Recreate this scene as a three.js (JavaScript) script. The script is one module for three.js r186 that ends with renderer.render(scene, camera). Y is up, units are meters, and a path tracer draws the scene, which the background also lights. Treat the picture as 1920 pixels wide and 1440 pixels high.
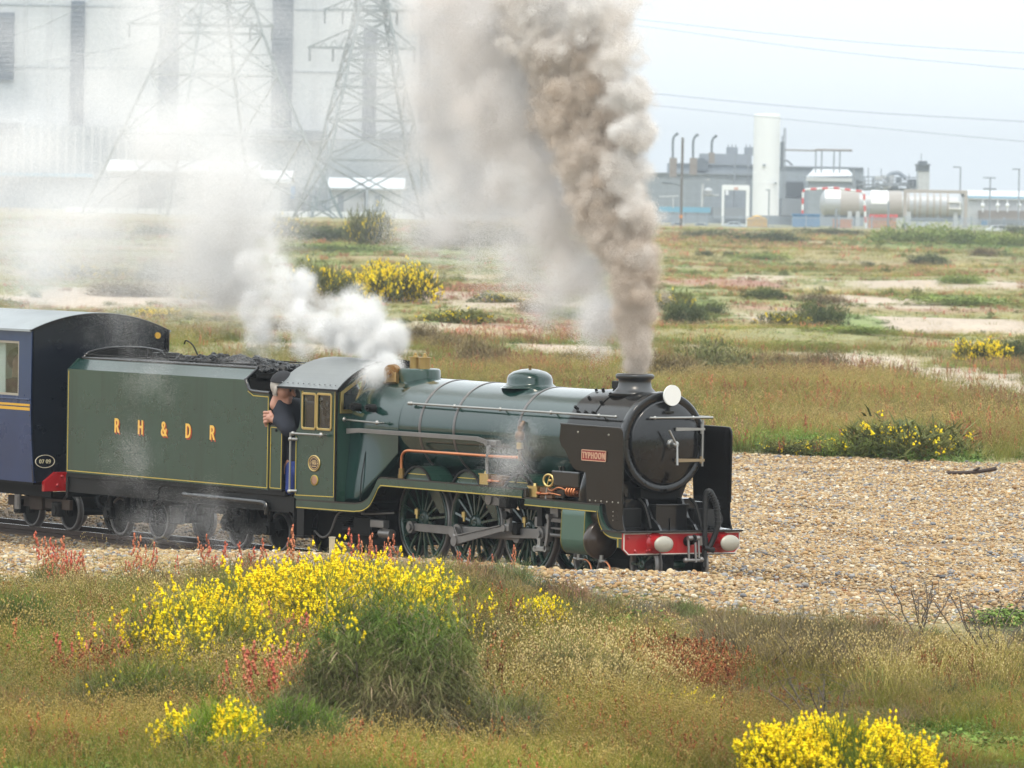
import * as THREE from 'three';
import { mergeGeometries, mergeVertices } from 'three/addons/utils/BufferGeometryUtils.js';
import { RoundedBoxGeometry } from 'three/addons/geometries/RoundedBoxGeometry.js';
import { TextGeometry } from 'three/addons/geometries/TextGeometry.js';
import { FontLoader } from 'three/addons/loaders/FontLoader.js';

// ---------------------------------------------------------------- camera, sky, sun, air, exposure
const scene = new THREE.Scene();
const EYE = new THREE.Vector3(38.846, 2.653, 26.057);
const RIGHT = new THREE.Vector3(0.55754318, 0.01750665, -0.82996333), UP = new THREE.Vector3(-0.03295392, 0.99945631, -0.00105559), AHEAD = new THREE.Vector3(-0.82949361, -0.02793909, -0.55781696);
const camera = new THREE.PerspectiveCamera(6.8673, 4 / 3, 1, 20000);
camera.position.copy(EYE);
camera.quaternion.setFromRotationMatrix(new THREE.Matrix4().makeBasis(RIGHT, UP, AHEAD.clone().negate()));
camera.focus = 46.5;
camera.userData.fStop = 11;

const renderer = new THREE.WebGLRenderer();
renderer.toneMapping = THREE.LinearToneMapping;
renderer.toneMappingExposure = 1.0;
renderer.shadowMap.enabled = true;

const SKYW = 512, SKYH = 256, skyData = new Float32Array(SKYW * SKYH * 4);
for (let j = 0; j < SKYH; j++) {
  const el = ((j + 0.5) / SKYH - 0.5) * Math.PI, e = Math.max(0, Math.sin(el));
  for (let i = 0; i < SKYW; i++) {
    const az = (i + 0.5) / SKYW * Math.PI * 2;
    const cl = 1 + 0.05 * e * (Math.sin(az * 3 + el * 7) + Math.sin(az * 5 - el * 11 + 1.3) * 0.6);
    const k = (1.29 + 0.92 * Math.pow(e, 0.9)) * cl, o = (j * SKYW + i) * 4;
    skyData[o] = k * 0.945; skyData[o + 1] = k * 1.008; skyData[o + 2] = k * 1.04; skyData[o + 3] = 1;
  }
}
const skyTex = new THREE.DataTexture(skyData, SKYW, SKYH, THREE.RGBAFormat, THREE.FloatType);
skyTex.mapping = THREE.EquirectangularReflectionMapping;
skyTex.magFilter = skyTex.minFilter = THREE.LinearFilter;
skyTex.needsUpdate = true;
scene.background = skyTex; scene.environment = skyTex;

const sun = new THREE.DirectionalLight(0xfff1dc, 1.5);
sun.position.set(22, 40, 16); sun.target.position.set(0, 0, 0);
sun.castShadow = true; sun.shadow.radius = 20; sun.shadow.mapSize.set(2048, 2048);
Object.assign(sun.shadow.camera, { left: -30, right: 30, top: 30, bottom: -30, near: 1, far: 150 });
scene.add(sun, sun.target);
scene.fog = new THREE.FogExp2(0xecf3fa, 0.00046);

// ---------------------------------------------------------------- helpers
const { PI, sin, cos, sqrt, abs, min, max, pow, floor, hypot, exp, log } = Math;
const V = (x, y, z) => new THREE.Vector3(x, y, z);
function rng(seed) { let s = seed >>> 0; return () => { s = (s + 0x6d2b79f5) | 0; let t = Math.imul(s ^ (s >>> 15), 1 | s); t = (t + Math.imul(t ^ (t >>> 7), 61 | t)) ^ t; return ((t ^ (t >>> 14)) >>> 0) / 4294967296; }; }
const clamp = (x, a = 0, b = 1) => min(b, max(a, x)), lerp = (a, b, t) => a + (b - a) * t, sstep = (a, b, x) => { const t = clamp((x - a) / (b - a)); return t * t * (3 - 2 * t); };
function table(pts) { return (x) => { if (x <= pts[0][0]) return pts[0][1]; for (let i = 1; i < pts.length; i++) if (x < pts[i][0]) { const a = pts[i - 1], b = pts[i]; return lerp(a[1], b[1], (x - a[0]) / (b[0] - a[0])); } return pts[pts.length - 1][1]; }; }
const hsh = (x, y, z) => { let h = Math.imul(x, 374761393) ^ Math.imul(y, 668265263) ^ Math.imul(z, 2147483647 - 58911); h = Math.imul(h ^ (h >>> 13), 1274126177); return ((h ^ (h >>> 16)) >>> 0) / 4294967296; };
function noise3(x, y, z) {
  const ix = floor(x), iy = floor(y), iz = floor(z); let fx = x - ix, fy = y - iy, fz = z - iz;
  fx = fx * fx * (3 - 2 * fx); fy = fy * fy * (3 - 2 * fy); fz = fz * fz * (3 - 2 * fz);
  const l = (k) => lerp(lerp(hsh(ix, iy, iz + k), hsh(ix + 1, iy, iz + k), fx), lerp(hsh(ix, iy + 1, iz + k), hsh(ix + 1, iy + 1, iz + k), fx), fy);
  return lerp(l(0), l(1), fz);
}
const fbm = (x, y, z = 0, n = 4) => { let a = 0.5, s = 0, t = 0; for (let i = 0; i < n; i++) { s += a * noise3(x, y, z); t += a; a *= 0.5; x = x * 2.03 + 17.1; y = y * 2.03 + 5.7; z = z * 2.03 + 3.1; } return s / t; };

const used = {};
function numbered(name) { const n = used[name] = (used[name] ?? -1) + 1; return n ? name + '_' + String(n).padStart(3, '0') : name; }
function tag(o, label, category, group, kind) { Object.assign(o.userData, { label }); if (category) o.userData.category = category; if (group) o.userData.group = group; if (kind) o.userData.kind = kind; return o; }
function thing(name, label, category, [x, y, z] = [0, 0, 0], turn = 0, group) { const o = new THREE.Group(); o.name = numbered(name); o.position.set(x, y, z); o.rotation.y = turn; scene.add(o); return tag(o, label, category, group); }
function plain(g) { let q = g.index ? g.toNonIndexed() : g; for (const k of Object.keys(q.attributes)) if (!['position', 'normal', 'uv'].includes(k)) q.deleteAttribute(k); if (!q.attributes.normal) q.computeVertexNormals(); if (!q.attributes.uv) q.setAttribute('uv', new THREE.BufferAttribute(new Float32Array(q.attributes.position.count * 2), 2)); q.morphAttributes = {}; q.clearGroups(); return q; }
function boxUV(g, k = 1) { const p = g.attributes.position, n = g.attributes.normal, u = g.attributes.uv; for (let i = 0; i < p.count; i++) { const ax = abs(n.getX(i)), ay = abs(n.getY(i)), az = abs(n.getZ(i)); if (az >= ax && az >= ay) u.setXY(i, p.getX(i) * k, p.getY(i) * k); else if (ax >= ay) u.setXY(i, p.getZ(i) * k, p.getY(i) * k); else u.setXY(i, p.getX(i) * k, p.getZ(i) * k); } return g; }
const join = (list) => { list = list.flat(9).map(plain); return list.length > 1 ? mergeGeometries(list) : list[0]; };
function part(name, geoms, m, parent, label) { const g = boxUV(join([geoms])); const o = new THREE.Mesh(g, m); o.name = parent ? name : numbered(name); o.castShadow = o.receiveShadow = true; (parent ?? scene).add(o); if (label) o.userData.label = label; return o; }
const mv = (g, x, y, z) => g.translate(x, y, z);
function bx(x0, x1, y0, y1, z0, z1, r = 0) { const w = abs(x1 - x0), h = abs(y1 - y0), d = abs(z1 - z0), q = min(r, w / 2.01, h / 2.01, d / 2.01); return mv(q > 0 ? new RoundedBoxGeometry(w, h, d, 2, q) : new THREE.BoxGeometry(w, h, d), (x0 + x1) / 2, (y0 + y1) / 2, (z0 + z1) / 2); }
function rod(a, b, r0, r1 = r0, seg = 12) { const A = V(...a), B = V(...b), L = A.distanceTo(B), g = new THREE.CylinderGeometry(r1, r0, L, seg); g.applyQuaternion(new THREE.Quaternion().setFromUnitVectors(V(0, 1, 0), B.clone().sub(A).divideScalar(L))); return mv(g, (A.x + B.x) / 2, (A.y + B.y) / 2, (A.z + B.z) / 2); }
function tube(pts, r, seg = 8, n = 0, tension = 0.5) { return new THREE.TubeGeometry(new THREE.CatmullRomCurve3(pts.map((p) => V(...p)), false, 'catmullrom', tension), n || pts.length * 6, r, seg); }
function beam(a, b, w, h) { const A = V(...a), B = V(...b), L = A.distanceTo(B), g = new THREE.BoxGeometry(L, h, w); g.applyQuaternion(new THREE.Quaternion().setFromUnitVectors(V(1, 0, 0), B.clone().sub(A).divideScalar(L))); return mv(g, (A.x + B.x) / 2, (A.y + B.y) / 2, (A.z + B.z) / 2); }
const lathe = (pts, seg = 32) => new THREE.LatheGeometry(pts.map((p) => new THREE.Vector2(max(p[0], 1e-4), p[1])), seg);
const latheX = (pts, seg = 32) => lathe(pts, seg).rotateZ(-PI / 2);          // [radius, x]
const latheZ = (pts, seg = 32) => lathe(pts, seg).rotateX(PI / 2);           // [radius, z]
const ball = (x, y, z, r, ry = r, rz = r) => mv(new THREE.SphereGeometry(1, 14, 10).scale(r, ry, rz), x, y, z);
function shape(pts, holes = []) { const s = new THREE.Shape(pts.map((p) => new THREE.Vector2(p[0], p[1]))); for (const h of holes) s.holes.push(h instanceof THREE.Path ? h : new THREE.Path(h.map((p) => new THREE.Vector2(p[0], p[1])))); return s; }
function slab(s, z0, z1, bevel = 0) { const g = new THREE.ExtrudeGeometry(s instanceof THREE.Shape ? s : shape(s), { depth: z1 - z0 - 2 * bevel, bevelEnabled: bevel > 0, bevelSize: bevel, bevelThickness: bevel, bevelOffset: -bevel, bevelSegments: 2, curveSegments: 14 }); return mv(g, 0, 0, z0 + bevel); }
const slabX = (s, x0, x1, bevel = 0) => slab(s, x0, x1, bevel).applyMatrix4(new THREE.Matrix4().set(0, 0, 1, 0, 0, 1, 0, 0, -1, 0, 0, 0, 0, 0, 0, 1));   // shape given in (-z, y)
function rrect(x0, x1, y0, y1, r, P = THREE.Shape) { const s = new P(); s.moveTo(x0 + r, y0); s.lineTo(x1 - r, y0); s.absarc(x1 - r, y0 + r, r, -PI / 2, 0); s.lineTo(x1, y1 - r); s.absarc(x1 - r, y1 - r, r, 0, PI / 2); s.lineTo(x0 + r, y1); s.absarc(x0 + r, y1 - r, r, PI / 2, PI); s.lineTo(x0, y0 + r); s.absarc(x0 + r, y0 + r, r, PI, PI * 1.5); return s; }
const frameShape = (x0, x1, y0, y1, r, w) => { const s = rrect(x0, x1, y0, y1, r); s.holes.push(rrect(x0 + w, x1 - w, y0 + w, y1 - w, max(r - w, 0.001), THREE.Path)); return s; };
function ribbon(pts, w, z0, z1) { // a strip of height w that hangs below a path in x, y
  return slab(shape([...pts, ...pts.slice().reverse().map(([x, y]) => [x, y - w])]), z0, z1); }
const smooth = (pts, n = 6) => new THREE.CatmullRomCurve3(pts.map((p) => V(p[0], p[1], 0)), false, 'catmullrom', 0.4).getPoints(pts.length * n).map((p) => [p.x, p.y]);
// a pixel of the photograph turned into a direction, a point at a depth, on a plane
const ray = (px, py) => AHEAD.clone().addScaledVector(RIGHT, (px - 960) / 12000).addScaledVector(UP, -(py - 720) / 12000);
const at = (px, py, depth) => ray(px, py).multiplyScalar(depth).add(EYE);
const onZ = (px, py, z) => { const r = ray(px, py); return r.multiplyScalar((z - EYE.z) / r.z).add(EYE); };

// ---------------------------------------------------------------- computed textures and materials
function tex(size, f, srgb, h = size) { const d = new Uint8Array(size * h * 4); for (let y = 0; y < h; y++) for (let x = 0; x < size; x++) { const c = f(x / size, y / h), o = (y * size + x) * 4; d[o] = clamp(c[0]) * 255; d[o + 1] = clamp(c[1]) * 255; d[o + 2] = clamp(c[2]) * 255; d[o + 3] = 255; } const t = new THREE.DataTexture(d, size, h); t.wrapS = t.wrapT = THREE.RepeatWrapping; t.magFilter = t.minFilter = THREE.LinearFilter; if (srgb) t.colorSpace = THREE.SRGBColorSpace; t.needsUpdate = true; return t; }
// noise that tiles: two copies blended across the tile
const tiled = (u, v, k, seed, n = 4) => { const f = (x, y) => fbm(x * k + seed, y * k + seed * 1.7, seed, n); const a = sstep(0, 1, u), b = sstep(0, 1, v); return lerp(lerp(f(u, v), f(u - 1, v), a), lerp(f(u, v - 1), f(u - 1, v - 1), a), b); };
const grime = tex(256, (u, v) => { const n = tiled(u, v, 5, 3, 5), m = tiled(u, v, 22, 9, 3); const k = 0.72 + 0.38 * n + 0.1 * (m - 0.5); return [k, k * 0.99, k * 0.97]; });
const streaks = tex(256, (u, v) => { const n = tiled(u, v, 3, 41, 4), m = fbm(u * 26, v * 2.2, 6, 3), e = fbm(u * 9, v * 1.4, 16, 2); const k = 0.66 + 0.42 * n + 0.3 * (m - 0.5) * sstep(0.4, 0.65, e) - 0.12 * sstep(0.55, 0.75, e); return [k, k, k * 0.98]; });
const roughT = tex(256, (u, v) => { const n = tiled(u, v, 7, 21, 5); const k = 0.55 + 0.5 * (n - 0.4); return [k, k, k]; });
const bumpT = tex(256, (u, v) => { const n = tiled(u, v, 4, 33, 3); return [n, n, n]; });
const C = (r, g, b) => new THREE.Color().setRGB(r, g, b);
function mat(name, c, rough = 0.6, o = {}) { const m = new THREE.MeshPhysicalMaterial({ color: C(...c), roughness: rough, ...o }); m.name = name; return m; }
const paint = (name, c, o = {}) => mat(name, c, 0.5, { map: grime, roughnessMap: roughT, clearcoat: 1, clearcoatRoughness: 0.09, specularIntensity: 0.35, bumpMap: bumpT, bumpScale: 0.0004, ...o });
const M = {
  green: paint('green_paint', [0.017, 0.056, 0.041], { ior: 1.5, map: streaks }),
  boiler: paint('boiler_green', [0.0085, 0.04, 0.034], { ior: 1.6, roughness: 0.35 }),
  black: paint('black_paint', [0.006, 0.006, 0.007]),
  dull: mat('dull_black', [0.008, 0.0075, 0.007], 0.5, { map: grime, specularIntensity: 0.5 }),
  smokebox: mat('smokebox_black', [0.0075, 0.0065, 0.006], 0.24, { map: grime, roughnessMap: roughT }),
  under: mat('oily_black', [0.005, 0.0045, 0.004], 0.6, { map: grime, specularIntensity: 0.35 }),
  steel: mat('bright_steel', [0.42, 0.42, 0.41], 0.36, { metalness: 0.85, map: grime }),
  rodsteel: mat('rod_steel', [0.25, 0.24, 0.235], 0.4, { metalness: 0.7, map: grime }),
  brass: mat('brass', [0.72, 0.54, 0.22], 0.3, { metalness: 1, map: grime }),
  dullbrass: mat('dull_brass', [0.3, 0.19, 0.07], 0.45, { metalness: 0.8, map: grime }),
  valve: mat('valve_brass', [0.42, 0.29, 0.11], 0.4, { metalness: 0.85, map: grime }),
  copper: mat('copper', [0.72, 0.28, 0.13], 0.28, { metalness: 1, map: grime }),
  red: paint('red_paint', [0.4, 0.012, 0.016]),
  white: mat('white_paint', [0.78, 0.78, 0.75], 0.4),
  pale: mat('pale_steel', [0.42, 0.4, 0.34], 0.45, { metalness: 0.25, map: grime }),
  yellow: mat('lining_yellow', [0.48, 0.36, 0.05], 0.45),
  gold: mat('gold_leaf', [0.85, 0.5, 0.09], 0.4),
  shade: mat('red_shade', [0.36, 0.05, 0.02], 0.5),
  cabroof: mat('grey_roof', [0.22, 0.24, 0.25], 0.33, { map: grime, ior: 1.6 }),
  glass: new THREE.MeshPhysicalMaterial({ name: 'glass', color: C(0.85, 0.9, 0.9), roughness: 0.02, transmission: 1, thickness: 0 }),
  dark: mat('dark_inside', [0.012, 0.012, 0.014], 0.8),
  wood: mat('brown_wood', [0.16, 0.085, 0.04], 0.6, { map: grime }),
  blue: paint('coach_blue', [0.021, 0.047, 0.13], { clearcoat: 0.6 }),
  coachend: paint('coach_end_black', [0.006, 0.009, 0.017], { clearcoat: 0.6 }),
  coachroof: mat('coach_roof', [0.36, 0.4, 0.43], 0.45, { map: grime }),
  amber: mat('amber_yellow', [0.65, 0.36, 0.02], 0.45),
  rubber: mat('rubber', [0.007, 0.007, 0.007], 0.5),
  rust: mat('rusty_rail', [0.05, 0.03, 0.022], 0.75, { map: grime }),
  coal: mat('coal', [0.01, 0.01, 0.011], 0.42),
  skin: mat('skin', [0.5, 0.26, 0.19], 0.5),
};
// ---------------------------------------------------------------- the lie of the land: depth s and side t as seen from the bank, height, cover
const hl = hypot(AHEAD.x, AHEAD.z), DH = [AHEAD.x / hl, AHEAD.z / hl], RH = [-DH[1], DH[0]];
const sOf = (x, z) => (x - EYE.x) * DH[0] + (z - EYE.z) * DH[1], tOf = (x, z) => (x - EYE.x) * RH[0] + (z - EYE.z) * RH[1];
const xz = (s, t) => [EYE.x + s * DH[0] + t * RH[0], EYE.z + s * DH[1] + t * RH[1]];
const crest = table([[-9, -0.16], [-5, -0.12], [-2.6, -0.03], [-1, 0.075], [0, 0.12], [1.2, 0.155], [2.3, 0.165], [3.6, 0.19], [4.6, 0.24], [9, 0.2], [14, 0.08]]);
function ground(x, z) {
  const s = sOf(x, z);
  let y = 1.12 * sstep(120, 460, s);
  if (s > 55) y += (fbm(x * 0.045, z * 0.045, 2, 3) - 0.5) * 0.9 * sstep(60, 120, s) * (1 - 0.5 * sstep(250, 450, s)) + (fbm(x * 0.3, z * 0.3, 5, 2) - 0.5) * 0.22 * sstep(58, 80, s);
  const w = sstep(0.55, 1.6, abs(z));
  if (z >= 0) y = lerp(-0.1, lerp(crest(x), 0.02, sstep(2.2, 6.5, z)), w); else y = lerp(-0.1, y + 0.03, w);
  return y + (fbm(x * 0.9, z * 0.9, 1, 3) - 0.5) * 0.09 * sstep(0.9, 2.0, abs(z)) * (1 - sstep(60, 90, s));
}
function hit(px, py) { const r = ray(px, py); let d = 10; for (let i = 0; i < 4000; i++) { const y = EYE.y + r.y * d, g = ground(EYE.x + r.x * d, EYE.z + r.z * d); if (y < g) break; d += max(0.02, (y - g) * 2.0); if (d > 1500) break; } return [EYE.x + r.x * d, EYE.z + r.z * d, d]; }
// front edge of the shingle, as depth over side
const frontEdge = table([[-4.5, 43.6], [-3.6, 43.3], [-2.4, 43.6], [-0.9, 43.6], [-0.2, 42.8], [0.5, 40.4], [1.8, 38.6], [3.2, 38.2], [6, 38]]);
const TYPES = { shingle: 0, straw: 1, red: 2, green: 3, dark: 4, gold: 5 };
const patches = [
  // pixel, half width, half height, kind, how strongly
  [1650, 690, 230, 24, 'shingle', 1.1], [1850, 720, 140, 22, 'shingle', 1.0], [1300, 655, 120, 8, 'shingle', 0.7], [1760, 605, 260, 20, 'shingle', 1.15], [1450, 590, 90, 10, 'shingle', 0.8],
  [1640, 566, 170, 12, 'shingle', 1.0], [1420, 522, 130, 6, 'shingle', 1], [1700, 528, 200, 5, 'shingle', 0.9], [1880, 532, 80, 7, 'shingle', 0.9], [1500, 490, 200, 4, 'shingle', 0.5], [1900, 512, 60, 4, 'shingle', 0.7], [1760, 800, 70, 8, 'shingle', 0.4],
  [1060, 662, 150, 14, 'shingle', 1.0], [1000, 690, 120, 8, 'shingle', 0.7], [980, 575, 160, 9, 'shingle', 0.9], [830, 560, 120, 7, 'shingle', 0.8], [880, 520, 170, 4, 'shingle', 0.6], [640, 655, 240, 10, 'shingle', 0.9], [200, 568, 330, 13, 'shingle', 1.1], [150, 540, 120, 6, 'shingle', 0.8], [480, 590, 120, 6, 'shingle', 0.6], [900, 610, 140, 6, 'shingle', 0.6], [340, 462, 200, 2.5, 'shingle', 0.4],
  [1350, 530, 150, 7, 'red', 1], [1480, 577, 140, 6, 'red', 0.9], [1780, 585, 160, 5, 'red', 0.8], [1700, 560, 120, 3, 'red', 0.5], [860, 635, 60, 12, 'red', 0.9], [1000, 580, 40, 10, 'red', 1], [920, 545, 160, 8, 'red', 0.7], [1020, 610, 160, 8, 'red', 0.6], [1450, 463, 100, 2, 'red', 0.8], [1850, 470, 90, 3, 'red', 0.6], [1740, 652, 60, 8, 'red', 0.7], [960, 690, 90, 10, 'red', 0.7], [100, 515, 120, 6, 'red', 0.5], [400, 500, 120, 6, 'red', 0.5], [1860, 770, 60, 16, 'red', 0.7], [1480, 800, 90, 26, 'red', 0.5], [1560, 710, 160, 16, 'red', 0.6],
  [1600, 615, 60, 12, 'green', 1.1], [1800, 565, 120, 8, 'green', 1.1], [1810, 528, 60, 7, 'green', 1], [1780, 455, 180, 12, 'green', 1.1], [1480, 830, 120, 18, 'green', 1], [1700, 840, 130, 22, 'green', 1.0], [1290, 515, 60, 6, 'green', 0.7], [1440, 500, 60, 6, 'green', 0.6], [700, 475, 220, 7, 'green', 0.9], [880, 500, 160, 8, 'green', 0.6], [930, 660, 80, 12, 'green', 0.5], [1300, 570, 60, 30, 'green', 0.6], [560, 500, 80, 20, 'green', 0.4], [1640, 455, 60, 6, 'green', 0.4], [1290, 740, 70, 12, 'green', 0.6], [1560, 630, 160, 8, 'green', 0.5],
  [1400, 440, 110, 4, 'dark', 0.9], [700, 450, 160, 8, 'dark', 0.7], [1700, 650, 200, 10, 'straw', 0.6], [1500, 650, 160, 14, 'straw', 0.8], [1550, 760, 280, 60, 'gold', 1], [1000, 720, 200, 25, 'gold', 0.9], [1850, 830, 100, 20, 'gold', 0.6], [1500, 480, 300, 8, 'gold', 0.4],
  // near the camera
  [120, 1375, 220, 50, 'gold', 0.7], [700, 1300, 260, 110, 'green', 0.9], [300, 1200, 260, 60, 'green', 0.55], [1050, 1230, 120, 40, 'green', 0.6], [1050, 1400, 200, 40, 'straw', 0.7], [1420, 1220, 160, 40, 'straw', 0.9], [1700, 1330, 180, 40, 'straw', 0.8], [900, 1190, 90, 30, 'red', 0.5], [220, 1260, 70, 40, 'red', 0.6], [1500, 1180, 160, 14, 'red', 0.45], [1780, 1280, 60, 30, 'red', 0.6], [180, 1420, 160, 30, 'shingle', 0.35], [1250, 1390, 150, 40, 'gold', 0.9], [1480, 1300, 200, 20, 'shingle', 0.3], [1620, 1230, 260, 60, 'gold', 1.0], [1290, 1290, 90, 32, 'red', 1.2], [1800, 1400, 140, 30, 'green', 1], [1300, 1200, 70, 16, 'green', 0.8], [1200, 1170, 60, 12, 'green', 0.8], [60, 1250, 100, 40, 'green', 0.7], [480, 1260, 60, 60, 'red', 0.7], [560, 1420, 80, 20, 'green', 0.6], [1240, 1410, 100, 20, 'green', 0.5], [1880, 1165, 60, 14, 'green', 0.6],
].map(([px, py, rx, ry, kind, k]) => { const [x, z, d] = hit(px, py), a = hit(px, py - ry)[2], b = hit(px, py + ry)[2]; return { s: sOf(x, z), t: tOf(x, z), rs: max(0.4, (a - b) / 2), rt: rx / 12000 * d, kind: TYPES[kind], k }; });
const isShingle = (s, t, n) => (s < 67.5 + 3 * (n - 0.5) && s > frontEdge(t) + 1.6 * (n - 0.5) + (t > -1 ? 3.6 * (fbm(s * 0.55, t * 1.3, 31, 3) - 0.5) : 0) ? 1 : 0);
function cover(x, z, out) {
  const s = sOf(x, z), t = tOf(x, z); out.fill(0);
  const n = fbm(x * 0.55, z * 0.55, 7, 3);
  if (isShingle(s, t, n)) { out[0] = 1; return s; }
  const m = fbm(x * 0.09, z * 0.09, 11, 4), q = fbm(x * 0.16 + 9, z * 0.16, 4, 3), v = fbm(x * 0.35, z * 0.35, 15, 3);
  out[1] = 0.55; out[5] = 0.3 + 1.5 * max(0, m - 0.5); out[2] = max(0, q - 0.56) * (s < 47 ? 1.6 : 3.0); out[3] = max(0, v - 0.52) * 2.6 + (s < 47 ? 0.42 : 0.14);
  if (s < 46) out[0] = 1.6 * (1 - sstep(0, 2.6, frontEdge(t) - s + 2 * (v - 0.5)));
  if (s > 68) out[0] = max(0, fbm(x * 0.11 + 3, z * 0.11, 8, 3) - 0.6) * 3;
  for (const p of patches) {
    const ds = (s - p.s) / p.rs, dt = (t - p.t) / p.rt; if (abs(ds) > 1.7 || abs(dt) > 1.7) continue;
    const r = sqrt(ds * ds + dt * dt) + (fbm(x * 1.2 / max(p.rt, 0.6), z * 1.2 / max(p.rt, 0.6), 20, 3) - 0.5) * 1.5, w = p.k * (1 - sstep(0.55, 1.15, r));
    if (w > 0) { for (let i = 0; i < 6; i++) if (i !== p.kind) out[i] *= 1 - min(1, w); out[p.kind] += w * 1.4; }
  }
  return s;
}
const TINT = [[0.46, 0.38, 0.3], [0.25, 0.24, 0.105], [0.34, 0.19, 0.14], [0.2, 0.25, 0.085], [0.085, 0.095, 0.055], [0.31, 0.25, 0.11]];
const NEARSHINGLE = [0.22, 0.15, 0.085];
{ // one sheet, fine in front of the camera, to the horizon all round
  const rows = [], cols = []; for (let s = 1.5; s < 25; s *= 1.12) rows.push(s); for (let s = 25; s < 620; s *= 1.0125) rows.push(s); for (let s = 620; s < 4000; s *= 1.2) rows.push(s); rows.push(4200);
  for (let a = -180; a < -8; a += 8.6) cols.push(a); for (let a = -8; a <= 8.001; a += 0.07) cols.push(a); for (let a = 16.6; a < 179; a += 8.6) cols.push(a); cols.push(180);
  const pos = [], col = [], uv = [], idx = [], w = new Float32Array(6), W = cols.length;
  for (const s of rows) for (const a of cols) {
    const q = a * PI / 180, x = EYE.x + s * (DH[0] * cos(q) + RH[0] * sin(q)), z = EYE.z + s * (DH[1] * cos(q) + RH[1] * sin(q)); pos.push(x, abs(a) > 60 && s > 40 ? min(ground(x, z), 0.3) : ground(x, z), z); uv.push(x / 1.6, z / 1.6);
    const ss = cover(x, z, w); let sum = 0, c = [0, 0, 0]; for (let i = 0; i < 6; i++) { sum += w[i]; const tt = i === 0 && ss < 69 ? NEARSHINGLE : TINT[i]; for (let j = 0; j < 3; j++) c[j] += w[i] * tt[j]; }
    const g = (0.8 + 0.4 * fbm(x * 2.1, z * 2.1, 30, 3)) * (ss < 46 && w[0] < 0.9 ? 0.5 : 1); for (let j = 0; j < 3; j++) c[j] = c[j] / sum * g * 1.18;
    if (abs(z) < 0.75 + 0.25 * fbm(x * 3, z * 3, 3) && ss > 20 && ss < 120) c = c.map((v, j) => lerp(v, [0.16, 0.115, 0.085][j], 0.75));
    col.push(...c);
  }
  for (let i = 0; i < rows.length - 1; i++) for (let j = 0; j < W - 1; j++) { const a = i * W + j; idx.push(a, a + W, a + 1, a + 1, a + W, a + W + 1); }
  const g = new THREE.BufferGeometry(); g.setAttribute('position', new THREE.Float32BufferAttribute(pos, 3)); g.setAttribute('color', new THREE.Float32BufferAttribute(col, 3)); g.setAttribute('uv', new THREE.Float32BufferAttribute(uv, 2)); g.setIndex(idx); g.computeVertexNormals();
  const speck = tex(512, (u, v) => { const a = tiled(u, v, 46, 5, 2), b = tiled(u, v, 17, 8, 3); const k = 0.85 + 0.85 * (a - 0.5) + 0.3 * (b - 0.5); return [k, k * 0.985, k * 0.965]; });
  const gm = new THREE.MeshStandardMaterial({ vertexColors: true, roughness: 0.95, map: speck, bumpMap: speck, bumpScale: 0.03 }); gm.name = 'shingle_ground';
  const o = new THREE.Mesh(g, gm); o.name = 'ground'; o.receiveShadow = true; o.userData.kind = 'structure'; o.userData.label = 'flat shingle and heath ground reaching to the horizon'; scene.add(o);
}
{ // the track: two rails on sleepers
  const tr = new THREE.Group(); tr.name = 'railway_track'; scene.add(tr); tag(tr, 'narrow gauge railway track under the train, rusty rails on dark sleepers', null, null, 'structure');
  const prof = [[-0.032, -0.085], [0.032, -0.085], [0.03, -0.078], [0.007, -0.07], [0.007, -0.04], [0.016, -0.034], [0.016, -0.006], [0.013, 0], [-0.013, 0], [-0.016, -0.006], [-0.016, -0.034], [-0.007, -0.04], [-0.007, -0.07], [-0.03, -0.078]];
  for (const z of [0.2, -0.2]) { part('rail', slabX(shape(prof.map(([a, b]) => [a - z, b - 0.032])), -40, 26), M.rust, tr); const hd = part('rail_head', bx(-40, 26, -0.0335, -0.0305, z - 0.012, z + 0.012), mat('rail_shine', [0.5, 0.5, 0.5], 0.25, { metalness: 0.9 }), tr); hd.position.y = 0; }
  const sg = boxUV(plain(bx(-0.06, 0.06, -0.17, -0.105, -0.45, 0.45, 0.008))), sm = mat('sleeper_wood', [0.075, 0.055, 0.042], 0.9, { map: grime }); let first = null;
  for (let x = -12; x < 6; x += 0.42) { const o = new THREE.Mesh(sg, sm); o.name = 'sleeper'; o.position.x = x; o.castShadow = o.receiveShadow = true; tr.add(o); }
}
// ---------------------------------------------------------------- the steam locomotive (x forward, rails at y = -0.02, near side at z = 0.49)
const RAIL = -0.02, AX = 0.325, WR = 0.345;
const loco = thing('steam_locomotive', 'dark green steam locomotive with black smokebox and red buffer beam on the narrow track', 'steam locomotive');
const font = new FontLoader().parse ? await new FontLoader().loadAsync('fonts/droid/droid_sans_bold.typeface.json') : null;
function letters(str, size, depth, squeeze = 1) { const g = new TextGeometry(str, { font, size, depth, curveSegments: 5, bevelEnabled: false }); g.computeBoundingBox(); const b = g.boundingBox; g.translate(-(b.min.x + b.max.x) / 2, -(b.min.y + b.max.y) / 2, 0); return g.scale(squeeze, 1, 1); }

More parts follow.
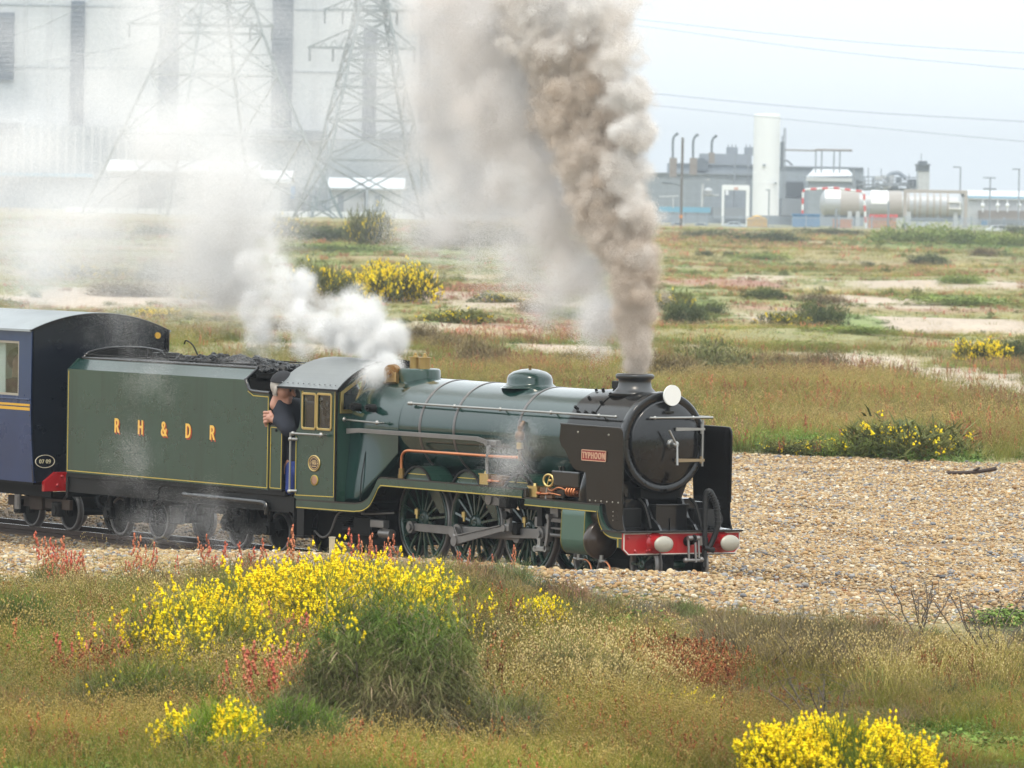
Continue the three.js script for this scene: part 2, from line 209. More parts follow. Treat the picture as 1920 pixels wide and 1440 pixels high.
// frames, running plate
part('frame', [bx(-2.1, 2.2, 0.16, 0.42, 0.13, 0.15), bx(-2.1, 2.2, 0.16, 0.42, -0.15, -0.13), bx(-1.3, -0.5, 0.42, 0.6, -0.3, 0.2), bx(0.9, 2.0, 0.42, 0.68, -0.17, 0.17), bx(-2.05, -1.1, 0.14, 0.36, -0.33, 0.3)], M.under, loco);
const plateTop = [[-2.06, 0.412], [-1.24, 0.42], [-1.14, 0.435], [-1.05, 0.475], [-0.98, 0.55], [-0.93, 0.612], [-0.88, 0.63]];
const upPlate = [...smooth(plateTop.slice(1), 5)];
part('running_plate', [ribbon([plateTop[0], ...upPlate, [0.985, 0.632]], 0.012, -0.49, 0.488), ribbon([[1.02, 0.572], [1.955, 0.567]], 0.012, -0.49, 0.488), bx(0.975, 1.025, 0.56, 0.634, -0.488, 0.486)], M.black, loco);
const frontCurve = smooth([[1.955, 0.567], [1.965, 0.52], [1.995, 0.46], [2.05, 0.412], [2.12, 0.392], [2.2, 0.388], [2.262, 0.388]], 5);
part('valance', [ribbon([[-2.06, 0.4], ...upPlate.map(([x, y]) => [x, y - 0.012]), [0.985, 0.62]], 0.058, 0.474, 0.494), ribbon([[1.02, 0.56], [1.955, 0.555]], 0.05, 0.474, 0.494), ribbon(frontCurve.map(([x, y]) => [x, y - 0.012]), 0.05, 0.474, 0.494), bx(2.175, 2.235, 0.27, 0.35, 0.476, 0.493)], M.green, loco);
part('far_valance', [ribbon([[-2.06, 0.4], ...upPlate.map(([x, y]) => [x, y - 0.012]), [0.985, 0.62]], 0.058, -0.494, -0.474), ribbon([[1.02, 0.56], [1.955, 0.555]], 0.05, -0.494, -0.474), ribbon(frontCurve.map(([x, y]) => [x, y - 0.012]), 0.05, -0.494, -0.474)], M.green, loco);
part('lining', [ribbon([[-2.05, 0.352], ...upPlate.map(([x, y]) => [x + (x > -1.2 && x < -0.9 ? 0.022 : 0), y - 0.06]), [0.985, 0.572]], 0.007, 0.4945, 0.4965), ribbon([[1.02, 0.52], [1.92, 0.515]], 0.006, 0.4945, 0.4965), ribbon(frontCurve.map(([x, y]) => [x - 0.02, y - 0.045]), 0.007, 0.4945, 0.4965), bx(2.19, 2.2, 0.275, 0.335, 0.4945, 0.4965)], M.yellow, loco);

// boiler barrel, slightly tapered, with bands; the firebox behind it
const BY = 1.0, BR = (x) => lerp(0.358, 0.345, clamp((x + 0.9) / 1.65));
part('boiler', latheX([[0.1, -1.2], [BR(-0.9), -1.2], [BR(-0.9), -0.9], [BR(0.735), 0.735], [0.345, 1.315]], 96).translate(0, BY, 0), M.boiler, loco);
for (const x of [-0.58, -0.13, 0.7]) part('boiler_band', latheX([[BR(x) + 0.001, x - 0.014], [BR(x) + 0.0045, x - 0.012], [BR(x) + 0.0045, x + 0.012], [BR(x) + 0.001, x + 0.014]], 72).translate(0, BY, 0), mat('band_grey', [0.1, 0.085, 0.08], 0.35, { map: grime, clearcoat: 0.6 }), loco);
{
  const prof = (x) => { // one side from the crown down to the lower edge
    const out = [], r = lerp(0.368, 0.361, sstep(-1.5, -0.86, x)), yb = x < -1.36 ? 0.418 : lerp(0.418, 0.80, clamp((x + 1.36) / 0.5)), zb = lerp(0.405, 0.365, sstep(-1.5, -0.84, x)), yc = BY - 0.005;
    for (let i = 0; i <= 16; i++) { const a = i / 16 * PI / 2; out.push([yc + r * cos(a), r * sin(a)]); }
    for (let i = 1; i <= 14; i++) { const y = lerp(yc, yb, i / 14), k = sstep(0, 1, (yc - y) / (yc - 0.418)); out.push([y, lerp(r, zb, k)]); }
    out.push([yb - 0.004, 0.3]); out.push([yb - 0.006, 0]);
    return out;
  };
  const N = 26, pos = [], idx = []; let W = 0;
  for (let i = 0; i <= N; i++) { const x = lerp(-1.52, -0.86, i / N), p = prof(x); const full = [...p.slice().reverse().map(([y, z]) => [y, -z]), ...p.slice(1)]; W = full.length; for (const [y, z] of full) pos.push(x, y, z); }
  for (let i = 0; i < N; i++) for (let j = 0; j < W - 1; j++) { const a = i * W + j, b = a + 1, c = a + W, d = c + 1; idx.push(a, c, b, b, c, d); }
  const g = new THREE.BufferGeometry(); g.setAttribute('position', new THREE.Float32BufferAttribute(pos, 3)); g.setIndex(idx); g.computeVertexNormals();
  part('firebox', g, M.boiler, loco);
}
part('firebox_band', [tube([[-1.3, 0.43, 0.452], [-1.3, 0.6, 0.447], [-1.3, 0.8, 0.42]].map(([x, y, z]) => [x + (y - 0.43) * 0.05, y, z - 0.046]), 0.004, 6)], M.dull, loco);
for (const x of [-1.4, -1.19]) part('washout_plug', [rod([x, 1.125, 0.36], [x, 1.13, 0.425], 0.032, 0.03, 8), rod([x, 1.13, 0.42], [x, 1.131, 0.445], 0.016, 0.016, 6)], M.dull, loco);

// smokebox and door
const SX = 2.03;
part('smokebox', [latheX([[0.345, 1.3], [0.349, 1.305], [0.349, SX - 0.03]], 96).translate(0, BY, 0)], M.smokebox, loco);
part('smokebox_ring', latheX([[0.349, SX - 0.05], [0.357, SX - 0.045], [0.357, SX], [0.345, SX + 0.008], [0.3, SX + 0.008], [0.296, SX - 0.01]], 96).translate(0, BY, 0), M.black, loco);
const door = part('smokebox_door', latheX([[0.3, SX - 0.02], [0.298, SX + 0.016], [0.285, SX + 0.024], [0.24, SX + 0.038], [0.16, SX + 0.052], [0.08, SX + 0.06], [0, SX + 0.062]], 96).translate(0, BY - 0.003, 0), M.black, loco);
const DX = SX + 0.06;
part('door_handle', [rod([DX, 0.99, -0.015], [DX + 0.07, 0.99, -0.015], 0.03, 0.022), ball(DX + 0.06, 0.99, -0.015, 0.026), rod([DX + 0.075, 0.985, -0.015], [DX + 0.08, 1.09, 0.055], 0.008, 0.009), rod([DX + 0.08, 0.995, -0.015], [DX + 0.095, 0.845, -0.008], 0.008, 0.01), latheX([[0.035, 0], [0.035, 0.02], [0.02, 0.04], [0.001, 0.045]], 16).translate(DX - 0.005, 0.99, -0.015)], M.steel, door);
part('hinge', [slab(shape([[-0.012, 0], [0.012, 0], [0.008, 0.25], [-0.008, 0.25]]), 0, 0.012).applyMatrix4(new THREE.Matrix4().set(0, 0, 1, SX + 0.066, -1, 0, 0, 1.095, 0, -1, 0, -0.05, 0, 0, 0, 1)), rod([SX + 0.03, 1.06, -0.306], [SX + 0.03, 1.13, -0.306], 0.013)], M.steel, door);
part('hinge', [slab(shape([[-0.013, 0], [0.013, 0], [0.009, 0.25], [-0.009, 0.25]]), 0, 0.012).applyMatrix4(new THREE.Matrix4().set(0, 0, 1, SX + 0.066, -1, 0, 0, 0.875, 0, -1, 0, -0.05, 0, 0, 0, 1)), rod([SX + 0.03, 0.85, -0.306], [SX + 0.03, 0.9, -0.306], 0.013)], mat('worn_brass', [0.35, 0.27, 0.17], 0.5, { metalness: 0.6, map: grime }), door);
part('hinge_rod', rod([SX + 0.035, 0.83, -0.31], [SX + 0.035, 1.16, -0.31], 0.009), M.steel, door);
part('front_handrail', [rod([SX + 0.07, 1.176, 0.175], [SX + 0.07, 1.176, -0.37], 0.008), ...[0.13, -0.2].map((z) => [ball(SX + 0.07, 1.176, z, 0.014), rod([SX + 0.02, 1.176, z], [SX + 0.07, 1.176, z], 0.006)])], M.steel, door);
part('lamp_bracket', [bx(DX - 0.035, DX + 0.005, 1.205, 1.225, -0.04, 0.04, 0.003), bx(DX - 0.035, DX, 1.205, 1.27, -0.006, 0.006)], M.black, door);
part('headcode_disc', [rod([SX + 0.075, 1.334, -0.005], [SX + 0.088, 1.334, -0.005], 0.073, 0.073, 40)], M.white, loco, 'round white headcode disc');
part('disc_bracket', [bx(SX + 0.03, SX + 0.075, 1.29, 1.34, -0.012, 0.002), bx(SX + 0.05, SX + 0.075, 1.25, 1.33, -0.008, 0.004)], M.black, loco);
part('smokebox_saddle', [slabX(shape([[-0.26, 0.4], [0.26, 0.4], [0.24, 0.6], [0.29, 0.72], [-0.29, 0.72], [-0.24, 0.6]]), 1.3, 1.92)], M.black, loco);
{ // access plate with bolts on the smokebox shoulder
  const list = [], pt = (x, a, r = 0.353) => [x, BY + r * cos(a), r * sin(a)];
  const pos = [], idx = []; for (let i = 0; i <= 1; i++) for (let j = 0; j <= 12; j++) { const a = lerp(0.02, 1.02, j / 12); pos.push(...pt(lerp(1.38, 1.6, i), a, 0.3545)); }
  for (let j = 0; j < 12; j++) idx.push(j, j + 1, j + 13, j + 1, j + 14, j + 13);
  const g = new THREE.BufferGeometry(); g.setAttribute('position', new THREE.Float32BufferAttribute(pos, 3)); g.setIndex(idx); g.computeVertexNormals();
  part('access_plate', g, M.smokebox, loco);
  for (const [x, a] of [[1.395, 0.25], [1.395, 0.62], [1.395, 1.0], [1.49, 1.0], [1.585, 1.0], [1.585, 0.72], [1.585, 0.45], [1.48, 0.1], [1.335, 0.9], [1.335, 0.3]]) part('bolt', rod(pt(x, a, 0.353), pt(x, a, 0.372), 0.013, 0.011, 6), M.dull, loco);
}

// chimney, ejector, dome, safety valves and fittings along the top
part('chimney', lathe([[0.1, 1.30], [0.19, 1.318], [0.15, 1.345], [0.122, 1.375], [0.115, 1.41], [0.118, 1.432], [0.136, 1.438], [0.138, 1.462], [0.126, 1.472], [0.1, 1.472], [0.09, 1.44], [0.088, 1.3]], 48).translate(1.66, 0, 0), mat('chimney_black', [0.013, 0.013, 0.014], 0.3, { map: grime, ior: 1.7 }), loco);
part('blower_elbow', [rod([1.44, 1.33, 0.0], [1.44, 1.41, 0.0], 0.03), bx(1.41, 1.5, 1.36, 1.415, -0.03, 0.03, 0.01)], M.dull, loco);
part('dome', [lathe([[0.215, 1.325], [0.185, 1.345], [0.168, 1.36], [0.166, 1.395], [0.155, 1.42], [0.12, 1.445], [0.06, 1.462], [0.012, 1.467]], 48).translate(0.33, 0, 0), new THREE.SphereGeometry(0.2, 36, 8, 0, PI * 2, 0, PI / 2).scale(1, 0.12, 1).translate(0.33, 1.335, 0)], M.boiler, loco);
part('dome_valve', [rod([0.33, 1.46, 0], [0.33, 1.49, 0], 0.011), ball(0.33, 1.487, 0, 0.014)], M.dullbrass, loco);
{ // oval casing with the pair of brass safety valves
  const c = lathe([[0.16, 1.30], [0.152, 1.36], [0.15, 1.412], [0.137, 1.424], [0.001, 1.424]], 36).scale(1.15, 1, 1).translate(-1.14, 0, 0); part('valve_casing', c, M.green, loco);
  for (const x of [-1.2, -1.07]) part('safety_valve', [rod([x, 1.42, 0], [x, 1.5, 0], 0.042, 0.042, 18), rod([x, 1.5, 0], [x, 1.508, 0], 0.05, 0.05, 18), rod([x, 1.508, 0], [x, 1.524, 0], 0.02, 0.016, 10), ball(x, 1.528, 0, 0.012)], M.valve, loco);
}
part('turret_wheel', [rod([-1.3, 1.39, 0.12], [-1.275, 1.385, 0.17], 0.062, 0.062, 28), rod([-1.275, 1.385, 0.17], [-1.265, 1.384, 0.19], 0.045, 0.042, 20), rod([-1.265, 1.384, 0.19], [-1.256, 1.383, 0.208], 0.016, 0.013, 10)], mat('turret_brass', [0.35, 0.2, 0.075], 0.4, { metalness: 0.75, map: grime }), loco);
part('turret_bracket', [slab(shape([[-0.075, 0], [0.09, 0.015], [0.03, 0.1], [-0.02, 0.1]]), -0.02, 0.02, 0.004).rotateX(-0.5).translate(-1.235, 1.3, 0.2)], M.dullbrass, loco);
part('whistle', [rod([-1.42, 1.36, -0.02], [-1.42, 1.46, -0.02], 0.02), rod([-1.36, 1.36, -0.12], [-1.36, 1.5, -0.12], 0.03)], M.dull, loco);

// handrails, reversing rod, pipes on the near side
const rail = (x0, x1, y, z, knobs, name = 'handrail') => part(name, [rod([x0, y, z], [x1, y, z], 0.0085), ball(x0, y, z, 0.014), ball(x1, y, z, 0.012), ...knobs.map((x) => [ball(x, y, z, 0.0155), rod([x, y, z], [x, y - 0.004, z - 0.05], 0.007)])], M.steel, loco);
rail(-0.74, SX - 0.1, 1.178, 0.348, [-0.71, -0.13, 0.47, 1.12, 1.72]);
part('far_handrail', [rod([-0.74, 1.178, -0.348], [SX + 0.06, 1.178, -0.348], 0.0085)], M.steel, loco);
part('rodding', [rod([-1.6, 1.03, 0.42], [-1.02, 1.022, 0.42], 0.0075), ball(-1.06, 1.023, 0.42, 0.018), ball(-1.52, 1.03, 0.42, 0.02), rod([-1.06, 1.023, 0.42], [-1.06, 1.02, 0.35], 0.008)], M.steel, loco);
part('reversing_rod', [slab(shape([[-1.46, 0.925], [-1.46, 0.965], [-1.3, 0.973], [0.3, 0.975], [0.46, 0.95], [0.475, 0.9], [0.44, 0.895], [0.41, 0.925], [0.28, 0.942], [-1.3, 0.94]]), 0.425, 0.437, 0.002)], M.rodsteel, loco);
part('weighshaft_arm', [tube([[0.44, 0.935, 0.43], [0.452, 0.87, 0.434], [0.442, 0.78, 0.436], [0.465, 0.66, 0.436]], 0.015, 8), bx(0.4, 0.53, 0.915, 0.955, 0.37, 0.43, 0.012), rod([0.44, 0.935, 0.3], [0.44, 0.935, 0.45], 0.022)], M.rodsteel, loco);
part('injector_pipe', tube([[-0.7, 0.62, 0.43], [-0.7, 0.76, 0.43], [-0.685, 0.806, 0.43], [-0.63, 0.832, 0.43], [-0.5, 0.835, 0.43], [0.0, 0.838, 0.43], [0.6, 0.84, 0.425], [0.77, 0.842, 0.37]], 0.0125, 10, 90), M.copper, loco, 'bright copper feed pipe');
part('pipe_union', [rod([-0.7, 0.63, 0.43], [-0.7, 0.655, 0.43], 0.03, 0.03, 6), rod([-0.7, 0.655, 0.43], [-0.7, 0.7, 0.43], 0.024, 0.022, 8)], M.dullbrass, loco);
part('clack_valve', [tube([[0.77, 0.82, 0.37], [0.775, 0.93, 0.375], [0.77, 1.05, 0.37], [0.765, 1.1, 0.34]], 0.016, 8), rod([0.772, 0.975, 0.375], [0.772, 1.03, 0.375], 0.033, 0.028, 12), ball(0.772, 1.0, 0.378, 0.037), rod([0.772, 1.03, 0.375], [0.772, 1.065, 0.37], 0.02, 0.026, 6)], mat('clack_brown', [0.2, 0.12, 0.07], 0.45, { metalness: 0.5, map: grime }), loco);
part('clack_flange', [rod([0.772, 0.905, 0.374], [0.772, 0.95, 0.376], 0.028, 0.028, 6)], M.brass, loco);

// cab
{
  const hole = (x0, x1, y0, y1) => rrect(x0, x1, y0, y1, 0.02, THREE.Path);
  const side = () => { const s = new THREE.Shape(); s.moveTo(-2.06, 0.41); s.lineTo(-1.51, 0.42); s.lineTo(-1.51, 1.262); s.lineTo(-2.06, 1.25); s.lineTo(-2.055, 1.235); s.lineTo(-2.03, 1.215); s.lineTo(-2.022, 1.02); s.quadraticCurveTo(-2.03, 0.955, -2.075, 0.925); s.quadraticCurveTo(-2.09, 0.915, -2.09, 0.895); s.lineTo(-2.09, 0.42); s.closePath(); return s; };
  const WA = [-1.985, -1.805, 0.95, 1.207], WB = [-1.775, -1.585, 0.952, 1.21];
  const s = side(); s.holes.push(hole(...WA), hole(...WB));
  const cab = part('cab', [slab(s, 0.478, 0.49), slab(side(), -0.49, -0.478), bx(-2.06, -1.51, 0.34, 0.405, -0.48, 0.476)], M.green, loco);
  for (const w of [WA, WB]) { const f = part('window', slab(frameShape(w[0] - 0.012, w[1] + 0.012, w[2] - 0.012, w[3] + 0.012, 0.026, 0.018), 0.487, 0.499, 0.003), M.brass, cab); f.userData.label = 'cab side window with brass frame'; part('pane', bx(w[0], w[1], w[2], w[3], 0.482, 0.484), M.glass, cab); }
  const L = (a, b) => beam([a[0], a[1], 0.4915], [b[0], b[1], 0.4915], 0.003, 0.0065);
  part('cab_lining', [L([-1.535, 0.45], [-1.535, 1.24]), L([-2.07, 0.44], [-1.535, 0.45]), L([-2.073, 0.44], [-2.073, 0.88]), L([-2.0, 1.02], [-2.0, 1.225]), bx(-2.0, -1.98, 1.222, 1.228, 0.49, 0.493)], M.yellow, cab);
  part('cab_edge_beading', [bx(-1.522, -1.506, 0.42, 1.26, 0.482, 0.499, 0.004)], M.dull, cab);
  part('cab_handrail', [rod([-2.08, 0.905, 0.53], [-1.63, 0.908, 0.53], 0.0085), ball(-2.06, 0.905, 0.53, 0.017), ball(-1.66, 0.908, 0.53, 0.02), rod([-2.06, 0.905, 0.53], [-2.06, 0.905, 0.48], 0.008), rod([-1.66, 0.908, 0.53], [-1.66, 0.908, 0.48], 0.01)], M.steel, cab);
  part('grab_pole', [rod([-2.11, 0.47, 0.52], [-2.11, 0.91, 0.52], 0.008), ball(-2.11, 0.86, 0.52, 0.018), ball(-2.11, 0.465, 0.52, 0.018), rod([-2.11, 0.86, 0.52], [-2.06, 0.86, 0.485], 0.012), rod([-2.11, 0.47, 0.52], [-2.06, 0.47, 0.485], 0.012)], M.steel, cab);
  // works plate and badge
  const plateTex = (() => { const c = document.createElement('canvas'); c.width = c.height = 256; const k = c.getContext('2d'); k.fillStyle = '#3a1c16'; k.fillRect(0, 0, 256, 256); k.strokeStyle = '#d8b878'; k.lineWidth = 9; k.beginPath(); k.ellipse(128, 128, 104, 104, 0, 0, 7); k.stroke(); k.fillStyle = '#e2c489'; k.textAlign = 'center'; k.font = 'bold 58px sans-serif'; k.fillText('1926', 128, 150); k.font = 'bold 26px sans-serif'; k.fillText('RH&DR', 128, 88); k.fillRect(70, 176, 116, 10); k.fillRect(58, 96, 140, 6); k.fillRect(20, 122, 22, 12); k.fillRect(214, 122, 22, 12); const t = new THREE.CanvasTexture(c); t.colorSpace = THREE.SRGBColorSpace; return t; })();
  const disc = new THREE.CircleGeometry(1, 40).scale(0.07, 0.053, 1).translate(-1.81, 0.69, 0.4955);
  const np = part('number_plate', latheZ([[0.078, 0], [0.094, 0], [0.094, 0.006], [0.084, 0.009], [0.078, 0.005]], 40).scale(0.9, 0.66, 1).translate(-1.81, 0.69, 0.4905), M.brass, cab); const dm = new THREE.Mesh(disc, mat('works_plate', [1, 1, 1], 0.4, { map: plateTex })); dm.name = 'plate_face'; np.parent.add(dm);
  part('badge', [latheZ([[0.03, 0], [0.046, 0], [0.046, 0.005], [0.03, 0.006], [0.001, 0.006]], 30).scale(0.96, 0.8, 1).translate(-1.8, 0.563, 0.4905)], mat('badge_copper', [0.4, 0.22, 0.14], 0.45, { metalness: 0.4 }), cab);
  part('badge_rim', [latheZ([[0.044, 0], [0.05, 0], [0.05, 0.008], [0.044, 0.008]], 30).scale(0.96, 0.8, 1).translate(-1.8, 0.563, 0.4905)], M.yellow, cab);
  // arched front wall with its spectacle window
  const arc = (half, y0, rise, n = 24) => { const R = (half * half + rise * rise) / (2 * rise), out = []; for (let i = 0; i <= n; i++) { const z = lerp(half, -half, i / n); out.push([-z, y0 + sqrt(R * R - z * z) - (R - rise)]); } return out; };
  const spec = [[-0.455, 1.085], [-0.455, 1.23], [-0.28, 1.345], [-0.25, 1.35], [-0.25, 1.3], [-0.35, 1.085]];
  const fw = shape([[-0.476, 0.42], ...arc(0.476, 1.262, 0.2), [0.476, 0.42]], [spec]);
  part('cab_front', slabX(fw, -1.525, -1.513), M.green, cab);
  const grow = (k) => { const cx = -0.365, cy = 1.19; return spec.map(([a, b]) => [cx + (a - cx) * k, cy + (b - cy) * k]); };
  part('spectacle_frame', slabX(shape(grow(1.09), [grow(0.84)]), -1.516, -1.5, 0.003), M.brass, cab);
  part('spectacle_pane', slabX(shape(grow(0.98)), -1.52, -1.518), M.glass, cab);
  part('backhead_and_dark_block', [bx(-1.62, -1.53, 0.5, 1.22, -0.4, 0.4, 0.03), bx(-1.9, -1.62, 0.41, 0.75, -0.42, 0.42), bx(-2.02, -1.66, 0.42, 1.22, -0.46, -0.12), bx(-1.75, -1.64, 0.9, 0.94, -0.25, 0.3)], M.dark, cab);  // backhead, plus a far-side block added to darken the cab interior
  part('regulator', [rod([-1.68, 1.05, -0.2], [-1.66, 1.12, 0.25], 0.012), ball(-1.66, 1.0, 0.3, 0.05), rod([-1.63, 0.98, 0.1], [-1.7, 0.98, 0.1], 0.04)], M.steel, cab);
  const outer = arc(0.505, 1.255, 0.222), inner = arc(0.495, 1.243, 0.218).reverse();
  const roof = part('cab_roof', slabX(shape([...outer, ...inner]), -2.33, -1.475), M.cabroof, cab);
  part('roof_rivets', [...Array(11)].map((_, i) => [0.492].map((z) => ball(-2.28 + i * 0.075, 1.285, z, 0.006))), M.cabroof, roof);
  part('gutter', [bx(-2.33, -1.475, 1.238, 1.252, 0.497, 0.512), bx(-2.33, -1.475, 1.238, 1.252, -0.512, -0.497), slabX(shape([...arc(0.508, 1.258, 0.223), ...arc(0.49, 1.236, 0.216).reverse()]), -1.478, -1.462)], M.dull, roof);
}

// wheels, splashers
const rodsTurn = -2.5;                                   // crank angle
const CR = 0.108, pin = (x) => [x + CR * cos(rodsTurn), AX + CR * sin(rodsTurn)];
function drivingWheel(x, s, twist) {
  const w = new THREE.Group(); w.name = 'driving_wheel'; w.position.set(x, AX, 0); loco.add(w);
  const z0 = s * 0.19, z1 = s * 0.225, q = (a, b) => [min(a, b), max(a, b)];
  const Z = (r0, r1, a, b) => { const [m, n] = q(a, b); return latheZ([[r0, m], [r1, m], [r1, n], [r0, n], [r0, m]], 56); };
  part('tyre', [Z(0.318, WR, z0, z1 + s * 0.004), Z(0.32, WR + 0.018, z0, z0 + s * 0.006)], M.rodsteel, w);
  part('rim', [Z(0.292, 0.319, z0 + s * 0.004, z1 + s * 0.008)], M.green, w);
  for (let i = 0; i < 16; i++) { const a = twist + i / 16 * PI * 2; part('spoke', beam([0.05 * cos(a), 0.05 * sin(a), z1 - s * 0.002], [0.298 * cos(a), 0.298 * sin(a), z1 - s * 0.008], 0.022, 0.017), M.green, w); }
  part('hub', [Z(0.001, 0.066, z0, z1 + s * 0.016), Z(0.001, 0.026, z1, z1 + s * 0.022)], M.green, w);
  const ba = rodsTurn + PI + 0.18, bw = new THREE.Shape(); bw.absarc(0, 0, 0.3, ba - 0.62, ba + 0.62); bw.lineTo(0.245 * cos(ba + 0.6), 0.245 * sin(ba + 0.6)); bw.lineTo(0.235 * cos(ba - 0.6), 0.235 * sin(ba - 0.6));
  part('balance_weight', slab(bw, ...q(z1 - s * 0.01, z1 + s * 0.012)), M.green, w);
  part('axle', rod([0, 0, 0], [0, 0, z1], 0.04), M.under, w);
  return w;
}
[-0.7, 0, 0.7].forEach((x, i) => { drivingWheel(x, 1, 0.1 + i * 0.07); drivingWheel(x, -1, 0.3); });
for (const x of [-0.58 + 0.1 - 0.02, 0.16, 0.83]) {
  const a = 0.25, R = 0.215, cy = 0.515, arc = (r) => [...Array(25)].map((_, i) => { const t = PI * (1 - i / 24); return [x + r * cos(t), cy + r * sin(t)]; }).filter((p) => p[1] > 0.618);
  const o = arc(R), n = arc(R - 0.016).reverse();
  const sp = part('splasher', [slab(shape([[o[0][0], 0.615], ...o, [o[o.length - 1][0], 0.615]]), 0.22, 0.415)], M.green, loco);
  part('splasher_rim', slab(shape([...o, [o[o.length - 1][0] - 0.004, 0.62], ...n, [o[0][0] + 0.004, 0.62]]), 0.41, 0.43), M.dull, sp);
  part('splasher_line', [bx(x - 0.13, x + 0.13, 0.664, 0.669, 0.41, 0.418)], M.yellow, sp);
}

// rods and valve gear, near side (the far side carries the rods alone)
for (const s of [1, -1]) {
  const z = (a) => s * a, P = [-0.7, 0, 0.7].map(pin), flat = (pts, a, b, bev = 0.003) => slab(shape(pts), min(z(a), z(b)), max(z(a), z(b)), bev), lug = (p, r, a, b) => rod([p[0], p[1], z(a)], [p[0], p[1], z(b)], r, r, 20);
  const bar = (p, q, h0, h1) => { const dx = q[0] - p[0], dy = q[1] - p[1], L = hypot(dx, dy), nx = -dy / L, ny = dx / L; return [[p[0] + nx * h0, p[1] + ny * h0], [q[0] + nx * h1, q[1] + ny * h1], [q[0] - nx * h1, q[1] - ny * h1], [p[0] - nx * h0, p[1] - ny * h0]]; };
  part(s > 0 ? 'coupling_rod' : 'far_coupling_rod', [flat(bar(P[0], P[1], 0.026, 0.03), 0.262, 0.282), flat(bar(P[1], P[2], 0.03, 0.026), 0.262, 0.282), lug(P[0], 0.045, 0.25, 0.295), lug(P[1], 0.05, 0.25, 0.292), lug(P[2], 0.045, 0.25, 0.29), lug(P[0], 0.026, 0.295, 0.31), flat(bar([P[0][0] + 0.06, P[0][1]], [P[1][0] - 0.07, P[1][1]], 0.031, 0.034).slice(0, 2).concat(bar([P[0][0] + 0.06, P[0][1]], [P[1][0] - 0.07, P[1][1]], 0.024, 0.027).slice(0, 2).reverse()), 0.258, 0.29, 0)], M.rodsteel, loco);
  part(s > 0 ? 'connecting_rod' : 'far_connecting_rod', [flat(bar(P[1], [1.02, 0.305], 0.042, 0.034), 0.302, 0.322), lug(P[1], 0.06, 0.295, 0.34), lug([1.02, 0.305], 0.045, 0.295, 0.34)], M.rodsteel, loco);
  if (s < 0) continue;
  part('return_crank', [flat(bar([P[1][0], P[1][1] + 0.02], [-0.02, 0.2], 0.034, 0.026), 0.352, 0.38), lug(P[1], 0.04, 0.335, 0.385), lug([-0.02, 0.2], 0.035, 0.345, 0.405), rod([P[1][0], P[1][1] + 0.03, 0.35], [P[1][0] + 0.05, P[1][1] - 0.05, 0.388], 0.016)], M.rodsteel, loco);
  part('eccentric_rod', [flat(bar([-0.02, 0.2], [0.62, 0.325], 0.028, 0.019), 0.386, 0.4), flat(bar([0.02, 0.218], [0.58, 0.327], 0.03, 0.021).slice(0, 2).concat(bar([0.02, 0.218], [0.58, 0.327], 0.022, 0.014).slice(0, 2).reverse()), 0.384, 0.41, 0), lug([-0.02, 0.2], 0.038, 0.384, 0.412), lug([0.62, 0.325], 0.026, 0.38, 0.41)], M.rodsteel, loco);
  part('expansion_link', [bx(0.615, 0.675, 0.3, 0.36, 0.345, 0.4, 0.012), bx(0.625, 0.665, 0.35, 0.5, 0.355, 0.385, 0.006)], M.rodsteel, loco);
  part('link_bracket', [bx(0.585, 0.7, 0.47, 0.58, 0.33, 0.43, 0.015), bx(0.66, 0.72, 0.28, 0.37, 0.3, 0.36, 0.01), lug([0.64, 0.42], 0.03, 0.36, 0.41)], M.dull, loco);
  part('radius_rod', [rod([0.66, 0.565, 0.42], [1.22, 0.556, 0.43], 0.009, 0.011), rod([1.2, 0.556, 0.43], [1.22, 0.65, 0.43], 0.012)], M.steel, loco);
  part('lifting_arm', [flat([[0.36, 0.55], [0.4, 0.565], [0.62, 0.505], [0.62, 0.48], [0.38, 0.485]], 0.36, 0.372), lug([0.385, 0.524], 0.04, 0.355, 0.385)], M.rodsteel, loco);
  part('motion_bracket', [bx(0.72, 1.12, 0.47, 0.535, 0.31, 0.33), bx(1.0, 1.06, 0.36, 0.56, 0.28, 0.37), bx(1.06, 1.16, 0.43, 0.53, 0.25, 0.34)], M.dull, loco);
  part('slide_bar', [bx(0.93, 1.42, 0.395, 0.425, 0.29, 0.33, 0.003), bx(0.95, 1.42, 0.345, 0.36, 0.29, 0.33, 0.003), bx(0.93, 1.0, 0.35, 0.425, 0.292, 0.345, 0.004)], M.rodsteel, loco);
  part('valve_spindle', [bx(1.19, 1.29, 0.435, 0.515, 0.33, 0.39, 0.006), rod([1.25, 0.48, 0.36], [1.46, 0.48, 0.36], 0.014), rod([1.36, 0.48, 0.36], [1.47, 0.48, 0.36], 0.045, 0.055, 16)], M.rodsteel, loco);
  part('crosshead', [bx(1.0, 1.12, 0.25, 0.385, 0.3, 0.35, 0.02), lug([1.03, 0.305], 0.05, 0.33, 0.37), lug([1.03, 0.305], 0.025, 0.37, 0.385), rod([1.08, 0.305, 0.33], [1.5, 0.305, 0.35], 0.015)], M.rodsteel, loco);
  part('drop_arm', [flat([[1.02, 0.28], [1.06, 0.28], [1.055, 0.2], [1.01, 0.185], [0.99, 0.205], [1.02, 0.235]], 0.355, 0.38), lug([1.015, 0.2], 0.022, 0.345, 0.4)], M.steel, loco);
  part('union_link', [flat(bar([1.015, 0.2], [1.165, 0.205], 0.017, 0.017), 0.385, 0.4), lug([1.165, 0.205], 0.022, 0.38, 0.415)], M.steel, loco);
  part('combination_lever', [flat([[1.195, 0.455], [1.22, 0.455], [1.2, 0.28], [1.175, 0.195], [1.15, 0.2], [1.17, 0.28]], 0.395, 0.415), lug([1.207, 0.44], 0.02, 0.39, 0.425)], M.rodsteel, loco);
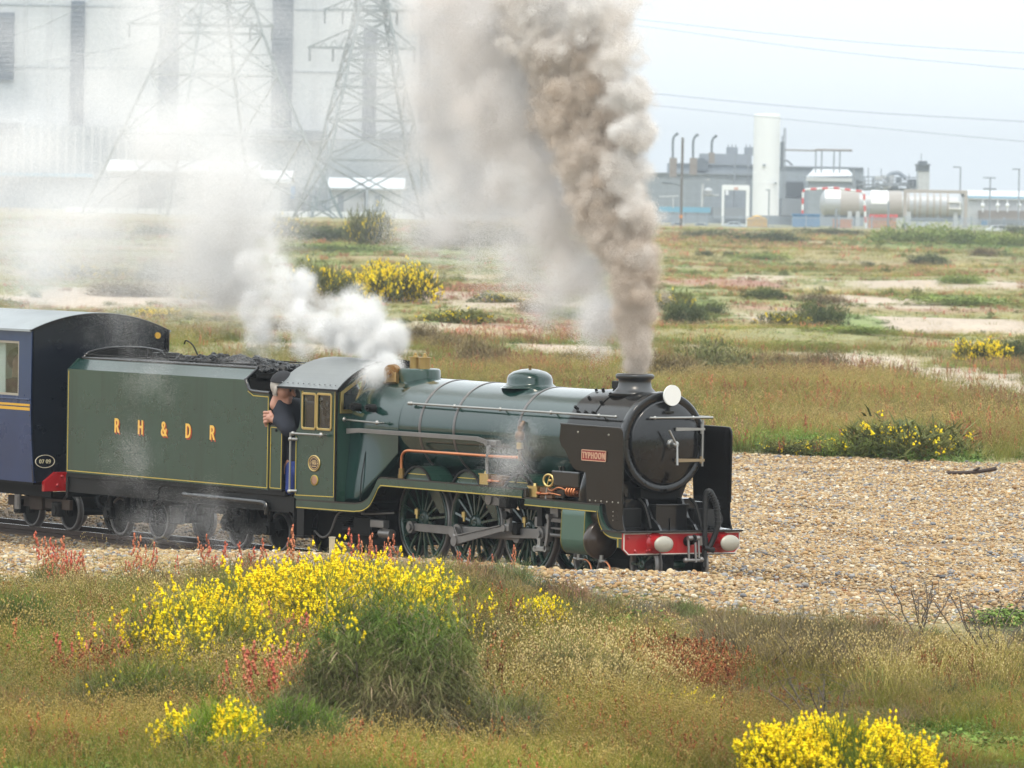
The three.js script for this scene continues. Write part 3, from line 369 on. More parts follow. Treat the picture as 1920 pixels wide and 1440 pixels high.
  for (const [x, y] of [[-0.68, 0.36], [-0.05, 0.37], [0.74, 0.37], [1.0, 0.43]]) part('oil_cup', [rod([x, y - 0.03, 0.3], [x, y, 0.3], 0.01, 0.01, 8), rod([x, y, 0.3], [x, y + 0.04, 0.3], 0.02, 0.02, 12), rod([x, y + 0.04, 0.3], [x, y + 0.05, 0.3], 0.012, 0.006, 8)], M.brass, loco);
}

// cylinders
for (const s of [1, -1]) {
  const sh = new THREE.Shape(); const zc = -s * 0.375; // in (-z, y)
  sh.moveTo(zc - 0.1, 0.535); sh.lineTo(zc + 0.1, 0.535); sh.quadraticCurveTo(zc + 0.125, 0.52, zc + 0.125, 0.46); sh.lineTo(zc + 0.13, 0.3); sh.quadraticCurveTo(zc + 0.125, 0.21, zc + 0.06, 0.195); sh.lineTo(zc - 0.06, 0.195); sh.quadraticCurveTo(zc - 0.125, 0.21, zc - 0.13, 0.3); sh.lineTo(zc - 0.125, 0.46); sh.quadraticCurveTo(zc - 0.125, 0.52, zc - 0.1, 0.535);
  const c = part(s > 0 ? 'cylinder' : 'far_cylinder', slabX(sh, 1.5, 1.79, 0.006), s > 0 ? mat('cylinder_green', [0.036, 0.1, 0.068], 0.45, { map: grime, clearcoat: 0.7, clearcoatRoughness: 0.1 }) : M.green, loco);
  if (s > 0) part('cylinder_lining', [slabX((() => { const o = sh.clone(); o.holes = []; return o; })(), 1.498, 1.503).scale(1, 1, 1), slabX(sh.clone(), 1.784, 1.789)].map((g) => g.translate(0, -0.3, -0.375).scale(1, 1.006, 1.012).translate(0, 0.3, 0.375)), mat('lining_dull', [0.22, 0.19, 0.04], 0.5), c);
  const zz = s * 0.375;
  part('cylinder_cover', [latheX([[0.13, 1.79], [0.138, 1.795], [0.138, 1.83], [0.125, 1.845], [0.08, 1.855], [0.07, 1.875], [0.001, 1.88]], 36).translate(0, 0.305, zz), latheX([[0.001, 1.45], [0.08, 1.455], [0.105, 1.47], [0.105, 1.5]], 30).translate(0, 0.305, zz), latheX([[0.075, 1.79], [0.08, 1.86], [0.07, 1.885], [0.001, 1.89]], 26).translate(0, 0.478, zz)], mat('cover_brown', [0.05, 0.036, 0.028], 0.3, { map: grime, metalness: 0.3, clearcoat: 0.5 }), c);
  if (s > 0) part('drain_cock', [rod([1.52, 0.16, 0.4], [1.66, 0.16, 0.4], 0.01), rod([1.84, 0.16, 0.4], [1.92, 0.16, 0.4], 0.01), rod([1.58, 0.2, 0.4], [1.58, 0.15, 0.4], 0.015), rod([1.86, 0.2, 0.4], [1.86, 0.15, 0.4], 0.015)], M.steel, c);
  if (s > 0) part('drain_pipe', [tube([[1.64, 0.16, 0.4], [1.7, 0.155, 0.41], [1.745, 0.12, 0.41], [1.77, 0.03, 0.41]], 0.008), tube([[1.9, 0.16, 0.4], [1.95, 0.15, 0.41], [1.985, 0.11, 0.41], [2.0, 0.04, 0.41]], 0.008)], M.copper, c);
}

// lubricators on the plate
for (const [x, y, L] of [[0.43, 0.632, 0.15], [1.06, 0.572, 0.16]]) { const b = part('lubricator', [bx(x - 0.05, x + 0.06, y, y + 0.075, 0.39, 0.46, 0.004), bx(x - 0.055, x + 0.065, y + 0.072, y + 0.08, 0.385, 0.465), rod([x + 0.0, y + 0.08, 0.43], [x, y + 0.1, 0.43], 0.018, 0.014, 10)], M.brass, loco); part('lubricator_tank', bx(x + 0.065, x + 0.065 + L, y, y + 0.072, 0.36, 0.44, 0.004), M.wood, b); part('lubricator_pipe', [rod([x + 0.08, y + 0.03, 0.45], [x + 0.2, y + 0.032, 0.45], 0.008), rod([x + 0.06, y + 0.03, 0.45], [x + 0.1, y + 0.031, 0.45], 0.014)], M.copper, b); }
part('air_pump', [bx(1.27, 1.62, 0.66, 0.775, 0.34, 0.44, 0.012), bx(1.3, 1.42, 0.575, 0.7, 0.35, 0.43, 0.01), bx(1.42, 1.66, 0.64, 0.76, 0.33, 0.42, 0.02), rod([1.33, 0.77, 0.4], [1.33, 0.8, 0.4], 0.012), rod([1.37, 0.77, 0.4], [1.37, 0.81, 0.4], 0.008)], M.black, loco);
{ const w = new THREE.TorusGeometry(0.042, 0.009, 10, 28).rotateY(0.35).translate(1.255, 0.7, 0.45); part('handwheel', [w, rod([1.25, 0.7, 0.45], [1.28, 0.7, 0.4], 0.01), beam([1.24, 0.66, 0.452], [1.27, 0.74, 0.448], 0.006, 0.008)], M.brass, loco); }
part('copper_coil', [0, 1, 2, 3].map((i) => new THREE.TorusGeometry(0.03, 0.008, 8, 18).rotateY(PI / 2).translate(1.46 + i * 0.032, 0.63, 0.41)).concat([tube([[1.24, 0.64, 0.44], [1.3, 0.63, 0.45], [1.38, 0.655, 0.445], [1.45, 0.63, 0.41]], 0.006), tube([[1.24, 0.61, 0.45], [1.32, 0.61, 0.46], [1.4, 0.6, 0.44]], 0.006), tube([[1.55, 0.63, 0.41], [1.6, 0.67, 0.4], [1.62, 0.7, 0.4]], 0.006)]), M.copper, loco);
part('steam_pipe', [tube([[1.74, 0.9, 0.33], [1.735, 0.8, 0.4], [1.715, 0.68, 0.43], [1.69, 0.575, 0.43]], 0.05, 14)], M.black, loco);
part('oil_pipe', [tube([[0.8, 0.66, 0.43], [0.86, 0.735, 0.435], [0.98, 0.72, 0.44], [1.08, 0.63, 0.44]], 0.007)], M.rubber, loco);

// smoke deflectors with the name plate
{
  const d = new THREE.Shape(); d.moveTo(1.76, 0.57); d.lineTo(1.955, 0.567); d.quadraticCurveTo(1.97, 0.42, 2.12, 0.396); d.lineTo(2.235, 0.391); d.quadraticCurveTo(2.205, 0.43, 2.2, 0.5); d.lineTo(2.2, 1.06); d.quadraticCurveTo(2.2, 1.105, 2.155, 1.106); d.lineTo(1.42, 1.112); d.lineTo(1.405, 1.0); d.quadraticCurveTo(1.42, 0.95, 1.475, 0.93); d.lineTo(1.56, 0.83); d.quadraticCurveTo(1.59, 0.79, 1.66, 0.79); d.lineTo(1.72, 0.785); d.quadraticCurveTo(1.745, 0.78, 1.745, 0.74); d.closePath();
  for (const s of [1, -1]) {
    const z = s * 0.462, o = part('smoke_deflector', [slab(d, z - 0.004, z + 0.004)], M.smokebox, loco);
    part('deflector_beading', [tube([[1.415, 1.112, z + s * 0.004], [1.8, 1.109, z + s * 0.004], [2.15, 1.107, z + s * 0.004], [2.186, 1.094, z + s * 0.004], [2.201, 1.058, z + s * 0.004], [2.201, 0.85, z + s * 0.004], [2.201, 0.58, z + s * 0.004]], 0.006, 6, 60)], M.black, o);
    part('deflector_rivets', [ball(1.64, 1.06, z + s * 0.004, 0.008), ball(2.02, 1.055, z + s * 0.004, 0.008), ...[0, 1, 2, 3, 4, 5].map((i) => ball(1.8 + i * 0.07, 0.585, z + s * 0.004, 0.006)), ...[0, 1, 2].map((i) => ball(2.11, 0.46 + i * 0.03, z + s * 0.02, 0.004))], M.pale, o);
    const np = part('name_plate', bx(1.70, 1.995, 0.866, 0.938, z + s * 0.004, z + s * 0.01, 0.004), mat('plate_red', [0.27, 0.022, 0.014], 0.4), o);
    part('name_plate_border', slab(frameShape(1.697, 1.998, 0.863, 0.941, 0.008, 0.006), min(z + s * 0.008, z + s * 0.014), max(z + s * 0.008, z + s * 0.014)), mat('plate_edge', [0.62, 0.36, 0.24], 0.4, { metalness: 0.4 }), o);
    const tx = letters('TYPHOON', 0.046, 0.006, 0.94); if (s < 0) tx.rotateY(PI); part('lettering', tx.translate(1.848, 0.902, s > 0 ? z + 0.009 : z - 0.009), mat('plate_letters', [0.62, 0.38, 0.26], 0.4, { metalness: 0.4 }), o);
  }
}

// front end: footplate, frames, buffer beam, buffers, coupling, hose
part('front_platform', [bx(2.0, 2.3, 0.378, 0.39, -0.51, 0.51), ribbon(frontCurve, 0.01, -0.47, 0.473)], M.black, loco);
part('front_frames', [...[0.155, -0.155].map((z) => slab(shape([[1.95, 0.39], [2.235, 0.392], [2.2, 0.43], [2.13, 0.47], [2.08, 0.54], [2.05, 0.6], [1.95, 0.62]]), z - 0.01, z + 0.01)), bx(1.9, 2.0, 0.39, 0.6, -0.3, 0.3)], M.black, loco);
part('front_box', [bx(2.02, 2.14, 0.385, 0.56, -0.135, 0.135, 0.006), bx(2.0, 2.155, 0.555, 0.57, -0.145, 0.145, 0.004), bx(2.135, 2.15, 0.39, 0.47, 0.0, 0.02)], M.black, loco);
part('front_step', [bx(2.0, 2.06, 0.39, 0.54, 0.2, 0.42, 0.01), bx(2.1, 2.12, 0.39, 0.49, 0.17, 0.2), bx(2.0, 2.05, 0.39, 0.53, -0.42, -0.25, 0.01)], M.dull, loco);
part('front_strut', [tube([[2.02, 0.6, 0.2], [2.09, 0.555, 0.2], [2.14, 0.47, 0.2], [2.17, 0.4, 0.2]], 0.012), tube([[2.02, 0.6, -0.24], [2.09, 0.56, -0.24], [2.14, 0.47, -0.24], [2.17, 0.4, -0.24]], 0.012)], M.dull, loco);
const BX = 2.27;
{
  const b = new THREE.Shape([[-0.5, 0.376], [0.5, 0.376], [0.5, 0.262], [0.458, 0.225], [-0.458, 0.225], [-0.5, 0.262]].map((p) => new THREE.Vector2(...p)));
  const i = new THREE.Path([[-0.492, 0.369], [0.492, 0.369], [0.492, 0.266], [0.455, 0.232], [-0.455, 0.232], [-0.492, 0.266]].map((p) => new THREE.Vector2(...p)));
  const bb = part('buffer_beam', slabX(b, BX - 0.022, BX, 0.001), M.red, loco), e = b.clone(); e.holes = [i];
  part('beam_lining', slabX(e, BX - 0.001, BX + 0.002), mat('lining_white', [0.6, 0.55, 0.5], 0.5), bb);
  part('beam_rivets', [[0.46, 0.345], [0.4, 0.25], [0.1, 0.27], [0.1, 0.33], [-0.12, 0.27], [-0.12, 0.33], [-0.46, 0.345], [-0.4, 0.25], [0.3, 0.36], [0.3, 0.25], [-0.3, 0.36], [-0.3, 0.25]].map(([z, y]) => ball(BX, y, z, 0.012, 0.012, 0.012)), M.red, bb);
  part('beam_edge', [bx(BX - 0.03, BX + 0.02, 0.379, 0.392, -0.51, 0.51, 0.004), slabX(shape([[-0.46, 0.217], [0.46, 0.217], [0.46, 0.224], [-0.46, 0.224]]), BX - 0.02, BX + 0.003)], M.black, bb);
  for (const z of [0.235, -0.335]) {
    const u = part('buffer', [latheX([[0.075, 0], [0.075, 0.014], [0.05, 0.02], [0.046, 0.07], [0.04, 0.1]], 24).translate(BX, 0.305, z), ...[[1, 1], [1, -1], [-1, 1], [-1, -1]].map(([a, c]) => ball(BX + 0.012, 0.305 + a * 0.05, z + c * 0.05, 0.011))], M.red, loco);
    part('buffer_head', latheX([[0.02, 0.09], [0.055, 0.1], [0.066, 0.108], [0.066, 0.118], [0.05, 0.13], [0.025, 0.137], [0.001, 0.139]], 28).scale(1, 0.86, 1.2).translate(BX, 0.303, z), M.pale, u);
  }
  part('draw_hook', [slab(shape([[0, -0.02], [0.06, -0.022], [0.095, 0.0], [0.1, 0.035], [0.08, 0.05], [0.07, 0.03], [0.05, 0.02], [0, 0.02]]), -0.03, -0.005, 0.003).translate(BX, 0.315, -0.03), latheX([[0.035, 0], [0.035, 0.02], [0.02, 0.03]], 16).translate(BX, 0.315, -0.045)], M.under, loco);
  const lk = (z, y0, y1, x) => rod([x, y0, z], [x + 0.012, y1, z], 0.009, 0.009, 8);
  part('coupling_chain', [lk(-0.005, 0.34, 0.19, BX + 0.07), lk(-0.085, 0.34, 0.2, BX + 0.08), lk(-0.055, 0.31, 0.17, BX + 0.085), rod([BX + 0.07, 0.34, 0.0], [BX + 0.08, 0.34, -0.09], 0.018), rod([BX + 0.085, 0.185, 0.02], [BX + 0.09, 0.185, -0.1], 0.012), ball(BX + 0.085, 0.185, 0.025, 0.02), ball(BX + 0.09, 0.19, -0.105, 0.02), rod([BX + 0.075, 0.35, -0.095], [BX + 0.07, 0.29, -0.105], 0.022, 0.02)], M.rodsteel, loco);
  const hose = part('vacuum_pipe', [rod([BX + 0.03, 0.13, -0.175], [BX + 0.03, 0.6, -0.175], 0.019), rod([BX + 0.03, 0.28, -0.175], [BX + 0.03, 0.34, -0.175], 0.026), tube([[BX + 0.03, 0.59, -0.175], [BX + 0.035, 0.655, -0.18], [BX + 0.05, 0.665, -0.2], [BX + 0.06, 0.6, -0.235], [BX + 0.07, 0.53, -0.25], [BX + 0.07, 0.42, -0.255], [BX + 0.05, 0.32, -0.23], [BX + 0.04, 0.26, -0.2]], 0.02, 10, 60), rod([BX + 0.04, 0.27, -0.16], [BX + 0.05, 0.25, -0.24], 0.02)], M.rubber, loco);
  const hc = new THREE.CatmullRomCurve3([[BX + 0.045, 0.66, -0.19], [BX + 0.06, 0.6, -0.235], [BX + 0.07, 0.53, -0.25], [BX + 0.07, 0.42, -0.255]].map((p) => V(...p)));
  part('hose_rings', [...Array(12)].map((_, i) => { const t = i / 11, p = hc.getPoint(t), d = hc.getTangent(t); return new THREE.TorusGeometry(0.021, 0.005, 6, 14).applyQuaternion(new THREE.Quaternion().setFromUnitVectors(V(0, 0, 1), d)).translate(p.x, p.y, p.z); }), M.rubber, hose);
  part('blanking_disc', [rod([2.17, 0.46, -0.335], [2.182, 0.465, -0.33], 0.072, 0.072, 28), bx(2.14, 2.2, 0.39, 0.42, -0.36, -0.29, 0.006)], M.dull, loco);
}
// bogie and trailing wheels
function smallWheel(x, r, s, parent, m, name, spokes = 0, y = RAIL) {
  const w = new THREE.Group(); w.name = name; w.position.set(x, y + r, 0); parent.add(w);
  const a = s * 0.185, b = s * 0.225, Z = (r0, r1, p, q) => latheZ([[r0, min(p, q)], [r1, min(p, q)], [r1, max(p, q)], [r0, max(p, q)], [r0, min(p, q)]], 32);
  part('tyre', [Z(r * 0.86, r, a, b), Z(r * 0.86, r + 0.018, a, a + s * 0.007)], M.rodsteel, w);
  if (spokes) for (let i = 0; i < spokes; i++) { const t = i / spokes * PI * 2; part('spoke', beam([0, 0, b - s * 0.01], [r * 0.88 * cos(t), r * 0.88 * sin(t), b - s * 0.01], 0.02, 0.016), m, w); }
  else part('disc', latheZ([[0.001, min(a + s * 0.012, b - s * 0.012)], [r * 0.88, min(a + s * 0.012, b - s * 0.012)], [r * 0.88, max(a + s * 0.012, b - s * 0.012)], [0.001, max(a + s * 0.012, b - s * 0.012)]], 28), m, w);
  part('hub', [Z(0.001, r * 0.26, a, b + s * 0.012), rod([0, 0, 0], [0, 0, a], 0.03)], m, w);
}
for (const x of [1.42, 2.12]) for (const s of [1, -1]) smallWheel(x, 0.165, s, loco, M.green, 'bogie_wheel', 10);
for (const s of [1, -1]) smallWheel(-1.5, 0.2, s, loco, M.under, 'trailing_wheel', 10);
part('bogie_frame', [bx(1.25, 2.24, 0.1, 0.16, 0.12, 0.16), bx(1.25, 2.24, 0.1, 0.16, -0.16, -0.12), bx(2.1, 2.22, 0.06, 0.23, 0.02, 0.12, 0.02), ball(2.2, 0.13, 0.2, 0.06), bx(2.05, 2.24, 0.0, 0.2, -0.2, -0.16)], M.under, loco);
part('ash_pan', [bx(-1.95, -1.15, 0.1, 0.3, -0.25, 0.28), rod([-1.62, 0.2, 0.33], [-1.2, 0.23, 0.33], 0.03), bx(-1.46, -1.22, 0.17, 0.31, 0.3, 0.36, 0.01)], M.under, loco);
part('leaf_spring', [0, 1, 2, 3, 4].map((i) => bx(-1.78 + i * 0.03, -1.5 - i * 0.03, 0.29 - i * 0.016, 0.3 - i * 0.016, 0.3, 0.34)), M.under, loco);
part('injector', [rod([-1.1, 0.2, 0.34], [-0.95, 0.2, 0.34], 0.035), rod([-1.05, 0.2, 0.34], [-1.05, 0.3, 0.34], 0.02), bx(-1.2, -1.02, 0.24, 0.3, 0.32, 0.38, 0.008)], M.rodsteel, loco);
part('feed_hose', [tube([[-2.0, 0.17, 0.36], [-1.86, 0.13, 0.38], [-1.75, 0.17, 0.38], [-1.66, 0.3, 0.38], [-1.55, 0.345, 0.38], [-1.3, 0.35, 0.37]], 0.009), tube([[-1.3, 0.335, 0.39], [-1.1, 0.345, 0.39], [-0.9, 0.36, 0.36]], 0.007)], mat('hose_grey', [0.12, 0.11, 0.1], 0.5), loco);
part('cab_step', [bx(-2.08, -1.98, 0.12, 0.4, 0.46, 0.47), bx(-2.1, -1.96, 0.12, 0.135, 0.4, 0.49)], M.dull, loco);
// ---------------------------------------------------------------- tender
const tender = thing('tender', 'green coal tender with yellow RH&DR letters coupled between cab and blue coach', 'tender', [-4, 0, 0]);
{
  const T = (o) => { o.position.x = 4; return o; };   // parts are drawn in the same axes as the locomotive
  const P = (...a) => T(part(...a));
  const zs = 0.49, body = [[-5.53, 0.458], [-2.47, 0.458], [-2.47, 1.188], [-2.7, 1.196], [-2.765, 1.215], [-2.83, 1.285], [-5.53, 1.285]];
  const side = P('side_panel', slab(shape(body), zs - 0.012, zs), M.green, tender);
  P('far_side_panel', slab(shape(body), -zs, -zs + 0.012), M.green, tender);
  for (const s of [1, -1]) {
    const g = new THREE.BufferGeometry(), q = [[-5.53, 1.285, s * zs], [-2.83, 1.285, s * zs], [-2.8, 1.372, s * 0.4], [-5.45, 1.372, s * 0.4]];
    g.setAttribute('position', new THREE.Float32BufferAttribute((s > 0 ? [0, 1, 2, 0, 2, 3] : [0, 2, 1, 0, 3, 2]).flatMap((i) => q[i]), 3)); g.computeVertexNormals();
    P('flared_top', g, M.boiler, tender);
    P('top_beading', [rod([-5.46, 1.375, s * 0.398], [-2.79, 1.375, s * 0.398], 0.012), rod([-2.79, 1.375, s * 0.398], [-2.82, 1.285, s * 0.488], 0.01)], M.black, tender);
    P('top_rail', [rod([-5.46, 1.4, s * 0.385], [-2.85, 1.398, s * 0.385], 0.006)], M.dull, tender);
    P('front_beading', [tube([[-2.82, 1.29, s * zs], [-2.765, 1.222, s * zs], [-2.7, 1.203, s * zs], [-2.46, 1.196, s * zs]], 0.014, 8)], M.black, tender);
  }
  P('back_panel', [bx(-5.54, -5.528, 0.458, 1.285, -zs + 0.002, zs - 0.002), slabX(shape([[-0.49, 1.285], [0.49, 1.285], [0.4, 1.37], [-0.4, 1.37]]), -5.53, -5.5)], M.green, tender);
  const arcB = [...Array(21)].map((_, i) => { const z = lerp(-0.4, 0.4, i / 20); return [-5.44, 1.375 + 0.085 * sqrt(max(0, 1 - pow(z / 0.4, 2))) , z]; });
  P('rear_beading', tube(arcB, 0.012, 8, 60), M.black, tender);
  P('deck', [bx(-5.5, -2.8, 1.27, 1.335, -0.41, 0.41), bx(-2.8, -2.5, 0.46, 0.72, -0.46, 0.46), bx(-5.44, -4.5, 1.335, 1.385, -0.37, 0.37, 0.02), bx(-3.0, -2.8, 0.5, 1.3, -0.46, 0.46)], M.dull, tender);
  P('deck_ridge', [slabX(shape([...[...Array(17)].map((_, i) => { const z = lerp(-0.38, 0.38, i / 16); return [z, 1.375 + 0.085 * sqrt(max(0, 1 - pow(z / 0.4, 2))) - 0.008]; }), [0.38, 1.34], [-0.38, 1.34]]), -5.43, -5.39)], M.dull, tender);
  P('filler_lid', [rod([-5.0, 1.38, -0.1], [-5.0, 1.43, -0.1], 0.12, 0.11, 24), rod([-5.0, 1.43, -0.1], [-5.0, 1.45, -0.1], 0.02)], M.dull, tender);
  P('fire_iron', [tube([[-5.05, 1.5, -0.3], [-4.85, 1.53, -0.2], [-4.55, 1.5, -0.08], [-4.3, 1.42, 0.02]], 0.006, 6), rod([-4.95, 1.46, 0.1], [-4.88, 1.39, 0.15], 0.008), tube([[-4.75, 1.44, 0.1], [-4.55, 1.41, 0.14], [-4.3, 1.41, 0.1]], 0.008)], M.under, tender);
  P('far_rail', [rod([-3.0, 1.40, -0.4], [-2.2, 1.40, -0.4], 0.008), rod([-2.9, 1.43, -0.46], [-1.8, 1.43, -0.47], 0.01)], M.dull, tender);
  // cab end door panel
  P('door_panel', [slab(rrect(-2.465, -2.275, 0.458, 0.955, 0.012), zs - 0.018, zs - 0.006)], M.green, tender);
  P('door_beading', [slab(frameShape(-2.468, -2.272, 0.455, 0.962, 0.014, 0.01), zs - 0.02, zs - 0.002)], M.dull, tender);
  P('door_rivet', ball(-2.37, 0.915, zs - 0.004, 0.012), M.dull, tender);
  const ln = (a, b, w = 0.007) => beam([a[0], a[1], zs + 0.001], [b[0], b[1], zs + 0.001], 0.003, w);
  P('lining', [ln([-5.515, 0.474], [-2.485, 0.474]), ln([-5.515, 0.474], [-5.515, 1.27]), ln([-2.482, 0.474], [-2.482, 1.165]), ln([-2.7, 1.168], [-2.482, 1.165]), ln([-2.7, 1.168], [-2.78, 1.2]), bx(-2.452, -2.446, 0.48, 0.94, zs - 0.006, zs - 0.003), bx(-2.294, -2.288, 0.48, 0.94, zs - 0.006, zs - 0.003), bx(-2.452, -2.288, 0.934, 0.94, zs - 0.006, zs - 0.003), bx(-2.452, -2.288, 0.474, 0.48, zs - 0.006, zs - 0.003)], M.yellow, tender);
  'RH&DR'.split('').forEach((ch, i) => {
    const x = -4.735 + i * 0.3625, y = 0.862, k = 0.88;
    const l = P('lettering', letters(ch, 0.113, 0.003, k).translate(x, y, zs + 0.0035), M.gold, tender);
    const sh = part('letter_shade', [letters(ch, 0.113, 0.002, k).translate(x + 0.011, y - 0.013, zs + 0.0008), letters(ch, 0.113, 0.0018, k).translate(x + 0.006, y - 0.006, zs + 0.0006)], M.shade, l);
  });
  // under the body: frame, pipes, steps, bogies
  P('frame', [bx(-5.56, -2.15, 0.3, 0.42, 0.44, 0.455), bx(-5.56, -2.15, 0.3, 0.42, -0.455, -0.44), bx(-5.55, -2.2, 0.33, 0.44, -0.44, 0.44), bx(-5.55, -2.25, 0.42, 0.458, -0.475, 0.475, 0.004), bx(-2.15, -2.14, 0.12, 0.42, 0.3, 0.46), bx(-5.57, -5.54, 0.26, 0.44, -0.47, 0.47)], M.dull, tender);
  P('frame_edge', [tube([[-4.15, 0.31, 0.46], [-4.13, 0.39, 0.46], [-4.08, 0.415, 0.46], [-4.0, 0.418, 0.46]], 0.008), bx(-4.14, -2.2, 0.298, 0.306, 0.455, 0.465), bx(-4.1, -3.0, 0.415, 0.422, 0.455, 0.468)], M.dull, tender);
  P('water_pipe', [tube([[-3.72, 0.365, 0.475], [-3.2, 0.363, 0.475], [-2.58, 0.36, 0.475], [-2.52, 0.352, 0.475], [-2.5, 0.32, 0.475], [-2.5, 0.27, 0.475]], 0.022, 12, 60, 0.1), ball(-3.72, 0.365, 0.475, 0.024), rod([-2.5, 0.31, 0.475], [-2.5, 0.33, 0.475], 0.03)], M.black, tender);
  P('brake_cylinder', [bx(-4.06, -3.9, 0.12, 0.27, 0.36, 0.4, 0.006), rod([-4.35, 0.25, 0.2], [-4.35, 0.32, 0.2], 0.12, 0.12, 20), bx(-3.85, -3.3, 0.22, 0.32, -0.2, 0.25)], M.dull, tender);
  for (const bc of [-4.83, -3.02]) {
    for (const dx of [-0.3, 0.3]) for (const s of [1, -1]) { const q = new THREE.Group(); smallWheel(bc + dx, 0.155, s, tender, M.under, 'tender_wheel', 0, RAIL - 0.012); tender.children[tender.children.length - 1].position.x += 4; }
    P('bogie_frame', [slab(shape([[bc - 0.46, 0.15], [bc - 0.4, 0.23], [bc - 0.16, 0.22], [bc - 0.1, 0.28], [bc + 0.1, 0.28], [bc + 0.16, 0.22], [bc + 0.4, 0.23], [bc + 0.46, 0.15], [bc + 0.2, 0.12], [bc + 0.1, 0.09], [bc - 0.1, 0.09], [bc - 0.2, 0.12]]), 0.27, 0.3), bx(bc - 0.07, bc + 0.07, 0.13, 0.3, -0.3, 0.3), rod([bc - 0.05, 0.18, 0.3], [bc - 0.05, 0.28, 0.3], 0.03), rod([bc + 0.05, 0.18, 0.3], [bc + 0.05, 0.28, 0.3], 0.03)], M.under, tender);
    for (const dx of [-0.3, 0.3]) P('axle_box', [bx(bc + dx - 0.05, bc + dx + 0.05, 0.1, 0.2, 0.28, 0.345, 0.012), rod([bc + dx, 0.14, 0.34], [bc + dx, 0.14, 0.36], 0.035), rod([bc + dx, 0.2, 0.31], [bc + dx, 0.29, 0.31], 0.02)], M.dull, tender);
  }
}
{ // coal
  const r = rng(5), list = []; const rock = (k) => { const g = new THREE.IcosahedronGeometry(1, 0), p = g.attributes.position, m = new Map(); for (let i = 0; i < p.count; i++) { const key = [p.getX(i), p.getY(i), p.getZ(i)].map((v) => v.toFixed(3)).join(); if (!m.has(key)) m.set(key, 0.75 + r() * 0.45); const s = m.get(key); p.setXYZ(i, p.getX(i) * s, p.getY(i) * s, p.getZ(i) * s); } g.computeVertexNormals(); return g; };
  const kinds = [rock(), rock(), rock()];
  for (let i = 0; i < 900; i++) { const x = lerp(-4.5, -2.82, r()), z = lerp(-0.36, 0.36, r()), hgt = 0.09 * sstep(-4.55, -4.2, x) * (1 - 0.55 * sstep(-3.7, -2.9, x)) * (1 - pow(abs(z) / 0.4, 2.5)); const s = 0.018 + 0.03 * r() * r(); const g = kinds[i % 3].clone(); g.rotateX(r() * 6).rotateY(r() * 6).scale(s, s * 0.8, s).translate(x, 1.335 + hgt * (0.4 + 0.7 * r()), z); list.push(g); }
  for (let i = 0; i < 260; i++) { const s = 0.015 + 0.03 * r(), g = kinds[i % 3].clone(); g.rotateX(r() * 6).scale(s, s, s).translate(lerp(-2.8, -2.52, r()), 0.74 + 0.42 * r() * (0.4 + 0.6 * r()), lerp(-0.44, 0.44, r())); list.push(g); }
  const o = part('coal', list, M.coal); tag(o, 'heap of black coal lumps piled in the top of the tender', 'coal', null, 'stuff');
}

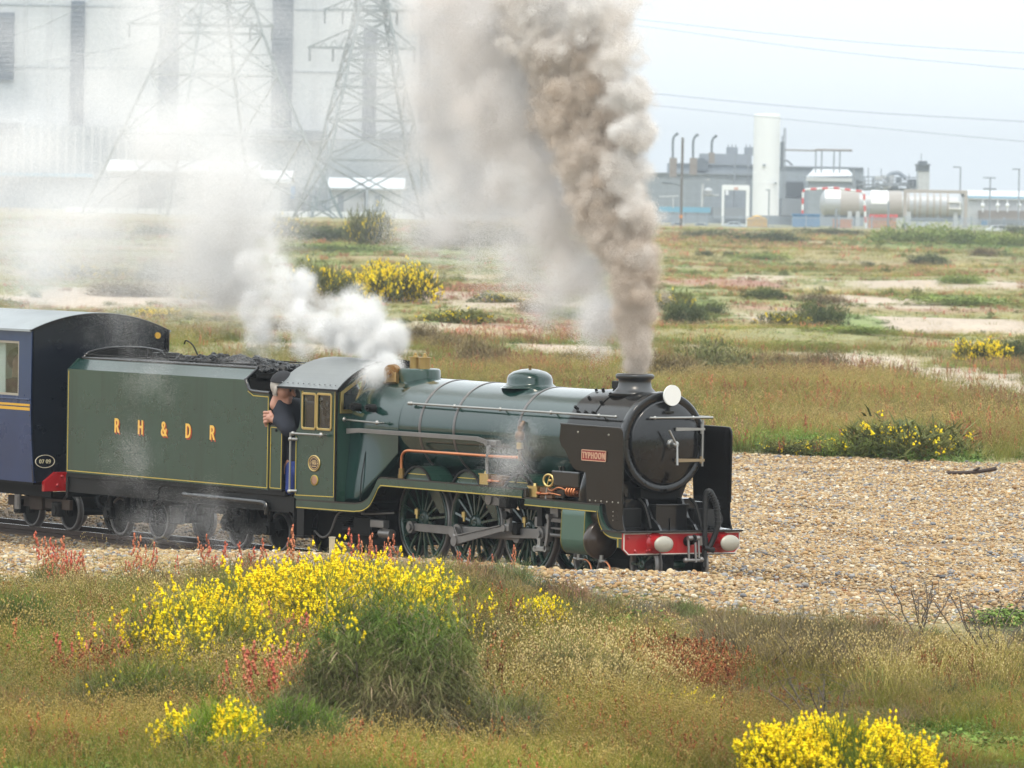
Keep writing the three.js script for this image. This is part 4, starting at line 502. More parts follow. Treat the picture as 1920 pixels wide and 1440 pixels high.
// ---------------------------------------------------------------- coach
const coach = thing('passenger_coach', 'blue railway coach with yellow stripes and dark arched end behind the tender', 'railway coach', [-8, 0, 0]);
{
  const P = (...a) => { const o = part(...a); if (o.parent === coach) o.position.x = 8; return o; };
  const zs = 0.64, x1 = -5.86, x0 = -9.6, win = [];
  const wins = [[-6.72, -6.06], [-7.75, -6.86], [-8.7, -7.9]];
  const tilt = (g) => { const p = g.attributes.position; for (let i = 0; i < p.count; i++) { const y = p.getY(i), k = 1 - 0.07 * pow(clamp((0.95 - y) / 0.6), 1.6); p.setZ(i, p.getZ(i) * k); } g.computeVertexNormals(); return g; };
  for (const s of [1, -1]) {
    const z = [min(s * (zs - 0.02), s * zs), max(s * (zs - 0.02), s * zs)];
    const lower = tilt(new THREE.BoxGeometry(x1 - x0, 0.64, 0.02, 1, 8, 1).translate((x0 + x1) / 2, 0.68, s * (zs - 0.01)));
    P(s > 0 ? 'lower_side' : 'far_lower_side', [lower], M.blue, coach);
    P(s > 0 ? 'upper_side' : 'far_upper_side', slab(shape([[x0, 1.0], [x1, 1.0], [x1, 1.585], [x0, 1.585]], wins.map(([a, b]) => [[a, 1.052], [b, 1.052], [b, 1.49], [a, 1.49]])), ...z), M.blue, coach);
    for (const [a, b] of wins) { const w = P('window', slab(shape([[a, 1.052], [b, 1.052], [b, 1.49], [a, 1.49]], [[[a + 0.02, 1.07], [b - 0.02, 1.07], [b - 0.02, 1.472], [a + 0.02, 1.472]]]), min(s * (zs - 0.02), s * (zs - 0.004)), max(s * (zs - 0.02), s * (zs - 0.004))), mat('window_frame', [0.36, 0.32, 0.25], 0.5), coach); part('pane', bx(a + 0.02, b - 0.02, 1.07, 1.472, s * (zs - 0.013), s * (zs - 0.011)), M.glass, w); w.children[0].position.x = 0; }
    P('waist_moulding', [bx(x0, x1 - 0.01, 1.02, 1.032, s * (zs - 0.002), s * (zs + 0.008), 0.003)], M.blue, coach);
    P('yellow_stripe', [bx(x0, x1 - 0.012, 0.972, 0.99, s * zs, s * (zs + 0.003)), bx(x0, x1 - 0.012, 0.938, 0.962, s * (zs - 0.0005), s * (zs + 0.0025))], M.amber, coach);
  }
  const R = (zs * zs + 0.135 * 0.135) / 0.27, arc = (half, y0, n = 28) => [...Array(n + 1)].map((_, i) => { const z = lerp(-half, half, i / n); return [z, y0 + sqrt(R * R - z * z) - (R - 0.135)]; });
  const endS = [[-0.6, 0.365], ...[0.5, 0.7, 0.9].map((y) => [-zs * (1 - 0.07 * pow(clamp((0.95 - y) / 0.6), 1.6)), y]), ...arc(zs - 0.002, 1.585), ...[0.9, 0.7, 0.5].map((y) => [zs * (1 - 0.07 * pow(clamp((0.95 - y) / 0.6), 1.6)), y]), [0.6, 0.365]];
  P('end_wall', slabX(shape(endS), x1 - 0.03, x1, 0.006), M.coachend, coach); P('rear_end_wall', slabX(shape(endS), x0, x0 + 0.03), M.coachend, coach);
  P('end_beading', slabX(shape([...arc(zs + 0.012, 1.588), ...arc(zs - 0.01, 1.572).reverse()]), x1 - 0.012, x1 + 0.01), M.dull, coach);
  P('roof', slabX(shape([...arc(zs + 0.016, 1.592), ...arc(zs, 1.572).reverse()]), x0, x1), M.coachroof, coach);
  P('gutter', [bx(x0, x1, 1.572, 1.59, zs, zs + 0.02), bx(x0, x1, 1.572, 1.59, -zs - 0.02, -zs)], M.coachroof, coach);
  P('end_lamp', [bx(x1, x1 + 0.03, 1.56, 1.66, -0.28, -0.2, 0.006)], M.dull, coach);
  P('marker_disc', rod([x1, 1.545, -0.53], [x1 + 0.012, 1.545, -0.53], 0.026, 0.026, 18), M.amber, coach);
  P('end_pipe', rod([x1 + 0.02, 1.42, -0.62], [x1 + 0.02, 1.58, -0.62], 0.012), M.dull, coach);
  // oval number on the end, oval emblem on the side
  const oval = P('number_oval', new THREE.TorusGeometry(0.07, 0.0035, 6, 40).scale(1.25, 0.72, 1).rotateY(PI / 2).translate(x1 + 0.002, 0.53, 0.5), mat('cream', [0.6, 0.55, 0.42], 0.5), coach);
  part('lettering', letters('07 09', 0.032, 0.002).rotateY(PI / 2).translate(x1 + 0.0005, 0.53, 0.5), mat('cream_letter', [0.6, 0.55, 0.36], 0.5), oval);
  P('side_oval', new THREE.TorusGeometry(0.12, 0.006, 6, 44).scale(0.95, 0.85, 1).translate(-6.53, 0.715, zs + 0.001), mat('cream_oval', [0.6, 0.58, 0.5], 0.5), coach);
  P('floor', [bx(x0, x1 - 0.03, 0.34, 0.38, -0.59, 0.59), bx(x0, x1, 0.3, 0.345, -0.5, 0.5)], M.under, coach);
  P('seat', [bx(-6.7, -6.3, 0.38, 0.68, -0.55, 0.1, 0.03), bx(-6.42, -6.3, 0.68, 1.02, -0.55, 0.1, 0.03), bx(-7.7, -7.3, 0.38, 0.7, -0.55, 0.55, 0.03)], mat('seat_brown', [0.12, 0.06, 0.05], 0.8), coach);
  P('partition', [bx(-6.32, -6.3, 0.38, 1.1, -0.6, -0.1), bx(-7.8, -7.78, 0.38, 1.6, -0.6, 0.6)], mat('inner_cream', [0.45, 0.43, 0.38], 0.7), coach);
  P('curtain', [bx(-6.5, -6.36, 1.06, 1.5, 0.585, 0.597, 0.004)], mat('curtain_cream', [0.62, 0.62, 0.58], 0.8), coach);
  P('buffer_beam', [slabX(shape([[-0.52, 0.29], [0.52, 0.29], [0.52, 0.37], [0.42, 0.445], [-0.42, 0.445], [-0.52, 0.37]]), x1 - 0.01, x1 + 0.03, 0.003), rod([x1 + 0.02, 0.37, 0.3], [x1 + 0.12, 0.37, 0.3], 0.035), ball(x1 + 0.03, 0.41, 0.36, 0.014), ball(x1 + 0.03, 0.34, 0.4, 0.014), ball(x1 + 0.03, 0.41, 0.16, 0.014)], M.red, coach);
  P('solebar', [bx(x0, x1, 0.24, 0.3, 0.42, 0.44), bx(x0, x1, 0.24, 0.3, -0.44, -0.42)], M.under, coach);
  P('bogie_frame', [bx(-6.75, -5.75, 0.14, 0.22, 0.3, 0.33), bx(-6.75, -5.75, 0.14, 0.22, -0.33, -0.3), bx(-6.35, -6.15, 0.12, 0.26, -0.33, 0.36, 0.01)], mat('bogie_brown', [0.05, 0.032, 0.022], 0.7, { map: grime }), coach);
  for (const x of [-6.55, -5.93]) { for (const s of [1, -1]) { smallWheel(x, 0.15, s, coach, M.under, 'coach_wheel', 0, RAIL - 0.012); coach.children[coach.children.length - 1].position.x += 8; } P('axle_box', [bx(x - 0.055, x + 0.055, 0.08, 0.2, 0.3, 0.365, 0.014), rod([x, 0.13, 0.36], [x, 0.13, 0.375], 0.035)], M.dull, coach); }
  P('step_hanger', [bx(-6.46, -6.38, 0.12, 0.24, 0.42, 0.435), bx(-6.44, -6.4, 0.14, 0.22, 0.434, 0.44)], M.rodsteel, coach);
  P('end_hose', tube([[x1 + 0.04, 0.3, 0.05], [x1 + 0.1, 0.18, 0.05], [x1 + 0.22, 0.17, 0.05], [x1 + 0.3, 0.3, 0.05]], 0.018), M.rubber, coach);
  P('drawgear', bx(x1, -5.55, 0.2, 0.25, -0.04, 0.04), M.under, coach);
}

// ---------------------------------------------------------------- people: one skin over tapered limbs
function surfaceNets(f, lo, hi, cell) {
  const n = [0, 1, 2].map((i) => Math.ceil((hi[i] - lo[i]) / cell) + 1), [nx, ny, nz] = n, F = new Float32Array(nx * ny * nz), id = new Int32Array(nx * ny * nz).fill(-1), pos = [], idx = [];
  for (let k = 0; k < nz; k++) for (let j = 0; j < ny; j++) for (let i = 0; i < nx; i++) F[(k * ny + j) * nx + i] = f(lo[0] + i * cell, lo[1] + j * cell, lo[2] + k * cell);
  const I = (i, j, k) => (k * ny + j) * nx + i;
  for (let k = 0; k < nz - 1; k++) for (let j = 0; j < ny - 1; j++) for (let i = 0; i < nx - 1; i++) {
    let cx = 0, cy = 0, cz = 0, c = 0; const E = (a, b, p, q) => { if ((a < 0) !== (b < 0)) { const t = a / (a - b); cx += lerp(p[0], q[0], t); cy += lerp(p[1], q[1], t); cz += lerp(p[2], q[2], t); c++; } };
    const v = (a, b, d) => F[I(i + a, j + b, k + d)];
    for (let a = 0; a < 2; a++) for (let b = 0; b < 2; b++) { E(v(0, a, b), v(1, a, b), [0, a, b], [1, a, b]); E(v(a, 0, b), v(a, 1, b), [a, 0, b], [a, 1, b]); E(v(a, b, 0), v(a, b, 1), [a, b, 0], [a, b, 1]); }
    if (c) { id[I(i, j, k)] = pos.length / 3; pos.push(lo[0] + (i + cx / c) * cell, lo[1] + (j + cy / c) * cell, lo[2] + (k + cz / c) * cell); }
  }
  const quad = (a, b, c, d, flip) => { if (min(a, b, c, d) < 0) return; flip ? idx.push(a, c, b, a, d, c) : idx.push(a, b, c, a, c, d); };
  for (let k = 1; k < nz - 1; k++) for (let j = 1; j < ny - 1; j++) for (let i = 1; i < nx - 1; i++) {
    const s = F[I(i, j, k)] < 0;
    if (s !== F[I(i + 1, j, k)] < 0) quad(id[I(i, j - 1, k - 1)], id[I(i, j, k - 1)], id[I(i, j, k)], id[I(i, j - 1, k)], !s);
    if (s !== F[I(i, j + 1, k)] < 0) quad(id[I(i - 1, j, k - 1)], id[I(i - 1, j, k)], id[I(i, j, k)], id[I(i, j, k - 1)], !s);
    if (s !== F[I(i, j, k + 1)] < 0) quad(id[I(i - 1, j - 1, k)], id[I(i, j - 1, k)], id[I(i, j, k)], id[I(i - 1, j, k)], !s);
  }
  const g = new THREE.BufferGeometry(); g.setAttribute('position', new THREE.Float32BufferAttribute(pos, 3)); g.setIndex(idx); g.computeVertexNormals(); return g;
}
function capsules(list, k = 0.02) { // [ax,ay,az, bx,by,bz, ra, rb]
  return (x, y, z) => { let d = 9; for (const [ax, ay, az, bx_, by, bz, ra, rb, sq] of list) { const dx = bx_ - ax, dy = by - ay, dz = bz - az, L = dx * dx + dy * dy + dz * dz || 1e-9, t = clamp(((x - ax) * dx + (y - ay) * dy + (z - az) * dz) / L); const e = hypot(x - ax - dx * t, y - ay - dy * t, z - az - dz * t) - lerp(ra, rb, t); const h = clamp(0.5 + 0.5 * (d - e) / k); d = lerp(d, e, h) - k * h * (1 - h); } return d; };
}
const cap = (a, b, ra, rb = ra) => [...a, ...b, ra, rb];
const driver = thing('person', 'person in a dark navy jacket and cap leaning out between tender and cab', 'person', [-2.3, 0.44, 0.3]);
{
  const P = (...a) => { const o = part(...a); o.position.set(2.3, -0.44, -0.3); return o; };
  const H = [-2.385, 1.222, 0.425];
  // head, in its own axes (nose towards +x), then turned
  const hf = capsules([cap([-0.012, 0.03, 0], [0.012, 0.035, 0], 0.082, 0.078), cap([0.02, -0.035, 0], [0.035, -0.072, 0], 0.062, 0.042), cap([0.03, 0.0, 0.03], [0.035, 0, -0.03], 0.052), cap([0.086, 0.012, 0], [0.108, -0.018, 0], 0.01, 0.014), cap([0.07, 0.028, 0.034], [0.074, 0.028, -0.034], 0.018), cap([0.07, -0.052, 0.018], [0.07, -0.052, -0.018], 0.013), cap([0.066, -0.082, 0.008], [0.066, -0.082, -0.008], 0.018), cap([-0.005, 0.012, 0.08], [-0.012, -0.02, 0.078], 0.012, 0.009), cap([-0.005, 0.012, -0.08], [-0.012, -0.02, -0.078], 0.012, 0.009), cap([-0.02, -0.06, 0], [-0.035, -0.12, 0], 0.05, 0.052)], 0.016);
  const eyeCut = (x, y, z) => min(hypot(x - 0.088, y - 0.012, z - 0.03), hypot(x - 0.088, y - 0.012, z + 0.03)) - 0.014;
  const head = surfaceNets((x, y, z) => max(hf(x, y, z), -eyeCut(x, y, z)), [-0.13, -0.2, -0.11], [0.14, 0.14, 0.11], 0.0045);
  const turn = new THREE.Matrix4().makeRotationFromEuler(new THREE.Euler(0.05, 0.5, -0.16, 'YZX')).setPosition(...H);
  const body = capsules([cap([-2.45, 1.02, 0.28], [-2.45, 0.66, 0.22], 0.14, 0.15), cap([-2.43, 1.05, 0.14], [-2.40, 1.06, 0.40], 0.085, 0.085), cap([-2.39, 1.05, 0.41], [-2.27, 0.93, 0.44], 0.068, 0.056), cap([-2.27, 0.93, 0.44], [-2.375, 0.985, 0.468], 0.054, 0.042), cap([-2.42, 1.02, 0.32], [-2.34, 0.72, 0.33], 0.1, 0.1), cap([-2.42, 1.05, 0.14], [-2.3, 0.85, 0.1], 0.065, 0.055), cap([-2.34, 0.86, 0.36], [-2.27, 0.7, 0.38], 0.055, 0.045), cap([-2.43, 1.07, 0.35], [-2.41, 1.135, 0.405], 0.09, 0.072)], 0.03);
  P('jacket', surfaceNets((x, y, z) => body(x, y, z) + 0.004 * (fbm(x * 14, y * 9, z * 14, 2) - 0.5), [-2.72, 0.5, -0.05], [-2.1, 1.25, 0.56], 0.011), mat('navy_cloth', [0.014, 0.017, 0.028], 0.85), driver);
  const legs = capsules([cap([-2.42, 0.6, 0.33], [-2.12, 0.62, 0.38], 0.09, 0.07), cap([-2.12, 0.62, 0.38], [-2.02, 0.44, 0.36], 0.068, 0.05), cap([-2.42, 0.6, 0.12], [-2.1, 0.62, 0.1], 0.09, 0.07), cap([-2.1, 0.62, 0.1], [-2.0, 0.44, 0.1], 0.068, 0.05), cap([-2.27, 0.64, 0.4], [-2.25, 0.47, 0.42], 0.05, 0.045)], 0.03);
  P('trousers', surfaceNets(legs, [-2.56, 0.36, -0.02], [-1.92, 0.74, 0.5], 0.012), mat('blue_cloth', [0.018, 0.04, 0.2], 0.85), driver);
  P('boots', [bx(-2.08, -1.84, 0.412, 0.5, 0.3, 0.39, 0.035), bx(-2.06, -1.82, 0.412, 0.5, 0.05, 0.14, 0.035)], M.rubber, driver);
  P('head', head.applyMatrix4(turn), M.skin, driver);
  P('hair', surfaceNets((x, y, z) => max(max(hf(x, y, z) - 0.006, x - 0.005 - (y - 0.0) * 0.2), -(y + 0.05)), [-0.13, -0.1, -0.11], [0.1, 0.14, 0.11], 0.006).applyMatrix4(turn), mat('grey_hair', [0.42, 0.38, 0.34], 0.8), driver);
  P('cap', [surfaceNets((x, y, z) => max(hypot(x / 1.06, (y - 0.045) * 0.95, z) - 0.098, 0.058 + x * 0.1 - y), [-0.13, 0.0, -0.12], [0.13, 0.17, 0.12], 0.006).applyMatrix4(turn), new THREE.SphereGeometry(1, 20, 10).scale(0.065, 0.007, 0.075).rotateZ(-0.2).translate(0.095, 0.062, 0).applyMatrix4(turn)], mat('cap_black', [0.02, 0.02, 0.024], 0.85), driver);
  P('eyes', [ball(0.084, 0.012, 0.03, 0.009).applyMatrix4(turn), ball(0.084, 0.012, -0.03, 0.009).applyMatrix4(turn)], mat('eye_dark', [0.05, 0.04, 0.035], 0.3), driver);
  // hands: palm, four bent fingers and a thumb closed over the panel edge
  const hand = (wx, wy, wz, fx, m) => { const L = [cap([0, 0, 0], [-0.055, 0.018, 0.004], 0.028, 0.034), cap([-0.05, 0.02, -0.012], [-0.06, 0.02, 0.02], 0.028)];
    [[0.037, 1], [0.0125, 1.08], [-0.0125, 1.0], [-0.036, 0.85]].forEach(([o, k], i) => { const a = [-0.07, 0.03 + o * 0.9, 0.012], b = [-0.105 - 0.012 * k, 0.026 + o, 0.026], c = [-0.118 - 0.01 * k, -0.002 + o, 0.004], d = [-0.098, -0.012 + o, -0.012]; L.push(cap(a, b, 0.0115, 0.0105), cap(b, c, 0.0105, 0.0095), cap(c, d, 0.0095, 0.0085)); });
    L.push(cap([-0.03, 0.035, 0.02], [-0.062, 0.066, 0.012], 0.015, 0.012), cap([-0.062, 0.066, 0.012], [-0.092, 0.066, -0.004], 0.012, 0.009));
    const f = capsules(L, 0.004); return surfaceNets(f, [-0.16, -0.08, -0.06], [0.05, 0.11, 0.08], 0.0042).applyMatrix4(m.setPosition(wx, wy, wz)); };
  P('hand', hand(-2.385, 0.99, 0.475, 1, new THREE.Matrix4().makeRotationFromEuler(new THREE.Euler(0, 0.1, 0.05))), M.skin, driver, 'hand gripping the edge of the tender door');
  P('hand', hand(-2.27, 0.71, 0.39, 1, new THREE.Matrix4().makeRotationFromEuler(new THREE.Euler(0, 0.2, 1.5))), M.skin, driver);
  P('collar_badge', bx(-2.335, -2.325, 0.83, 0.86, 0.47, 0.474, 0.001), M.white, driver);
}
const rider = thing('person', 'person in a dark red top sitting inside the blue coach by its window', 'person', [-6.62, 0.38, 0.3]);
{
  const P = (...a) => { const o = part(...a); o.position.set(6.62, -0.38, -0.3); return o; }, bz = 0.32;
  const f = capsules([cap([-6.62, 0.78, bz], [-6.62, 1.06, bz], 0.15, 0.13), cap([-6.62, 1.1, bz - 0.14], [-6.62, 1.1, bz + 0.16], 0.07), cap([-6.62, 1.1, bz + 0.17], [-6.56, 0.86, bz + 0.2], 0.055, 0.045), cap([-6.62, 1.1, bz - 0.17], [-6.56, 0.86, bz - 0.18], 0.055, 0.045), cap([-6.56, 0.86, bz + 0.2], [-6.4, 0.8, bz + 0.1], 0.045, 0.035), cap([-6.56, 0.86, bz - 0.18], [-6.4, 0.8, bz - 0.08], 0.045, 0.035)], 0.03);
  P('jumper', surfaceNets(f, [-6.85, 0.6, bz - 0.3], [-6.3, 1.24, bz + 0.29], 0.014), mat('maroon_cloth', [0.12, 0.02, 0.03], 0.9), rider);
  P('trousers', surfaceNets(capsules([cap([-6.62, 0.72, bz + 0.1], [-6.25, 0.72, bz + 0.11], 0.085, 0.065), cap([-6.25, 0.72, bz + 0.11], [-6.2, 0.43, bz + 0.11], 0.062, 0.045), cap([-6.62, 0.72, bz - 0.1], [-6.25, 0.72, bz - 0.11], 0.085, 0.065), cap([-6.25, 0.72, bz - 0.11], [-6.2, 0.43, bz - 0.11], 0.062, 0.045)], 0.03), [-6.8, 0.37, bz - 0.25], [-6.1, 0.86, bz + 0.25], 0.016), M.rubber, rider);
  P('head', surfaceNets(capsules([cap([-6.62, 1.32, bz], [-6.6, 1.32, bz], 0.085), cap([-6.58, 1.26, bz], [-6.57, 1.235, bz], 0.06, 0.045), cap([-6.625, 1.25, bz], [-6.63, 1.14, bz], 0.052, 0.058), cap([-6.52, 1.3, bz], [-6.505, 1.275, bz], 0.012, 0.014)], 0.02), [-6.76, 1.1, bz - 0.13], [-6.46, 1.43, bz + 0.13], 0.008), M.skin, rider);
  P('hair', surfaceNets((x, y, z) => max(hypot(x + 6.625, y - 1.33, z - bz) - 0.097, (x + 6.57) - (y - 1.33) * 0.5), [-6.76, 1.2, bz - 0.12], [-6.46, 1.45, bz + 0.12], 0.008), mat('brown_hair', [0.06, 0.035, 0.02], 0.8), rider);
}
// ---------------------------------------------------------------- what stands beyond the heath
const TURN = Math.atan2(-RH[1], RH[0]), RC = cos(0.0175), RS = sin(0.0175);
function far(name, label, cat, px, py, depth, group, kind) { // a thing whose base is seen at that pixel; L turns further pixels into its own metres
  const p = at(px, py, depth), o = thing(name, label, cat, [p.x, p.y, p.z], TURN, group), u = depth / 12000;
  if (kind) o.userData.kind = kind;
  const L = (x, y) => { const dx = x - px, dy = py - y; return [(dx * RC - dy * RS) * u, (dx * RS + dy * RC) * u]; };
  const box = (x0, x1, yt, yb, z0, z1) => { const xm = clamp((x0 + x1) / 2, px - 150, px + 150), ym = max((yt + yb) / 2, py - 200), a = L(x0, ym)[0], c = L(x1, ym)[0]; return bx(min(a, c), max(a, c), L(xm, yb)[1], L(xm, yt)[1], z0, z1); };
  const pipe = (pts, r, seg = 8) => tube(pts.map(([x, y, z = 0]) => [...L(x, y), z]), r * u, seg, pts.length * 6, 0.3);
  const stick = (x0, y0, x1, y1, r, z0 = 0, z1 = z0) => rod([...L(x0, y0), z0], [...L(x1, y1), z1], r * u, r * u, 8);
  return { o, u, L, box, pipe, stick };
}
const F = {
  wall: mat('pale_cladding', [0.5, 0.535, 0.57], 0.7, { map: grime }), grey: mat('grey_cladding', [0.29, 0.34, 0.39], 0.7, { map: grime }), band: mat('dark_glazing', [0.06, 0.085, 0.125], 0.4), deep: mat('dark_steel', [0.1, 0.125, 0.15], 0.6), mid: mat('mid_grey', [0.22, 0.25, 0.285], 0.7),  // steel and mid grey paler and bluer: distance haze put into the colour
  white: mat('white_wall', [0.74, 0.77, 0.8], 0.6), roof: mat('white_roof', [0.55, 0.58, 0.6], 0.5), lattice: mat('galvanised_steel', [0.15, 0.19, 0.2], 0.6, { metalness: 0.3 }), silver: mat('silver_cladding', [0.42, 0.44, 0.46], 0.45, { metalness: 0.3 }), bright: mat('bright_panel', [0.85, 0.85, 0.84], 0.4), tan: mat('tan_cladding', [0.37, 0.34, 0.31], 0.6),
  brown: mat('rusty_steel', [0.22, 0.19, 0.17], 0.8), blue: mat('blue_steel', [0.06, 0.2, 0.4], 0.6), cyan: mat('light_blue_steel', [0.13, 0.35, 0.5], 0.6), orange: mat('orange_paint', [0.55, 0.22, 0.06], 0.6), yellow: mat('yellow_paint', [0.65, 0.4, 0.05], 0.6), redp: mat('red_barrier', [0.6, 0.06, 0.05], 0.6), fence: mat('fence_steel', [0.3, 0.36, 0.43], 0.6), wood: mat('weathered_wood', [0.13, 0.12, 0.11], 0.85), car: mat('pale_car_paint', [0.55, 0.62, 0.68], 0.25, { clearcoat: 1 }), carglass: mat('car_glass', [0.03, 0.04, 0.05], 0.1),
};
{ // power station
  const s = far('power_station', 'huge pale power station with tall dark window bands behind the steam', 'power station', 400, 424, 820);
  part('wall', [s.box(-700, 806, -330, 424, -60, 0)], F.wall, s.o);
  part('side_block', [s.box(806, 1010, -40, 424, -55, -10)], F.wall, s.o);
  for (const [a, b, t, q] of [[-12, 25, 28, 155], [131, 157, 4, 240], [296, 334, -200, 236], [508, 547, -200, 240], [679, 705, 52, 331], [785, 806, -60, 226], [-120, -80, -200, 240]]) { const w = part('window_band', s.box(a, b, t, q, -0.4, 0.5), F.band, s.o); const mull = []; for (let y = t + 8; y < q; y += 9) mull.push(s.box(a, b, y, y + 1.1, 0.4, 0.75)); part('mullion', mull, F.mid, w); }
  for (const y of [-160, -60, 12, 128, 238]) part('cladding_joint', s.box(-700, 806, y, y + 2, -0.2, 0.14), F.grey, s.o);
  for (const x of [45, 90, 215, 255, 420, 465, 590, 635, 742]) part('cladding_rib', s.box(x, x + 2.5, -330, 330, -0.2, 0.3), F.wall, s.o);
  for (const [a, b, t, q] of [[482, 617, 246, 264], [714, 806, 246, 260], [-40, 45, 235, 258]]) part('canopy', [s.box(a, b, t, q, 0, 6)], F.deep, s.o);
  part('lower_wall', [s.box(-500, 260, 238, 424, 0, 5), s.box(470, 806, 264, 424, 0, 4)], F.grey, s.o);
  const list = []; for (let x = -480; x < 255; x += 16) list.push(s.box(x, x + 3, 240, 330, 5, 5.4)); part('lower_ribs', list, F.wall, s.o);
  part('blue_fascia', [s.box(-300, 180, 328, 334, 5, 6.5)], F.cyan, s.o);
}
for (const [i, [a, b, top, eave, base, lab]] of [[205, 480, 301, 322, 400, 'long low shed with a white roof left of the pylon legs, in steam'], [455, 540, 319, 337, 402, 'small white roofed shed between the two pylons'], [620, 684, 333, 351, 404, 'white roofed cabin beneath the right pylon, the left one of a pair'], [690, 752, 333, 352, 404, 'white roofed cabin beneath the right pylon, the right one of a pair']].entries()) {
  const s = far('shed', lab, 'shed', (a + b) / 2, base, 690 - i * 4), d = 9, [x0, y0] = s.L(a, base), [x1, y1] = s.L(b, eave), [, y2] = s.L((a + b) / 2, top);
  part('wall', bx(x0, x1, 0, y1, -d, 0), F.wall, s.o);
  part('roof', slabX(shape([[-0.6, y1 - 0.1], [d * 0.5, y2], [d + 0.3, y1], [d + 0.3, y1 - 0.25], [d * 0.5, y2 - 0.25], [-0.6, y1 - 0.35]].map(([u, v]) => [u, v])), x0 - 0.4, x1 + 0.4), F.roof, s.o);
  part('door', bx(lerp(x0, x1, 0.2), lerp(x0, x1, 0.38), 0, y1 * 0.7, -0.05, 0.06), F.mid, s.o);
}
{ const s = far('container', 'dark grey container stack beside the right pylon foot', 'container', 568, 404, 640); part('wall', s.box(525, 612, 352, 404, -5, 0), F.mid, s.o); for (const x of [540, 560, 580]) part('door', s.box(x, x + 12, 362, 402, -0.1, 0.12), F.deep, s.o); part('blue_panel', s.box(545, 553, 350, 372, -0.1, 0.18), F.blue, s.o); }
{ // white wall of panels in front of the station
  const s = far('panel_wall', 'long white panelled wall along the foot of the power station', 'wall', 300, 424, 600), g = boxUV(plain(s.box(281, 299, 391, 427, -0.15, 0)));
  for (let x = -160; x < 640; x += 19) { const o = new THREE.Mesh(g, F.white); o.name = 'panel'; const [a, b] = s.L(300 + x, 424), [c, d] = s.L(300, 424); o.position.set(a - c, (b - d) * 0, 0); o.castShadow = o.receiveShadow = true; s.o.add(o); }
  part('post', [...Array(21)].map((_, i) => s.box(138 + i * 40 - 160 + 0, 140 + i * 40 - 160, 389, 427, -0.25, 0.05)), F.mid, s.o).userData.kind = 'stuff';
}
function pylon(label, cx, base, prof, arms, depth, phi) {
  const s = far('pylon', label, 'pylon', cx, base, depth, 'lattice pylons before the power station'), u = s.u, m = F.lattice, ys = prof.map((p) => p[0]);
  const W = table(prof.map(([y, w]) => [y, w])), corner = (y, k) => { const a = phi + k * PI / 2, w = W(y) * u; return [w * cos(a), (base - y) * u, w * sin(a)]; };
  const lev = []; { let y = base; const top = ys[0]; while (y > top + 4) { lev.push(y); y -= max(26, W(y) * 0.62); } lev.push(top); }
  for (let k = 0; k < 4; k++) part('leg', lev.slice(1).map((y, i) => beam(corner(lev[i], k), corner(y, k), 5 * u, 5 * u)), m, s.o);
  const br = [], hz = []; for (let i = 0; i < lev.length - 1; i++) for (let k = 0; k < 4; k++) { const A = corner(lev[i], k), B = corner(lev[i + 1], k + 1), Cc = corner(lev[i], k + 1), D = corner(lev[i + 1], k); br.push(beam(A, B, 2.5 * u, 2.5 * u), beam(Cc, D, 2.5 * u, 2.5 * u)); if (i) hz.push(beam(A, Cc, 3 * u, 3 * u)); if (W(lev[i]) > 60) { const mid = (p, q, t = 0.5) => p.map((v, j) => lerp(v, q[j], t)); const X = mid(mid(A, B), mid(Cc, D)); br.push(beam(mid(A, D), X, 1.3 * u, 1.3 * u), beam(mid(Cc, B), X, 1.3 * u, 1.3 * u), beam(mid(A, D, 0.28), mid(A, B, 0.25), 1.2 * u, 1.2 * u), beam(mid(Cc, B, 0.28), mid(Cc, D, 0.25), 1.2 * u, 1.2 * u)); } }
  part('brace', br, m, s.o).userData.kind = 'stuff'; part('strut', hz, m, s.o).userData.kind = 'stuff';
  for (const [y, xl, xr, rise] of arms) for (const x of [xl, xr]) {
    const e = [(x - cx) * u, (base - y) * u, 0], list = [], w = W(y) * u * 0.72, n = 6;
    for (const z of [w, -w]) { list.push(beam([0, (base - y) * u, z * 0.6], e, 3 * u, 4.4 * u), beam([Math.sign(x - cx) * w, (base - y + rise) * u, z * 0.5], e, 2.2 * u, 2.2 * u)); for (let i = 1; i < n; i++) { const t = i / n, t2 = (i + 0.5) / n; list.push(beam([e[0] * t, e[1], z * 0.6 * (1 - t)], [e[0] * t2, e[1] + rise * u * (1 - t2), z * 0.5 * (1 - t2)], 1.4 * u, 1.4 * u), beam([e[0] * t2, e[1] + rise * u * (1 - t2), z * 0.5 * (1 - t2)], [e[0] * (i + 1) / n, e[1], z * 0.6 * (1 - (i + 1) / n)], 1.4 * u, 1.4 * u)); } }
    const arm = part('crossarm', list, m, s.o); part('insulator', [0.97, 0.6].map((t) => rod([e[0] * t, e[1], 0], [e[0] * t, e[1] - 26 * u, 0], 2.0 * u, 2.0 * u, 8)), F.deep, arm);
  }
  return s;
}
pylon('large lattice pylon with its wide legs standing in the steam above the tender', 396, 416, [[-330, 42], [0, 74], [100, 108], [205, 156], [416, 262]], [[48, 232, 508, 40], [-70, 262, 530, 40]], 560, 0.27);
pylon('smaller lattice pylon standing in the steam behind the cab and left of the smoke', 690, 410, [[-60, 26], [40, 44], [89, 58], [222, 100], [300, 120], [410, 176]], [[91, 572, 774, 34], [20, 600, 770, 26]], 585, 0.62);
